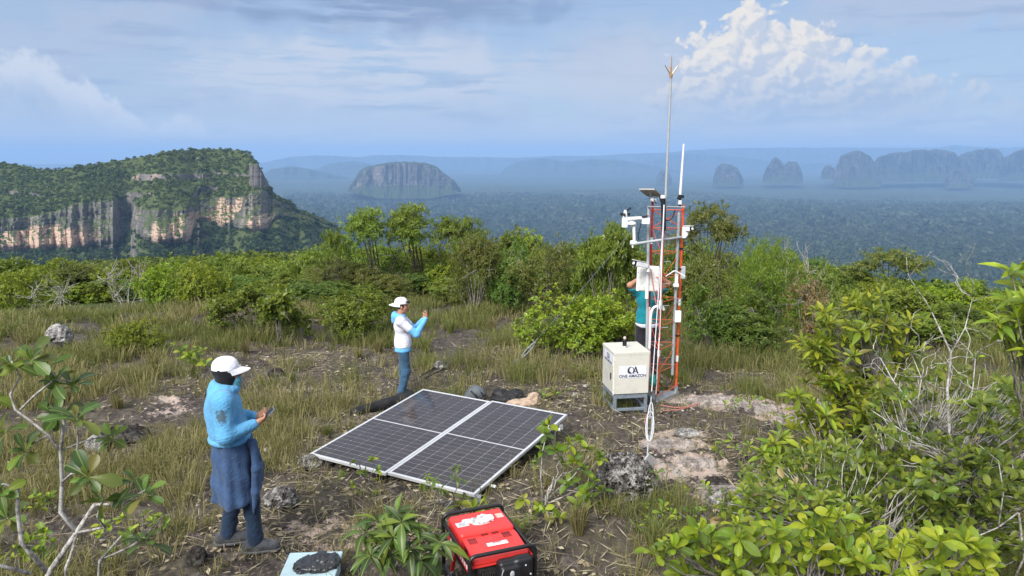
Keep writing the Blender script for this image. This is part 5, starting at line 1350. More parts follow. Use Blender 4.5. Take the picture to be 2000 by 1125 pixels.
# ------------------------------------------------------------------ generator
def build_generator():
    cx, cy = -.20, 5.54; RZ = math.atan2(.19, .49); zg = float(zground(cx, cy)) - .01; W_, L_, H_ = .53, .72, .55 - zg
    o = thing('generator', 'red portable generator in a black tube frame at the bottom edge', 'generator', (cx, cy, zg), RZ)
    hw, hl = W_ / 2, L_ / 2
    def hoop(y, name):
        pts = [(-hw, y, .02), (-hw, y, H_ - .07)] + [tuple(p) for p in arc((-hw, y, H_), (-hw, y, H_ - .06), (-hw + .06, y, H_))] + [tuple(p) for p in arc((hw, y, H_), (hw - .06, y, H_), (hw, y, H_ - .06))] + [(hw, y, .02)]
        b = MB(); b.tube(pts, .0165, 10); b.build(name, M['blackpaint'], o, smooth=True)
    hoop(-hl, 'frame_tube'); hoop(hl, 'frame_tube')
    for s in (-1, 1):
        b = MB(); b.box((s * (hw - .004), 0, H_ - .068), (.022, L_ - .03, .035)); b.build('side_rail', M['blackpaint'], o, bevel=.006)
        b = MB(); b.tube([(s * hw, -hl, .04), (s * hw, hl, .04)], .0165, 8); b.build('frame_tube', M['blackpaint'], o, smooth=True)
        b = MB(); b.box((s * (hw - .012), -.02, H_ - .128), (.012, L_ * .86, .082)); p = b.build('side_panel', M['red'], o, bevel=.004)
        for k in range(9):
            b = MB(); b.box((s * (hw - .005), -.27 + k * .052, H_ - .128), (.003, .022 + .012 * ((k * 7) % 3) / 2, .030)); b.build('lettering', M['paper'], p)
        b = MB(); b.box((s * (hw - .01), -.02, H_ - .19), (.02, L_ * .9, .02)); b.build('side_rail', M['blackpaint'], o)
    b = MB(); b.tube([(-hw, -hl, .04), (hw, -hl, .04)], .0165, 8); b.build('frame_tube', M['blackpaint'], o, smooth=True)
    # tank at the back
    tk = soft('fuel_tank', [rbox((0, .155, H_ - .075), (.235, .175, .075), .035, .01)], M['red'], o, vox=.008)
    b = MB(); b.box((0, 0, H_ - .112), (W_ - .05, L_ - .06, .02)); b.build('tank_flange', M['red'], o, bevel=.004)
    # front cover sloping down to the front
    b = MB(); b.prism([(-.05, -.02), (-.05, .0), (-.33, -.02)], 0, 0.0001)
    prof = [(-.018, H_ - .10), (-.018, H_ - .028), (-.10, H_ - .022), (-.335, H_ - .052), (-.335, H_ - .10)]
    cb = MB(); n = len(prof); V = [(x, y, z) for x in (-.225, .225) for y, z in prof]; F = [tuple(range(n)), tuple(range(2 * n - 1, n - 1, -1))] + [(i, (i + 1) % n, n + (i + 1) % n, n + i) for i in range(n)]; cb.add(V, F)
    cv = cb.build('front_cover', M['red'], o, bevel=.014, segs=3, smooth=True)
    dk = M['blackpaint']
    def slope(y): return H_ - .022 + (y + .10) * (.030 / .235)
    for (x0, y0, nx, ny, dx, dy) in ((-.185, -.10, 5, 6, .014, .013), (.10, -.09, 6, 6, .012, .013), (-.06, -.055, 5, 3, .012, .010), (.03, -.055, 5, 3, .012, .010)):
        v = MB()
        for i in range(nx):
            for j in range(ny): v.box((x0 + i * dx, y0 - j * dy + .03, slope(y0 - j * dy + .03) + .0015 if y0 - j * dy + .03 < -.1 else H_ - .0215), (dx * .55, dy * .6, .003))
        v.build('vent', dk, cv)
    v = MB()
    for i in range(6):
        for j in range(4): v.box((-.2265, -.12 - i * .014, H_ - .045 - j * .012), (.003, .008, .007))
    v.build('vent', dk, cv)
    def sticker(c, d, m_, parent, nm='sticker', rz=0.0): s_ = MB(); s_.box(c, d, rz); return s_.build(nm, m_, parent)
    zt = H_ + .0012
    sticker((-.165, .14, zt), (.10, .07, .002), M['paper'], tk, rz=.05); sticker((.17, .18, zt), (.06, .07, .002), plain('pale_red_label', (.72, .42, .36), .5), tk)
    sticker((.02, -.185, slope(-.185) + .002), (.17, .05, .002), M['paper'], cv)
    for i in range(5):
        sticker((-.165, .115 + i * .012, zt + .0014), (.08 - .012 * (i % 3), .004, .001), M['ink'], tk, 'printing', .05)
    for i in range(3): sticker((.02 - .02 * (i == 1), -.200 + i * .015, slope(-.200 + i * .015) + .0035), (.13 - .03 * i, .005, .001), M['ink'] if i != 1 else M['red'], cv, 'printing')
    # faded white and grey decal on the tank, modelled as a thin crumpled sheet
    sk = soft('plastic_bag', [ell((0, 0, 0), (.085, .055, .009)), ell((.06, .005, .004), (.06, .05, .012)), cap((-.06, .0, 0), (-.13, .03, .002), .010, .005), cap((-.05, -.03, 0), (.0, -.05, 0), .010, .008)], M['decal'], vox=.004, noise=.010, nsc=(24, 24, 24), ridg=True)
    sk.location = (cx + math.cos(RZ) * -.02 - math.sin(RZ) * .15, cy + math.sin(RZ) * -.02 + math.cos(RZ) * .15, zg + H_ + .008); sk.rotation_euler = (0, 0, RZ); tag(sk, 'faded white and grey decal on the red generator tank', 'bag')
    # bolts
    for x in (-.235, .235):
        for y in (-.03, .0, .34):
            b = MB(); b.lathe([(.009, 0), (.009, .008), (.004, .011)], (x, y, H_ - .10), 8); b.build('bolt', M['blackpaint'], o)
    # engine below, recoil / air box at the front
    b = MB(); b.box((0, -.06, .20), (.36, .42, .26)); b.build('engine_block', M['metal_dark'], o, bevel=.03)
    for i in range(7):
        b = MB(); b.box((-.14 + i * .018, -.27, .22), (.006, .10, .16)); b.build('cooling_fin', M['metal_dark'], o)
    ab = soft('air_filter_box', [rbox((.09, -.36, H_ - .17), (.135, .05, .095), .03, .01), rbox((.16, -.375, H_ - .14), (.075, .045, .075), .03, .02), rbox((.05, -.40, H_ - .175), (.085, .03, .065), .025, .015)], M['black'], o, vox=.007)
    b = MB(); b.box((.05, -.4325, H_ - .165), (.035, .004, .026)); b.lathe([(.016, 0), (.014, .004)], (.05, -.434, H_ - .15), 10, R=along((0, 0, 0), (0, -1, 0))); b.build('emblem', M['palesteel'], ab, bevel=.003, segs=1)
    ring = [(-.015 + .018 * math.cos(a), -.4315, H_ - .17 + .05 * math.sin(a)) for a in np.linspace(1.7, 4.6, 12)]
    b = MB(); b.tube(ring, .004, 5); b.build('knob_mark', M['conduit'], ab, smooth=True)
    for x, z in ((.165, H_ - .12), (.205, H_ - .20)):
        b = MB(); b.lathe([(.008, 0), (.006, .004)], (x, -.421, z), 8, R=along((0, 0, 0), (0, -1, 0))); b.build('bolt', M['palesteel'], ab)
    b = MB(); b.lathe([(.07, -.05), (.075, 0), (.06, .05)], (-.12, -.30, .18), 14, R=along((0, 0, 0), (0, -1, 0))); b.build('recoil_cover', M['metal_dark'], o, smooth=True)
    b = MB(); b.lathe([(.05, 0), (.05, .02)], (-.02, -.41, .10), 12, R=along((0, 0, 0), (0, -1, 0))); b.build('pulley', plain('pale_cover', (.45, .42, .36), .5), o, smooth=True)
    b = MB(); b.box((-.255, .10, .20), (.03, .03, .22), R=along((0, 0, 0), (0, -.5, 1))); b.build('red_lever', M['red'], o, bevel=.004)
    b = MB(); b.box((-.20, -.12, .26), (.06, .05, .02)); b.build('fuel_tap', M['red'], o, bevel=.004)
build_generator()

# ------------------------------------------------------------------ things left on the ground
def build_clutter():
    g = G(930, 779); b = soft('backpack', [ell((0, 0, .10), (.15, .12, .12)), ell((.07, .02, .07), (.10, .11, .09)), ell((-.10, 0, .06), (.09, .09, .07))], M['baggrey'], vox=.012, noise=.02, nsc=(10, 10, 10), loc=tuple(g)); tag(b, 'grey backpack behind the far edge of the solar panels', 'backpack')
    for p in (((-.08, -.09, .16), (.0, -.13, .10), (.04, -.11, .02)), ((.08, -.09, .14), (.12, -.1, .08), (.13, -.09, .0))):
        s = MB(); s.tube(p, .014, 6); s.build('strap', M['bagblack'], b, smooth=True)
    g = G(992, 784); tag(soft('jacket', [ell((0, 0, .06), (.28, .16, .08)), ell((-.12, .03, .12), (.12, .1, .07)), ell((.13, .02, .11), (.13, .09, .07)), cap((.2, -.05, .05), (.36, .02, .03), .05, .03)], M['bagblack'], vox=.012, noise=.035, nsc=(9, 9, 12), ridg=True, loc=tuple(g)), 'crumpled black jacket beside the grey backpack', 'jacket')
    g = G(1025, 790); tag(soft('cloth', [ell((0, 0, .03), (.20, .12, .05)), ell((.14, .06, .08), (.09, .06, .09)), ell((-.16, -.02, .03), (.12, .08, .04))], M['tan'], vox=.011, noise=.03, nsc=(9, 9, 14), ridg=True, loc=tuple(g)), 'tan cloth crumpled in front of the black jacket', 'cloth')
    g = G(978, 783); tag(soft('plastic_box', [rbox((0, 0, .03), (.06, .05, .035), .012)], M['paper'], vox=.01, noise=.006, nsc=(20, 20, 20), loc=tuple(g)), 'small white packet between the backpack and the tan cloth', 'packet')
    g = G(758, 800); tag(soft('duffel_bag', [cap((-.42, -.30, .06), (.30, .30, .09), .085, .10), ell((.2, .24, .08), (.18, .12, .1)), cap((-.42, -.30, .05), (-.52, -.34, .02), .05, .03)], M['bagblack'], vox=.014, noise=.022, nsc=(8, 8, 10), loc=tuple(g)), 'long black bag along the left edge of the solar panels', 'bag')
    # pale blue crate with a black plastic bag on it
    g = G(612, 1136); c_ = thing('storage_box', 'pale blue plastic box lid at the bottom edge', 'box', tuple(g), .06)
    b = MB(); b.box((0, -.02, .07), (.40, .34, .15)); b.build('tub', M['crate'], c_, bevel=.02)
    b = MB(); b.box((0, -.02, .155), (.44, .38, .03)); b.build('lid', M['crate'], c_, bevel=.012, segs=3)
    for y in (-.06, .0, .06):
        b = MB(); b.box((0, y + .08, .172), (.36, .012, .006)); b.build('lid_rib', M['crate'], c_, bevel=.002, segs=1)
    k = soft('plastic_bag', [ell((0, 0, .02), (.17, .12, .045)), ell((.05, .03, .05), (.10, .07, .04)), ell((-.10, -.06, .015), (.09, .07, .03))], M['plasticblack'], vox=.007, noise=.026, nsc=(15, 11, 16), ridg=True, loc=(g[0] + .06, g[1] - .04, g[2] + .165)); tag(k, 'black plastic bag on the pale blue box', 'bag')
    # paper, dark object on the right
    g = G(1592, 792); b = MB(); b.box((0, 0, .03), (.34, .26, .012), R=along((0, 0, 0), (.1, -.2, 1))); b.box((.16, -.06, .05), (.16, .2, .01), R=along((0, 0, 0), (-.4, -.3, 1))); tag(b.build('paper_sheet', M['paper'], loc=tuple(g)), 'white sheet lying under the yellow green bush', 'sheet')
    g = G(1535, 896); tag(soft('shoulder_bag', [ell((0, 0, .07), (.19, .10, .07)), ell((-.14, 0, .06), (.08, .08, .06)), cap((-.2, -.05, .05), (-.12, -.1, .04), .03)], M['bagblack'], vox=.012, noise=.015, nsc=(10, 10, 10), loc=tuple(g)), 'black bag half hidden by leaves right of the pale sand', 'bag')
    for i, (p0, p1, lb) in enumerate((((820, 741), (852, 722), 'black stick with a pale tip right of the jeans'), ((828, 744), (868, 726), 'thin pale tipped tool on the soil by the jeans'))):
        a, e = G(*p0) + np.array([0, 0, .04]), G(*p1) + np.array([0, 0, .06]); b = MB(); b.tube([a, e], .012, 6); tag(b.build('stick', M['bagblack'], smooth=True), lb, 'stick')
    # rocks
    def rock(px, py, r_, m_, lb, h=1.0, noise=.06, seed=1, ns=6.0, extra=()):
        g = G(px, py); pr = [ell((0, 0, r_ * .4 * h), (r_, r_ * .85, r_ * .8 * h))] + [ell((a * r_, b_ * r_, c * r_), (s * r_,) * 3) for a, b_, c, s in extra]
        n = ns / r_ * .25; o = soft('rock', pr, m_, vox=max(r_ / 22, .008), noise=noise * r_ / .25 * 1.0, nsc=(n, n, n), seed=seed, ridg=True, loc=tuple(g)); return tag(o, lb, 'rock')
    rock(1222, 962, .27, M['rock'], 'rugged grey white rock beside the near wire anchor', 1.2, .12, 3, 16, ((-.5, .1, .9, .45), (.5, -.1, .3, .6)))
    rock(118, 680, .26, M['rock_pale'], 'pale pointed rock standing in the left grass', 1.7, .08, 4, 6, ((.1, 0, 1.4, .5),))
    rock(88, 690, .42, M['rock_dark'], 'low black rock under the pale pointed rock', .35, .08, 5)
    rock(550, 985, .17, M['rock'], 'small knobbly white flecked rock right of the tied jacket', .8, .06, 6, 9)
    rock(608, 912, .15, M['rock'], 'grey stone under the left corner of the solar panel', .8, .05, 7)
    rock(640, 905, .10, M['rock_dark'], 'small dark stone at the left panel edge', .8, .05, 17)
    rock(190, 880, .13, M['rock_pale'], 'whitish stone on dark soil left of the man', 1.3, .04, 8)
    rock(240, 860, .30, M['rock_dark'], 'flat black rock behind the whitish stone', .45, .07, 9)
    rock(385, 1098, .085, M['rock_dark'], 'small black stump at the feet of the hooded man', 1.4, .03, 10)
    rock(1340, 850, .16, M['rock_pale'], 'pale flat stone right of the near wire', .35, .05, 11)
    rock(1420, 985, .20, M['rock_pale'], 'pale weathered stone at the bush edge', .6, .06, 12)
    rock(1400, 950, .12, M['rock_dark'], 'dark stone above the pale weathered stone', .7, .05, 13)
    M['slab'] = m_rock('pink_sandstone', (.10, .085, .078), (.29, .25, .225), (.46, .40, .36), 9)
    for i, (px, py, r_, lb) in enumerate(((1385, 786, .50, 'pale pink sandstone slab right of the tower foot'), (1465, 800, .40, 'pale sandstone slab left of the white sheet'), (1312, 872, .30, 'pink sandstone slab behind the near wire anchor'), (1362, 908, .24, 'pink sandstone slab in the middle of the sand strip'), (1408, 962, .22, 'sandstone slab at the near end of the sand strip'), (1548, 822, .26, 'grey pink slab at the edge of the yellow green bush'))):
        g = G(px, py); o = soft('rock', [ell((0, 0, -.01), (r_, r_ * .62, .07)), ell((r_ * .5, r_ * .2, -.01), (r_ * .6, r_ * .4, .06)), ell((-r_ * .55, -r_ * .15, -.015), (r_ * .5, r_ * .4, .06))], M['slab'], vox=max(.014, r_ / 26), noise=.030, nsc=(5, 5, 9), seed=40 + i, ridg=True, loc=tuple(g)); tag(o, lb, 'rock')
    rock(860, 720, .14, M['rock'], 'small pale rock right of the jeans', .9, .05, 14)
    rock(540, 735, .14, M['rock_dark'], 'round black rock behind the hooded man', .9, .04, 15)
    rock(1130, 690, .10, M['rock'], 'small stone in front of the rounded bush', .8, .05, 16)
    rock(180, 662, .12, M['rock_dark'], 'small dark rock right of the pale pointed rock', .8, .05, 18)
build_clutter()

# ------------------------------------------------------------------ foreground plants, leaf by leaf
def leaf_mesh(kind, mat_, tone):
    ts, ws, dr = {'obovate': ((0, .12, .34, .58, .80, .94, 1.0), (.10, .16, .50, .88, 1.0, .66, .05), .22),
                  'lance': ((0, .14, .34, .56, .78, .92, 1.0), (.08, .45, .92, 1.0, .66, .30, .03), .38),
                  'round': ((0, .10, .30, .55, .78, .94, 1.0), (.08, .34, .82, 1.0, .86, .48, .06), .14)}[kind]
    V = []; F = []
    for t_, w_ in zip(ts, ws):
        z = -dr * t_ * t_ + .05 * math.sin(t_ * 3.1)
        for s, e in ((1, .16), (.5, .05), (0, 0), (-.5, .05), (-1, .16)): V.append((t_, s * .5 * w_ * WR[kind], z + e * w_ * WR[kind]))
    for i in range(len(ts) - 1):
        for j in range(4): a = i * 5 + j; F.append((a, a + 5, a + 6, a + 1))
    me = mesh('leaf', np.array(V), np.array(F), mat_, smooth=True, rnd=np.full(len(V), tone)); return me
WR = dict(obovate=.44, lance=.30, round=.56)
_LM = {}
def lm(kind, mname):
    if (kind, mname) not in _LM: _LM[(kind, mname)] = [leaf_mesh(kind, M[mname], t_) for t_ in (.12, .35, .58, .85)]
    return _LM[(kind, mname)]
def leaf_objs(parent, P, D, N, L, kind, mnames, r, base):
    for i in range(len(P)):
        d = nrm(D[i]); s = nrm(np.cross(N[i], d)); n = np.cross(d, s)
        ml = mnames[int(r.integers(0, len(mnames)))]; me = lm(kind, ml)[int(r.integers(0, 4))]
        o = bpy.data.objects.new('leaf', me); COL.objects.link(o); o.parent = parent
        R = Matrix(np.stack([d, s, n], 1).tolist()).to_4x4(); p = P[i] - base
        o.matrix_local = Matrix.Translation(p.tolist()) @ R @ Matrix.Diagonal((L[i], L[i] * r.uniform(.85, 1.15), L[i], 1))
def plant(name, label, catg, base, tips, axes, k, L, kind, mnames, seed, stem_mat='bark', stems=None, maxobj=300, lo=.5, hi=1.6, stem_r=.01, far_mat=None, group=None, twigs=True, stem_n=12):
    """tips (n,3): rosette centres; k leaves each. The nearest leaves are objects, the rest one mass."""
    r = np.random.default_rng(seed); base = np.array(base, float); o = thing(name, label, catg, tuple(base), 0, group)
    tips = np.array(tips, float); axes = nrm(np.array(axes, float))
    P, D, N, shp = rosette_dirs(tips, axes, k, r, lo, hi); n = len(P)
    ll = (L * r.uniform(.55, 1.1, shp) * np.linspace(.65, 1.08, k)[None]).ravel()
    P = P + D * ll[:, None] * .06
    dist = np.linalg.norm(P - np.array([0, 0, HC]), axis=1); order = np.argsort(dist - r.uniform(0, .8, n)); near = order[:maxobj]; far = order[maxobj:]
    leaf_objs(o, P[near], D[near], N[near], ll[near], kind, mnames, r, base)
    if len(far):
        V, F, T = leaves(P[far] - base, D[far], N[far], ll[far], ll[far] * WR[kind], .2, True, None, r)
        f = obj('foliage', mesh('foliage', V, F, M[far_mat or mnames[0]], rnd=T), o); f['kind'] = 'stuff'
    b = MB()
    if stems:
        for pts, r0, r1 in stems: b.tube([np.array(p) - base for p in pts], np.linspace(r0, r1, len(pts)) * .62, 7, caps=True)
    if twigs:
        # every tip hangs on a twig: hubs part-way between base and tips
        m_ = max(3, len(tips) // stem_n); hub = tips[r.choice(len(tips), min(m_, len(tips)), replace=False)]
        hub = base + (hub - base) * r.uniform(.5, .75, (len(hub), 1)); hub[:, 2] += .05
        for h in hub: b.tube(wig(base, h, 7, .03, r) - base, np.linspace(stem_r * 1.5, stem_r * .9, 7), 6, caps=False)
        for i, t_ in enumerate(tips):
            j = int(np.argmin(np.linalg.norm(hub - t_, axis=1) + 2 * np.maximum(0, hub[:, 2] - t_[2])))
            b.tube(wig(hub[j], t_, 5, .02, r) - base, np.linspace(stem_r * .7, stem_r * .35, 5), 5, caps=False)
    me = bpy.data.meshes.new('stem'); me.from_pydata(b.V, [], b.F); me.materials.append(M[stem_mat]); me.polygons.foreach_set('use_smooth', [True] * len(me.polygons)); obj('stem', me, o)
    return o
def zone(n, zs, r):
    """tip points inside ellipses (photo px) at a range of distances"""
    P = []; wts = np.array([z[2] * z[3] for z in zs], float); wts /= wts.sum()
    for i in r.choice(len(zs), n, p=wts):
        cx, cy, rx, ry, y0, y1 = zs[i]; a = r.uniform(0, 6.28); q = math.sqrt(r.uniform(0, 1)); py = cy + ry * q * math.sin(a)
        P.append(at(cx + rx * q * math.cos(a), py, r.uniform(y0, y1)))
    P = np.array(P); g = zground(P[:, 0], P[:, 1]) + .04; P[:, 2] = np.maximum(P[:, 2], g); return P
def updir(P, r, s=.45, toward=.25):
    d = r.normal(0, s, P.shape) + np.array([0, -toward, 1.0]); return d

# left foreground shrub
def left_shrub():
    r = np.random.default_rng(4)
    T = [(22, 700, 4.1), (62, 690, 4.15), (108, 735, 4.2), (140, 742, 4.25), (150, 805, 4.05), (112, 800, 4.15), (52, 868, 4.1), (8, 835, 4.0), (172, 918, 3.9), (203, 965, 3.95), (284, 955, 4.05), (262, 930, 4.15), (4, 950, 4.0),
         (282, 1048, 4.3), (222, 845, 4.5), (95, 705, 4.3), (-30, 760, 4.1), (15, 1000, 4.2)]
    tips = np.array([at(a_, b_ + 14, c_) for a_, b_, c_ in T]); ax = updir(tips, r, .4, .30)
    q = lambda *pp: [at(*p) for p in pp]
    st = [(q((70, 1230, 4.15), (95, 1120, 4.15), (150, 1040, 4.12), (185, 985, 4.1)), .035, .018), (q((150, 1040, 4.12), (118, 1000, 4.12), (121, 942, 4.12), (118, 880, 4.12), (125, 825, 4.1), (120, 800, 4.15)), .022, .012),
          (q((118, 880, 4.12), (95, 850, 4.1), (70, 830, 4.1), (30, 800, 4.1), (20, 770, 4.1), (40, 735, 4.12), (22, 705, 4.1)), .014, .008), (q((95, 850, 4.1), (52, 872, 4.1)), .012, .008),
          (q((40, 800, 4.1), (70, 770, 4.12), (105, 742, 4.2), (140, 745, 4.25)), .012, .007), (q((95, 1120, 4.15), (42, 1060, 4.1), (34, 990, 4.1), (36, 955, 4.1), (4, 945, 4.0)), .026, .010),
          (q((150, 1040, 4.12), (205, 1030, 4.05), (190, 1010, 4.0), (203, 968, 3.95)), .014, .008), (q((121, 942, 4.12), (140, 925, 4.05), (172, 920, 3.9)), .014, .009), (q((185, 985, 4.1), (240, 985, 4.1), (284, 957, 4.05)), .014, .008),
          (q((118, 880, 4.12), (170, 860, 4.3), (222, 848, 4.5)), .008, .006), (q((190, 1180, 4.3), (195, 1095, 4.3), (237, 1047, 4.25)), .02, .010), (q((60, 1120, 4.15), (0, 1105, 4.1), (-40, 1090, 4.0)), .02, .012),
          (q((150, 1040, 4.12), (140, 1080, 4.1), (128, 1110, 4.05), (130, 1160, 4.0)), .013, .014), (q((121, 942, 4.12), (150, 900, 4.2), (152, 860, 4.1), (150, 808, 4.05)), .011, .007), (q((108, 735, 4.2), (62, 694, 4.15)), .009, .006),
          (q((195, 1095, 4.3), (250, 1070, 4.4), (282, 1050, 4.3)), .012, .007), (q((240, 985, 4.1), (262, 935, 4.15)), .01, .006)]
    b0 = np.array([at(70, 1230, 4.15)[0], 4.15, float(zground(at(70, 1230, 4.15)[0], 4.15))]); st.append(([b0 - [0, 0, .1], at(70, 1230, 4.15)], .045, .035))
    plant('foreground_shrub', 'pale branched shrub with large glossy leaf rosettes in the left foreground', 'shrub', b0, tips, ax, 9, .165, 'obovate', ['leaf_gloss', 'leaf_gloss_dark', 'leaf_gloss_dark', 'leaf_gloss', 'leaf_gloss_dark', 'leaf_olive'], 5, 'bark_pale', st, 300, .45, 1.75, twigs=False)
left_shrub()
# small lime sprouts at the lower left
for i, (px, py, n_, lb) in enumerate(((60, 1118, 16, 'small yellow green sprouts in the lower left corner'), (235, 1098, 8, 'small green sprout at the foot of the left shrub'), (110, 1010, 6, 'small lime sprout among the pale left branches'), (268, 1060, 6, 'leafy seedling left of the trousers'),
                                  (372, 720, 6, 'bright seedling left of the white cap'), (400, 745, 5, 'small seedling beside the hooded man'), (545, 640, 9, 'round leaved plant in front of the broad leaved shrub'))):
    r = np.random.default_rng(60 + i); g = G(px, py); sc = .35 if py > 900 else .55
    tips = g + np.stack([r.normal(0, .16 * sc * 2, n_), r.normal(0, .14 * sc * 2, n_), r.uniform(.1, .3, n_) * (1 if py > 900 else 1.6)], 1)
    plant('sprout', lb, 'plant', g, tips, updir(tips, r), 6, .09 if py > 900 else .15, 'round', ['leaf_gloss_lime', 'leaf_gloss_lime', 'leaf_gloss'], 80 + i, stem_r=.004, stem_n=3)

# dark drooping sapling at the bottom centre
def sapling():
    r = np.random.default_rng(9); g = G(772, 1112); tips = []
    for px, py, Y in ((775, 1003, 5.25), (740, 1020, 5.2), (805, 1030, 5.15), (768, 1050, 5.05), (830, 1045, 5.2), (735, 1060, 5.1), (800, 1075, 5.0), (760, 1085, 5.05), (845, 1075, 5.2), (715, 1040, 5.15), (860, 1060, 5.1), (785, 1020, 5.1), (755, 1035, 5.25), (820, 1095, 5.0), (725, 1085, 5.0)): tips.append(at(px, py, Y))
    tips = np.array(tips); plant('sapling', 'dark green sapling with drooping leaves left of the generator', 'plant', g, tips, updir(tips, r, .2, .2), 10, .225, 'lance', ['leaf_gloss_dark', 'leaf_gloss', 'leaf_gloss_dark'], 10, 'bark', None, 300, .7, 2.1, .008, stem_n=3)
sapling()
# leafy plant right of the panels
def panel_plant():
    r = np.random.default_rng(14); g = G(1065, 985); T = [(1072, 832), (1066, 850), (1058, 880), (1050, 905), (1110, 868), (1130, 860), (1150, 880), (1170, 895), (1120, 900), (1140, 920), (1095, 905), (1160, 940), (1175, 960), (1110, 945), (1145, 965), (1085, 880), (1130, 985), (1165, 985)]
    tips = np.array([at(x, y, 7.0 + r.uniform(-.25, .2)) for x, y in T]); q = lambda *pp: [at(*p) for p in pp]
    st = [(q((1062, 990, 7.15), (1056, 930, 7.1), (1060, 880, 7.05), (1072, 830, 7.0)), .016, .007), (q((1065, 980, 7.15), (1090, 955, 7.1), (1120, 930, 7.05), (1150, 890, 7.0)), .014, .006), (q((1090, 955, 7.1), (1130, 960, 7.0), (1165, 945, 7.0)), .008, .005)]
    plant('leafy_plant', 'bright leafy plant with rounded leaves at the right panel corner', 'plant', g, tips, updir(tips, r, .5, .3), 8, .125, 'round', ['leaf_gloss_lime', 'leaf_gloss', 'leaf_gloss', 'leaf_gloss_lime'], 15, 'bark_pale', st, 300, .3, 1.7, .006, stem_n=4)
    g = G(700, 925); tips = np.array([at(x, y, 7.35) for x, y in ((668, 928), (690, 905), (725, 898), (712, 920), (740, 918), (735, 940), (690, 945), (700, 965), (735, 965))]); plant('seedling', 'small round leaved seedling in front of the left solar panel', 'plant', g, tips, updir(tips, r), 6, .075, 'round', ['leaf_gloss', 'leaf_gloss_lime'], 16, stem_r=.005, stem_n=3)
    g = G(868, 995); tips = np.array([at(x, y, 6.75) for x, y in ((893, 912), (885, 930), (900, 935), (848, 940), (835, 930), (862, 955), (828, 945))]); plant('seedling', 'thin stemmed sapling with hanging pale leaflets in front of the right solar panel', 'plant', g, tips, updir(tips, r, .2), 8, .10, 'lance', ['leaf_mid', 'leaf_gloss'], 17, 'bark_pale', None, 300, 1.2, 2.4, .006, stem_n=3)
    for i, (px, py, n_, L_, lb) in enumerate(((905, 1000, 5, .14, 'low broad yellowing leaves behind the generator'), (1075, 1010, 6, .11, 'cut leaves on the ground below the leafy plant'), (1090, 780, 5, .13, 'low leaves behind the cabinet on the left'), (1150, 735, 6, .13, 'leafy shoot at the left side of the cabinet'), (1000, 1050, 4, .12, 'yellowing leaves right of the generator frame'))):
        g = G(px, py); tips = g + np.stack([r.normal(0, .14, n_), r.normal(0, .10, n_), r.uniform(.04, .14, n_)], 1); plant('seedling', lb, 'plant', g, tips, updir(tips, r, .7), 5, L_, 'round', ['leaf_lime', 'leaf_gloss_lime', 'leaf_olive'], 18 + i, stem_r=.005, stem_n=2, lo=.9, hi=1.8)
panel_plant()

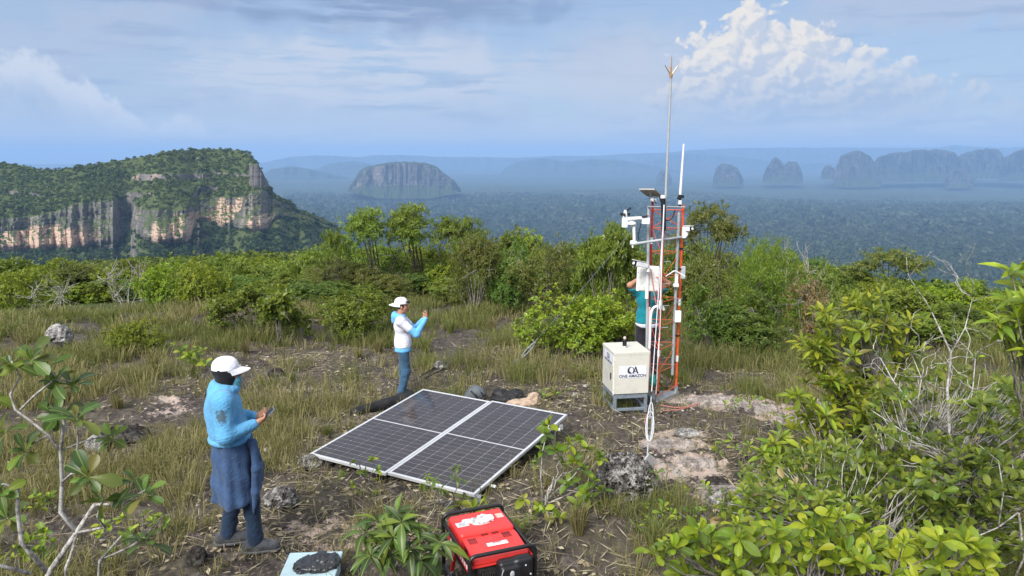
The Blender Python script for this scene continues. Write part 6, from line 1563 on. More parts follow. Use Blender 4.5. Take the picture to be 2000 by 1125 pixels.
# bushes on the right
def right_bushes():
    r = np.random.default_rng(21)
    base = lambda px, Y: np.array([at(px, 900, Y)[0], Y, float(zground(at(px, 900, Y)[0], Y))])
    tips = zone(190, [(1690, 615, 95, 55, 6.7, 7.3), (1610, 690, 60, 60, 6.4, 7.0), (1690, 700, 110, 70, 6.5, 7.3), (1640, 790, 95, 60, 6.3, 7.0), (1590, 850, 60, 40, 6.2, 6.7), (1690, 590, 30, 25, 6.9, 7.1), (1545, 890, 70, 40, 6.0, 6.4)], r)
    plant('rosette_bush', 'tall yellow green bush with leaf rosettes right of the clearing', 'bush', base(1730, 6.9), tips, updir(tips, r, .35, .3), 12, .15, 'lance', ['leaf_gloss_lime', 'leaf_gloss_lime', 'leaf_lime', 'leaf_olive'], 22, 'bark', None, 300, .35, 1.65, .011, 'leaf_lime', stem_n=8)
    tips = zone(1250, [(1760, 930, 240, 90, 5.0, 6.0), (1900, 1000, 150, 120, 4.5, 5.4), (1850, 800, 160, 80, 5.9, 6.8), (1620, 950, 170, 70, 4.9, 5.6), (1960, 870, 70, 120, 4.8, 5.6), (1560, 1000, 160, 50, 4.5, 5.0)], r)
    plant('glossy_bush', 'dense glossy green bush filling the lower right', 'bush', base(1800, 5.4), tips, updir(tips, r, .5, .3), 7, .092, 'obovate', ['leaf_gloss', 'leaf_gloss_lime', 'leaf_gloss_lime', 'leaf_gloss', 'leaf_mid', 'leaf_lime', 'leaf_dry'], 23, 'bark_pale', None, 300, .35, 1.5, .007, 'leaf_mid', stem_n=14)
    tips = zone(180, [(1500, 1075, 190, 55, 3.7, 4.3), (1650, 1060, 120, 60, 3.7, 4.2), (1390, 1095, 120, 35, 3.8, 4.3), (1800, 1090, 150, 50, 3.6, 4.1)], r)
    plant('broad_leaf_bush', 'low bush with broad bright leaves along the bottom edge', 'bush', base(1560, 4.1), tips, updir(tips, r, .4, .3), 8, .115, 'obovate', ['leaf_gloss_lime', 'leaf_gloss_lime', 'leaf_gloss', 'leaf_mid', 'leaf_lime'], 24, 'bark', None, 300, .3, 1.5, .009, 'leaf_gloss_lime', stem_n=8)
    tips = zone(36, [(1995, 575, 38, 55, 3.7, 4.0), (1985, 650, 45, 60, 3.6, 4.0), (2020, 620, 60, 90, 3.6, 4.0)], r)
    plant('rosette_bush', 'yellow green leaves reaching in at the right edge', 'bush', base(2200, 3.9), tips, updir(tips, r, .4, .3), 9, .14, 'lance', ['leaf_gloss_lime', 'leaf_gloss_lime', 'leaf_lime'], 25, 'bark', None, 300, .35, 1.6, .010, stem_n=6)
    # grey leafless branches
    q = lambda *pp: [at(*p) for p in pp]; b0 = base(1880, 5.5)
    st = [([b0 - np.array([0, 0, .1])] + q((1880, 960, 5.5), (1855, 850, 5.6), (1850, 760, 5.7), (1858, 690, 5.8), (1820, 610, 5.9)), .032, .008), (q((1855, 850, 5.6), (1790, 800, 5.6), (1745, 745, 5.7), (1720, 700, 5.8)), .016, .006),
          (q((1880, 960, 5.5), (1930, 880, 5.3), (1960, 800, 5.3), (1985, 760, 5.3)), .014, .005), (q((1858, 690, 5.8), (1885, 640, 5.8), (1900, 580, 5.9)), .010, .004), (q((1880, 930, 5.5), (1800, 860, 5.4), (1760, 840, 5.4), (1700, 800, 5.5)), .013, .005),
          (q((1930, 880, 5.3), (1975, 900, 5.0), (2010, 880, 4.9)), .009, .005), (q((1855, 850, 5.6), (1900, 760, 5.6), (1905, 700, 5.7)), .010, .004), (q((1790, 800, 5.6), (1800, 740, 5.7), (1780, 690, 5.8)), .008, .004)]
    for i in range(48):
        s_ = st[int(r.integers(0, 8))]; pts = s_[0]; j = int(r.integers(1, len(pts))); p0 = np.array(pts[j]); d = nrm(r.normal(0, 1, 3) + np.array([0, 0, .7])); L_ = r.uniform(.2, .6); w_ = wig(p0, p0 + d * L_, 6, .03, r); st.append((list(w_), .006, .0025))
        st.append((list(wig(w_[3], w_[3] + nrm(d + r.normal(0, .8, 3)) * L_ * .5, 4, .02, r)), .004, .002))
    tips = np.array([s_[0][-1] for s_ in st[:8]] + [at(x, y, 5.5) for x, y in ((1835, 720), (1880, 790), (1760, 780), (1900, 850))])
    plant('bare_branched_shrub', 'tangle of pale grey leafless branches rising from the right bushes', 'shrub', b0, tips, updir(tips, r), 5, .10, 'obovate', ['leaf_gloss_lime', 'leaf_gloss'], 26, 'bark_pale', st, 300, .5, 1.4, twigs=False)
    # dead curved branches low on the right
    b1 = base(1960, 4.6)
    st = [(q((1990, 1000, 4.5), (1950, 1030, 4.5), (1880, 1060, 4.5), (1840, 1065, 4.5), (1800, 1050, 4.5)), .008, .004), (q((1950, 1030, 4.5), (1960, 960, 4.5), (1950, 900, 4.6), (1900, 860, 4.7)), .009, .004), (q((1990, 1000, 4.5), (2030, 970, 4.4), (2060, 960, 4.4)), .010, .01), ([b1] + q((2000, 1090, 4.55), (1990, 1000, 4.5)), .014, .010)]
    tips = np.array([at(1800, 1050, 4.5), at(1905, 862, 4.7)])
    plant('dead_branch', 'curved dead grey branches in front of the lower right bush', 'branch', b1, tips, updir(tips, r), 3, .08, 'obovate', ['leaf_dry'], 27, 'bark_pale', st, 300, twigs=False)
    # seedlings at the edge of the sand
    for i, (px, py, n_, lb) in enumerate(((1425, 805, 5, 'seedling on the pale sand right of the tower'), (1470, 808, 6, 'second seedling on the pale sand'), (1530, 845, 7, 'seedling beside the white sheet'), (1415, 890, 5, 'small seedling on the black soil'), (1455, 905, 5, 'sprig right of the sand strip'),
                                          (1480, 935, 7, 'leafy sprig left of the black bag'), (1400, 985, 6, 'sprout by the weathered stone'), (1500, 960, 8, 'leafy shoot in front of the black bag'), (1255, 960, 5, 'shoot on the rugged rock'), (1290, 1060, 9, 'low green shoots at the bottom right of centre'), (1370, 1040, 9, 'low leafy shoots left of the broad leaved bush'))):
        g = G(px, py); tips = g + np.stack([r.normal(0, .13, n_), r.normal(0, .12, n_), r.uniform(.08, .28, n_)], 1)
        plant('seedling', lb, 'plant', g, tips, updir(tips, r), 6, .085, 'obovate', ['leaf_gloss', 'leaf_gloss_lime'], 30 + i, stem_r=.004, stem_n=3, lo=.3, hi=1.3)
right_bushes()

# ------------------------------------------------------------------ people
def cloth(name, c, var=.10, rough=.85, sc=7.0, wave=.26, dirt=None):
    m_, t = mat(name); oc = t.n('ShaderNodeTexCoord').outputs['Object']
    n1 = t.noise(oc, sc, 5, .6); n2 = t.m('ADD', t.noise(t.mapv(oc, (1, 1, .5), rot=(.5, .3, 0)), 13, 4, .6, 1.6), t.m('MULTIPLY', t.m('ABSOLUTE', t.m('SUBTRACT', t.noise(t.mapv(oc, (1, 1, 1.7), rot=(-.4, .5, .2)), 9, 3, .55, .8), .5)), 2.2)); wv = t.noise(oc, 260, 2, .5)
    col = t.mix(t.ss(n1, .35, .7), tuple(v * (1 + var) for v in c), tuple(v * (1 - 1.6 * var) for v in c))
    if dirt:
        p, rr, dc = dirt; d = t.v('LENGTH', t.v('MULTIPLY', t.v('SUBTRACT', oc, p), (1 / rr[0], 1 / rr[1], 1 / rr[2])))
        col = t.mix(t.m('MULTIPLY', t.ss(t.m('ADD', d, t.m('MULTIPLY', t.m('SUBTRACT', t.noise(oc, 40, 4), .5), 1.6)), 1.1, .5), .85), col, dc)
    h = t.m('ADD', t.m('MULTIPLY', n2, 1.0), t.m('MULTIPLY', wv, .03))
    return fin(m_, t, pbr(t, col, rough, 0, bump(t, h, wave, .05), .15, **{'Sheen Weight': .15}))
def m_skin():
    m_, t = mat('skin'); oc = t.n('ShaderNodeTexCoord').outputs['Object']
    return fin(m_, t, pbr(t, t.mix(t.noise(oc, 12, 3), (.36, .17, .10), (.45, .23, .145)), .5, 0, None, .35))
M['skin'] = m_skin()
M['hoodie'] = cloth('hoodie_blue', (.105, .33, .56), .08, dirt=((-.10, -.285, 1.335), (.055, .09, .075), (.06, .075, .08)))
M['hood2'] = cloth('sleeve_blue', (.13, .40, .70), .06)
M['denimjkt'] = cloth('jacket_navy_denim', (.042, .080, .165), .10, .9)
M['trouser'] = cloth('trousers_navy', (.014, .030, .060), .10, .9)
M['jeans'] = cloth('jeans_blue', (.035, .085, .145), .22, .9, 5)
M['tee'] = cloth('tshirt_white', (.66, .66, .74), .03)
M['teal'] = cloth('shirt_teal', (.010, .20, .24), .10)
M['pants_black'] = cloth('trousers_black', (.022, .022, .028), .15)
M['capw'] = cloth('cap_white', (.76, .76, .80), .03, .8, 9, .12)
M['balaclava'] = cloth('balaclava_black', (.010, .010, .013), .1)
M['gaiter'] = cloth('neck_gaiter_teal', (.10, .30, .38), .15)
M['shoe'] = cloth('shoe_grey', (.055, .058, .065), .25, .8, 16, .12)
M['sole'] = plain('shoe_sole', (.10, .10, .105), .8, 0, .2, 20)
M['hair'] = plain('black_hair', (.008, .007, .007), .5, 0, .1, 40)
M['phone'] = plain('phone_black', (.010, .011, .013), .15, 0, .05, 10, .5)
M['phone_case'] = plain('phone_case', (.22, .24, .25), .4, 0, .05, 10)

def head_prims(c, k=.02, s=1.0):
    x, y, z = c
    return [ell((x - .012 * s, y, z + .035 * s), (.098 * s, .078 * s, .088 * s), k), ell((x + .022 * s, y, z - .045 * s), (.068 * s, .058 * s, .075 * s), k), ell((x + .045 * s, y, z - .095 * s), (.034 * s, .034 * s, .024 * s), k),
            cap((x + .088 * s, y, z + .012 * s), (x + .106 * s, y, z - .022 * s), .009 * s, .014 * s, .012), ell((x + .070 * s, y, z + .028 * s), (.022 * s, .055 * s, .014 * s), .012), ell((x + .085 * s, y, z - .062 * s), (.013 * s, .026 * s, .012 * s), .008),
            ell((x + .060 * s, y - .035 * s, z - .02 * s), (.025 * s, .02 * s, .022 * s), .02), ell((x + .060 * s, y + .035 * s, z - .02 * s), (.025 * s, .02 * s, .022 * s), .02),
            ell((x - .005 * s, y - .078 * s, z - .012 * s), (.018 * s, .012 * s, .032 * s), .008), ell((x - .005 * s, y + .078 * s, z - .012 * s), (.018 * s, .012 * s, .032 * s), .008),
            cap((x - .015 * s, y, z - .06 * s), (x - .035 * s, y, z - .17 * s), .052 * s, .056 * s, .02)]
def hand_prims(wrist, d, up, side, grip=1.0, s=1.0):
    """palm along d, back of the hand towards up, thumb towards side"""
    w_ = np.array(wrist, float); d = nrm(np.array(d, float)); up = np.array(up, float); up = nrm(up - d * (up @ d)); sd = np.cross(d, up); sd = sd * (1 if sd @ np.array(side) > 0 else -1)
    P = [cap(w_ - d * .03, w_ + d * .035 * s, .026, .028, .012), cap(w_ + d * .03 * s + sd * .022, w_ + d * .078 * s + sd * .024, .017, .015, .012), cap(w_ + d * .03 * s - sd * .020, w_ + d * .075 * s - sd * .024, .017, .014, .012)]
    for i, (o, ln) in enumerate(((.030, .070), (.010, .078), (-.010, .073), (-.029, .058))):
        b = w_ + d * .080 * s + sd * o; m_ = b + (d * (1 - .45 * grip) - up * .85 * grip) * ln * .5; e = m_ + (d * (.35 - .95 * grip) - up * .75) * ln * .45
        P += [cap(b, m_, .0095, .009, .004), cap(m_, e, .009, .0078, .004)]
    b = w_ + d * .025 * s + sd * .028; m_ = b + (d * .6 + sd * .6 - up * .35) * .042; e = m_ + (d * .75 - up * .55 + sd * .05) * .034; P += [cap(b, m_, .0125, .011, .006), cap(m_, e, .011, .0088, .004)]
    return [dict(p, a=tuple(p['a']), b=tuple(p['b'])) for p in P]
def lathe_cap(parent, c, s, heading, brim_dir=1, tilt=0.0):
    """baseball cap: six-panel crown, button, curved brim; brim_dir -1 = worn backwards"""
    x, y, z = c; nA, nZ = 36, 10; V = []; F = []
    for i in range(nZ + 1):
        e = i / nZ * math.pi / 2
        for j in range(nA):
            a = 2 * math.pi * j / nA; seam = 1 - .012 * (abs(math.sin(a * 3)) < .12)
            rr = (math.cos(e) ** .72) * seam; V.append((x - .008 * s + rr * math.cos(a) * .108 * s, y + rr * math.sin(a) * .090 * s, z + math.sin(e) * .098 * s))
    for i in range(nZ):
        for j in range(nA): F.append((i * nA + j, i * nA + (j + 1) % nA, (i + 1) * nA + (j + 1) % nA, (i + 1) * nA + j))
    o = obj('cap', mesh('cap', np.array(V), np.array(F), M['capw'], smooth=True), parent)
    b = MB(); n = 16; top = []; bot = []
    for q in (0.0, .5, 1.0):
        for j in range(n + 1):
            a = (j / n - .5) * math.pi * .92; wv = math.cos(a)
            rr = 1 + q * (.72 * max(wv, 0) ** .6) * .098 / .108
            px = (math.cos(a) * .106 * s) * (1 + q * .80 * max(wv, .0) ** .5); py = math.sin(a) * .088 * s * (1 - .04 * q); pz = z + .006 - (.022 * q * (1 + 1.2 * (math.sin(a) ** 2)) * s)
            top.append((x - .008 * s + px * brim_dir, y + py, pz))
    m_ = n + 1; V = top + [(p[0], p[1], p[2] - .006) for p in top]; k = len(top); F = []
    for q in range(2):
        for j in range(n): a = q * m_ + j; F += [(a, a + 1, a + m_ + 1, a + m_), (k + a, k + a + m_, k + a + m_ + 1, k + a + 1)]
    for j in range(n): a = 2 * m_ + j; F.append((a, a + 1, k + a + 1, k + a))
    b.add(V, F); b.build('brim', M['capw'], o, smooth=True)
    b = MB(); b.lathe([(.009 * s, 0), (.007 * s, .005), (.001, .007)], (x - .008 * s, y, z + .097 * s), 10); b.build('button', M['capw'], o, smooth=True)
    return o
def shoe(parent, ankle, toe, m1, m2, s=1.0):
    a = np.array(ankle, float); t_ = np.array(toe, float); d = nrm(np.array([t_[0] - a[0], t_[1] - a[1], 0])); z0 = t_[2]
    heel = np.array([a[0], a[1], z0]) - d * .065 * s; up = np.array([0, 0, 1.0])
    o = soft('shoe', [cap(tuple(heel + up * .06), tuple(heel + d * .10 + up * .06), .045 * s, .047 * s), cap(tuple(heel + d * .10 + up * .062), tuple(heel + d * .215 * s + up * .050), .050 * s, .043 * s), cap(tuple(heel + d * .09 + up * .085), tuple(heel + d * .15 * s + up * .07), .04 * s, .036 * s), cap(tuple(heel + d * .03 + up * .07), tuple(a + up * .02), .045 * s, .046 * s)], m1, parent, vox=.009, noise=.004, nsc=(25, 25, 25), cut=[(tuple(heel + up * .018), (0, 0, -1))])
    soft('sole', [cap(tuple(heel + up * .03), tuple(heel + d * .10 + up * .03), .052 * s, .050 * s), cap(tuple(heel + d * .10 + up * .03), tuple(heel + d * .225 * s + up * .03), .050 * s, .044 * s)], m2, o, vox=.009, cut=[(tuple(heel + up * .032), (0, 0, 1)), (tuple(heel + up * .0), (0, 0, -1))])
def mirror_leg(h, kn, an, r0, r1, r2, k=.03): return [cap(h, kn, r0, r1, k), cap(kn, an, r1, r2, k)]

# ---- person in the blue hoodie (left), looking at a phone
def person_one():
    hd = math.radians(22); g = np.array([-2.40, 6.12, float(zground(-2.40, 6.12)) + .01])
    o = thing('person', 'person in a blue hoodie and white cap with a navy jacket tied round the waist', 'person', tuple(g), hd)
    H = (-.035, 0, 1.615)
    RA = dict(s=(-.085, -.205, 1.43), e=(-.085, -.275, 1.15), w=(.165, -.165, 1.195)); LA = dict(s=(-.075, .185, 1.435), e=(-.02, .255, 1.16), w=(.185, .08, 1.17))
    RL = dict(h=(-.02, -.095, .92), k=(.09, -.115, .50), a=(.10, -.125, .10)); LL = dict(h=(-.02, .095, .92), k=(-.03, .11, .50), a=(-.12, .115, .10))
    rh = hand_prims(RA['w'], (.9, .15, .35), (.25, -.6, -.75), (-.3, .8, .2), .75)
    lh = hand_prims(LA['w'], (.8, -.25, .4), (.2, .5, -.8), (-.2, -.8, .2), .6)
    body = head_prims(H) + [ell((-.06, 0, 1.31), (.11, .165, .19)), ell((-.02, 0, 1.05), (.11, .15, .17)), cap((-.02, -.05, .93), (-.02, .05, .93), .10)]
    for A_ in (RA, LA): body += [cap(A_['s'], A_['e'], .052, .042), cap(A_['e'], A_['w'], .042, .028)]
    for L_ in (RL, LL): body += mirror_leg(L_['h'], L_['k'], L_['a'], .08, .055, .04)
    soft('body', body + rh + lh, M['skin'], o, vox=.008)
    # hoodie
    pr = [ell((-.075, 0, 1.315), (.150, .215, .185), .06), ell((-.055, 0, 1.12), (.165, .205, .15), .06), cap((-.09, -.20, 1.43), (-.09, .20, 1.43), .090, .090, .06), ell((-.11, 0, 1.26), (.115, .18, .17), .06),
          cap(RA['s'], RA['e'], .084, .070, .05), cap(RA['e'], tuple(np.array(RA['w']) * .92 + np.array(RA['e']) * .08), .069, .046, .03), cap(LA['s'], LA['e'], .084, .070, .05), cap(LA['e'], tuple(np.array(LA['w']) * .92 + np.array(LA['e']) * .08), .069, .046, .03)]
    ring = [(-.055 + .088 * math.cos(a), .098 * math.sin(a), 1.505 - .025 * math.cos(a)) for a in np.linspace(0, 2 * math.pi, 13)]
    pr += [cap(a_, b_, .028, .028, .03) for a_, b_ in zip(ring[:-1], ring[1:])] + [ell((-.15, 0, 1.475), (.045, .085, .045), .04)]
    soft('hoodie', pr, M['hoodie'], o, vox=.009, noise=.0075, nsc=(11, 11, 7), cut=[((0, 0, 1.015), (0, 0, -1))], seed=3)
    for A_ in (RA, LA):
        w_, e_ = np.array(A_['w']), np.array(A_['e']); u_ = nrm(w_ - e_); soft('cuff', [cap(tuple(w_ - u_ * .045), tuple(w_ - u_ * .012), .041, .038, .01)], M['hoodie'], o, vox=.008, noise=.003, nsc=(40, 40, 40))
    hm = [(-.05 + .152 * math.cos(a), .188 * math.sin(a), 1.045) for a in np.linspace(0, 2 * math.pi, 25)]
    soft('hem_band', [cap(a_, b_, .024, .024, .01) for a_, b_ in zip(hm[:-1], hm[1:])], M['hoodie'], o, vox=.010, noise=.004, nsc=(30, 30, 12))
    # jacket tied round the waist
    nA, nZ = 72, 26; V = []; F = []; rr = np.random.default_rng(8); ph = rr.uniform(0, 6.28, 6)
    for i in range(nZ):
        q = i / (nZ - 1); z = 1.045 - .565 * q
        for j in range(nA):
            a = 2 * math.pi * j / nA
            fold = (.006 + .016 * q) * (.6 * math.sin(7 * a + ph[0] + q * .8) + .4 * math.sin(12 * a + ph[1] - q) + .3 * math.sin(4 * a + ph[2]))
            diag = .008 * math.sin(9 * z * 3 + 3 * a + ph[3])
            rx, ry = .158 + .030 * q ** .8 + fold + diag, .188 + .042 * q ** .8 + fold + diag
            dip = -.02 * math.sin(a * 3 + 1) * q - (.05 * q if math.cos(a - math.pi) > .3 else 0) * 0
            V.append((-.03 + rx * math.cos(a), ry * math.sin(a), z + dip))
    for i in range(nZ - 1):
        for j in range(nA):
            F.append((i * nA + j, i * nA + (j + 1) % nA, (i + 1) * nA + (j + 1) % nA, (i + 1) * nA + j))
    jk = obj('tied_jacket', mesh('tied_jacket', np.array(V), np.array(F)[:, ::-1], M['denimjkt'], smooth=True), o)
    md = jk.modifiers.new('thick', 'SOLIDIFY'); md.thickness = .012; md.offset = -1
    # knot and hanging sleeve at the right front
    soft('jacket_sleeve', [ell((.125, -.13, 1.015), (.045, .045, .04)), cap((.13, -.15, 1.01), (.145, -.185, .80), .028, .040, .02), cap((.145, -.185, .80), (.13, -.20, .60), .040, .034, .02), cap((.13, -.20, .60), (.10, -.205, .40), .034, .006, .02), cap((.17, -.14, .80), (.165, -.16, .62), .034, .022, .03), cap((.14, -.12, 1.01), (.185, -.10, .78), .026, .036, .02), cap((.185, -.10, .78), (.19, -.10, .66), .036, .02, .02)], M['denimjkt'], jk, vox=.009, noise=.012, nsc=(18, 18, 4), seed=5)
    # trousers
    pr = [cap((-.03, -.06, .90), (-.03, .06, .90), .105, .105, .05)]
    for L_ in (RL, LL):
        a = np.array(L_['a']); kn = np.array(L_['k']); pr += [cap(L_['h'], L_['k'], .080, .072, .04), cap(L_['k'], tuple(a + [0, 0, .02]), .072, .062, .03), cap(tuple(a * .75 + kn * .25), tuple(a + [0.005, 0, 0]), .070, .066, .02)]
    soft('trousers', pr, M['trouser'], o, vox=.010, noise=.011, nsc=(8, 8, 20), cut=[((0, 0, .055), (0, 0, -1))], seed=6)
    shoe(o, RL['a'], (.30, -.17, 0.0), M['shoe'], M['sole'], 1.08); shoe(o, LL['a'], (.08, .09, 0.0), M['shoe'], M['sole'], 1.08)
    # balaclava, gaiter, cap
    x, y, z = H
    soft('balaclava', [ell((x - .018, 0, z + .03), (.106, .094, .092)), ell((x - .005, 0, z - .015), (.07, .1, .07)), ell((x + .0, 0, z - .05), (.082, .080, .085)), cap((x - .02, 0, z - .06), (x - .035, 0, z - .16), .072, .088)], M['balaclava'], o, vox=.008, noise=.003, nsc=(20, 20, 20), cut=[((x + .055, 0, z), (1, 0, .25))])
    soft('neck_gaiter', [ell((x + .045, 0, z - .062), (.070, .064, .055)), ell((x + .055, 0, z - .11), (.052, .056, .06))], M['gaiter'], o, vox=.008, noise=.004, nsc=(22, 22, 30), cut=[((x + .03, 0, z), (-1, 0, 0))])
    lathe_cap(o, (x, y, z + .045), 1.06, hd, 1)
    # phone
    ph_ = thing('phone', 'phone held in the hand of the person in the blue hoodie', 'phone', (0, 0, 0)); R_ = Matrix.Rotation(hd, 4, 'Z')
    loc = Vector(g.tolist()) + R_ @ Vector((.265, -.115, 1.245)); ph_.location = loc; ph_.rotation_euler = (math.radians(8), math.radians(-42), hd)
    b = MB(); b.box((0, 0, 0), (.155, .074, .009)); b.build('case', M['phone_case'], ph_, bevel=.004); b = MB(); b.box((-.0, 0, .0052), (.147, .067, .002)); b.build('screen', M['phone'], ph_)
person_one()

# ---- person with the backwards cap holding up a phone
def person_two():
    hd = math.radians(8); g = np.array([-1.74, 11.50, float(zground(-1.74, 11.50)) + .01]); s = .94
    o = thing('person', 'person in a white t shirt over blue sleeves holding up a phone', 'person', tuple(g), hd); o.scale = (s, s, s)
    H = (.0, 0, 1.60)
    RA = dict(s=(-.03, -.175, 1.38), e=(.23, -.20, 1.15), w=(.40, -.13, 1.42)); LA = dict(s=(-.03, .175, 1.38), e=(.20, .22, 1.14), w=(.36, .05, 1.36))
    RL = dict(h=(.0, -.09, .90), k=(.045, -.10, .50), a=(-.06, -.11, .09)); LL = dict(h=(.0, .09, .90), k=(.0, .10, .50), a=(-.03, .10, .09))
    body = head_prims(H) + [ell((-.02, 0, 1.27), (.11, .16, .19)), ell((.0, 0, 1.02), (.105, .135, .17)), cap((.0, -.05, .92), (.0, .05, .92), .095)]
    for A_ in (RA, LA): body += [cap(A_['s'], A_['e'], .05, .042), cap(A_['e'], A_['w'], .042, .028)]
    for L_ in (RL, LL): body += mirror_leg(L_['h'], L_['k'], L_['a'], .08, .055, .04)
    soft('body', body + hand_prims(RA['w'], (.15, .05, .95), (.9, -.3, -.1), (-.2, .7, .2), .6) + hand_prims(LA['w'], (.25, -.3, .9), (.8, .4, -.2), (-.2, -.7, .2), .5), M['skin'], o, vox=.009)
    pr = [ell((-.02, 0, 1.27), (.118, .170, .17), .05), ell((.0, 0, 1.02), (.130, .160, .17), .06), cap((.0, -.045, .90), (.0, .045, .90), .132, .132, .05), cap((.0, -.045, .83), (.0, .045, .83), .132, .132, .05), cap(RA['s'], LA['s'], .075, .075, .05)]
    for A_ in (RA, LA): pr += [cap(A_['s'], A_['e'], .066, .058, .03), cap(A_['e'], tuple(np.array(A_['w']) * .95 + np.array(A_['e']) * .05), .058, .040, .03)]
    ring = [(-.045 + .075 * math.cos(a), .085 * math.sin(a), 1.445 - .02 * math.cos(a)) for a in np.linspace(0, 2 * math.pi, 11)]
    pr += [cap(a_, b_, .026, .026, .03) for a_, b_ in zip(ring[:-1], ring[1:])] + [ell((-.13, 0, 1.43), (.055, .09, .075), .04), ell((-.15, 0, 1.36), (.03, .07, .06), .03)]
    soft('hooded_shirt', pr, M['hood2'], o, vox=.011, noise=.007, nsc=(9, 9, 12), cut=[((0, 0, .835), (0, 0, -1))], seed=9)
    pr = [ell((-.02, 0, 1.265), (.128, .180, .175), .05), ell((.0, 0, 1.03), (.142, .172, .17), .06), cap((.0, -.045, .93), (.0, .045, .93), .141, .141, .05), cap(RA['s'], LA['s'], .078, .078, .05)]
    for A_ in (RA, LA):
        m_ = np.array(A_['s']) * .45 + np.array(A_['e']) * .55; pr.append(cap(A_['s'], tuple(m_), .076, .070, .03))
    u = nrm(np.array(RA['e']) - np.array(RA['s'])); cp = np.array(RA['s']) * .48 + np.array(RA['e']) * .52
    soft('tshirt', pr, M['tee'], o, vox=.011, noise=.006, nsc=(8, 8, 9), cut=[((0, 0, .905), (0, 0, -1)), ((0, 0, 1.462), (0, 0, 1))], seed=10)
    pr = [cap((.0, -.055, .88), (.0, .055, .88), .110, .110, .05)]
    for L_ in (RL, LL): pr += [cap(L_['h'], L_['k'], .090, .072, .04), cap(L_['k'], L_['a'], .074, .060, .03)]
    soft('jeans', pr, M['jeans'], o, vox=.011, noise=.012, nsc=(10, 10, 16), cut=[((0, 0, .05), (0, 0, -1))], seed=11)
    shoe(o, RL['a'], (.12, -.13, 0), M['shoe'], M['sole']); shoe(o, LL['a'], (.16, .12, 0), M['shoe'], M['sole'])
    x, y, z = H
    soft('hair', [ell((x - .022, 0, z + .025), (.098, .084, .080))], M['hair'], o, vox=.009, noise=.004, nsc=(30, 30, 30), cut=[((x + .042, 0, z + .02), (1, 0, -.3)), ((x, 0, z - .045), (0, 0, -1))])
    lathe_cap(o, (x - .005, y, z + .050), 1.06, hd, -1)
    b = MB(); b.box((x + .098, -.0, z + .075), (.03, .09, .025), R=along((0, 0, 0), (.5, 0, 1))); b.box((x + .085, -.055, z + .075), (.05, .012, .03)); b.build('sunglasses', M['black'], o, bevel=.005)
    b = MB()
    for sy in (-1, 1): b.lathe([(.0075, 0), (.005, .004)], (x + .086, sy * .032, z + .010), 8, R=along((0, 0, 0), (1, 0, 0)))
    b.build('eye', M['hair'], o)
    p_ = thing('phone', 'dark phone held up by the person in the white t shirt', 'phone', tuple(Vector(g.tolist()) + Matrix.Rotation(hd, 4, 'Z') @ Vector((.445 * s, -.11 * s, 1.56 * s))), 0, rot=(0, math.radians(-84), hd))
    b = MB(); b.box((0, 0, 0), (.155, .076, .010)); b.build('case', M['phone'], p_, bevel=.004); b = MB(); b.box((.03, .0, -.0052), (.05, .05, .003)); b.build('camera_bump', M['phone_case'], p_)
person_two()

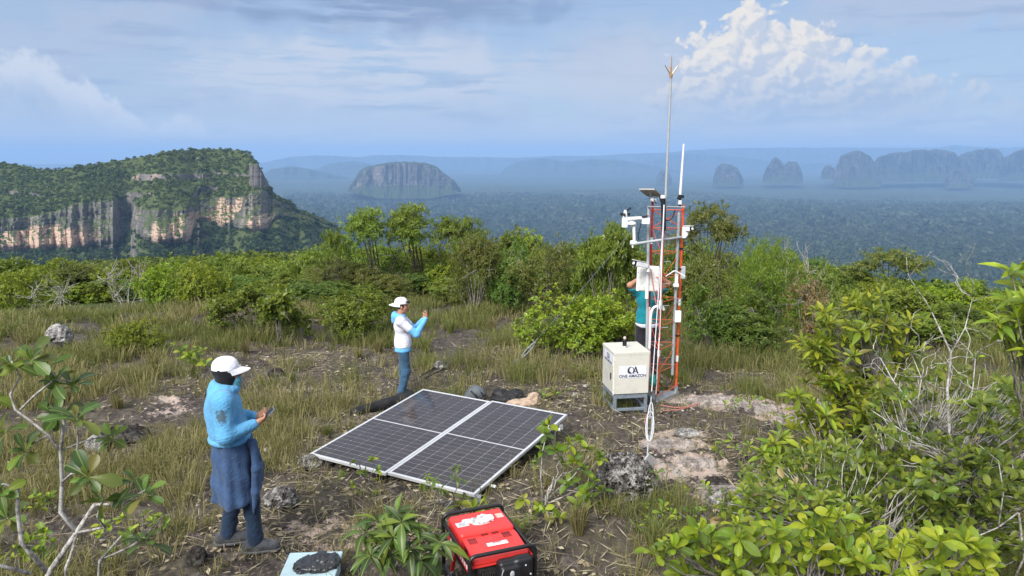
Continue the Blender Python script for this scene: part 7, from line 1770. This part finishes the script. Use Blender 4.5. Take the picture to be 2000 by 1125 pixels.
# ---- person behind the tower, arms raised to the box
def person_three():
    gx = at(1264, 640, 12.35)[0]; zt = float(zground(gx, 12.35)) + .17
    r_ = soft('rock', [ell((gx, 12.38, zt - .17), (.42, .34, .19))], M['rock'], vox=.025, noise=.03, nsc=(4, 4, 4), cut=[((0, 0, zt), (0, 0, 1))]); tag(r_, 'flat stone under the feet of the person in teal', 'rock')
    hd = math.radians(-90); o = thing('person', 'person in a teal shirt with raised arms hidden behind the tower', 'person', (gx, 12.38, zt), hd)
    H = (.02, 0, 1.62)
    RA = dict(s=(-.0, -.185, 1.44), e=(.12, -.33, 1.57), w=(.20, -.16, 1.72)); LA = dict(s=(-.0, .185, 1.44), e=(.14, .31, 1.60), w=(.22, .14, 1.74))
    RL = dict(h=(.0, -.09, .92), k=(.02, -.12, .50), a=(.0, -.14, .09)); LL = dict(h=(.0, .09, .92), k=(.02, .12, .50), a=(.0, .14, .09))
    body = head_prims(H) + [ell((-.0, 0, 1.30), (.11, .165, .19)), ell((.0, 0, 1.05), (.11, .15, .17)), cap((.0, -.08, .93), (.0, .08, .93), .11)]
    for A_ in (RA, LA): body += [cap(A_['s'], A_['e'], .055, .047), cap(A_['e'], A_['w'], .046, .030)]
    for L_ in (RL, LL): body += mirror_leg(L_['h'], L_['k'], L_['a'], .08, .055, .04)
    soft('body', body + hand_prims(RA['w'], (.5, .4, .8), (-.5, -.3, .8), (-.3, .8, 0), .4) + hand_prims(LA['w'], (.5, -.4, .8), (-.5, .3, .8), (-.3, -.8, 0), .4), M['skin'], o, vox=.010)
    pr = [ell((.0, 0, 1.30), (.135, .20, .18), .05), ell((.0, 0, 1.05), (.145, .185, .20), .06), cap((.0, -.05, .92), (.0, .05, .92), .145, .145, .05), cap(RA['s'], LA['s'], .082, .082, .05)]
    for A_ in (RA, LA): m_ = np.array(A_['s']) * .4 + np.array(A_['e']) * .6; pr.append(cap(A_['s'], tuple(m_), .082, .078, .03))
    soft('shirt', pr, M['teal'], o, vox=.012, noise=.010, nsc=(8, 8, 12), cut=[((0, 0, .90), (0, 0, -1)), ((0, 0, 1.51), (0, 0, 1))], seed=12)
    soft('undershirt', [cap((.0, -.05, .90), (.0, .05, .90), .150, .150, .05)], M['tee'], o, vox=.012, noise=.008, nsc=(10, 10, 8), cut=[((0, 0, .835), (0, 0, -1)), ((0, 0, .905), (0, 0, 1))])
    pr = [cap((.0, -.06, .88), (.0, .06, .88), .13, .13, .05)]
    for L_ in (RL, LL): pr += [cap(L_['h'], L_['k'], .10, .08, .04), cap(L_['k'], L_['a'], .08, .068, .03)]
    soft('trousers', pr, M['pants_black'], o, vox=.012, noise=.012, nsc=(10, 10, 14), cut=[((0, 0, .05), (0, 0, -1))], seed=13)
    shoe(o, RL['a'], (.18, -.15, 0), M['balaclava'], M['sole']); shoe(o, LL['a'], (.18, .15, 0), M['balaclava'], M['sole'])
    x, y, z = H
    soft('hair', [ell((x - .022, 0, z + .03), (.10, .086, .085))], M['hair'], o, vox=.010, noise=.006, nsc=(30, 30, 30), cut=[((x + .05, 0, z + .02), (1, 0, -.3))])
person_three()
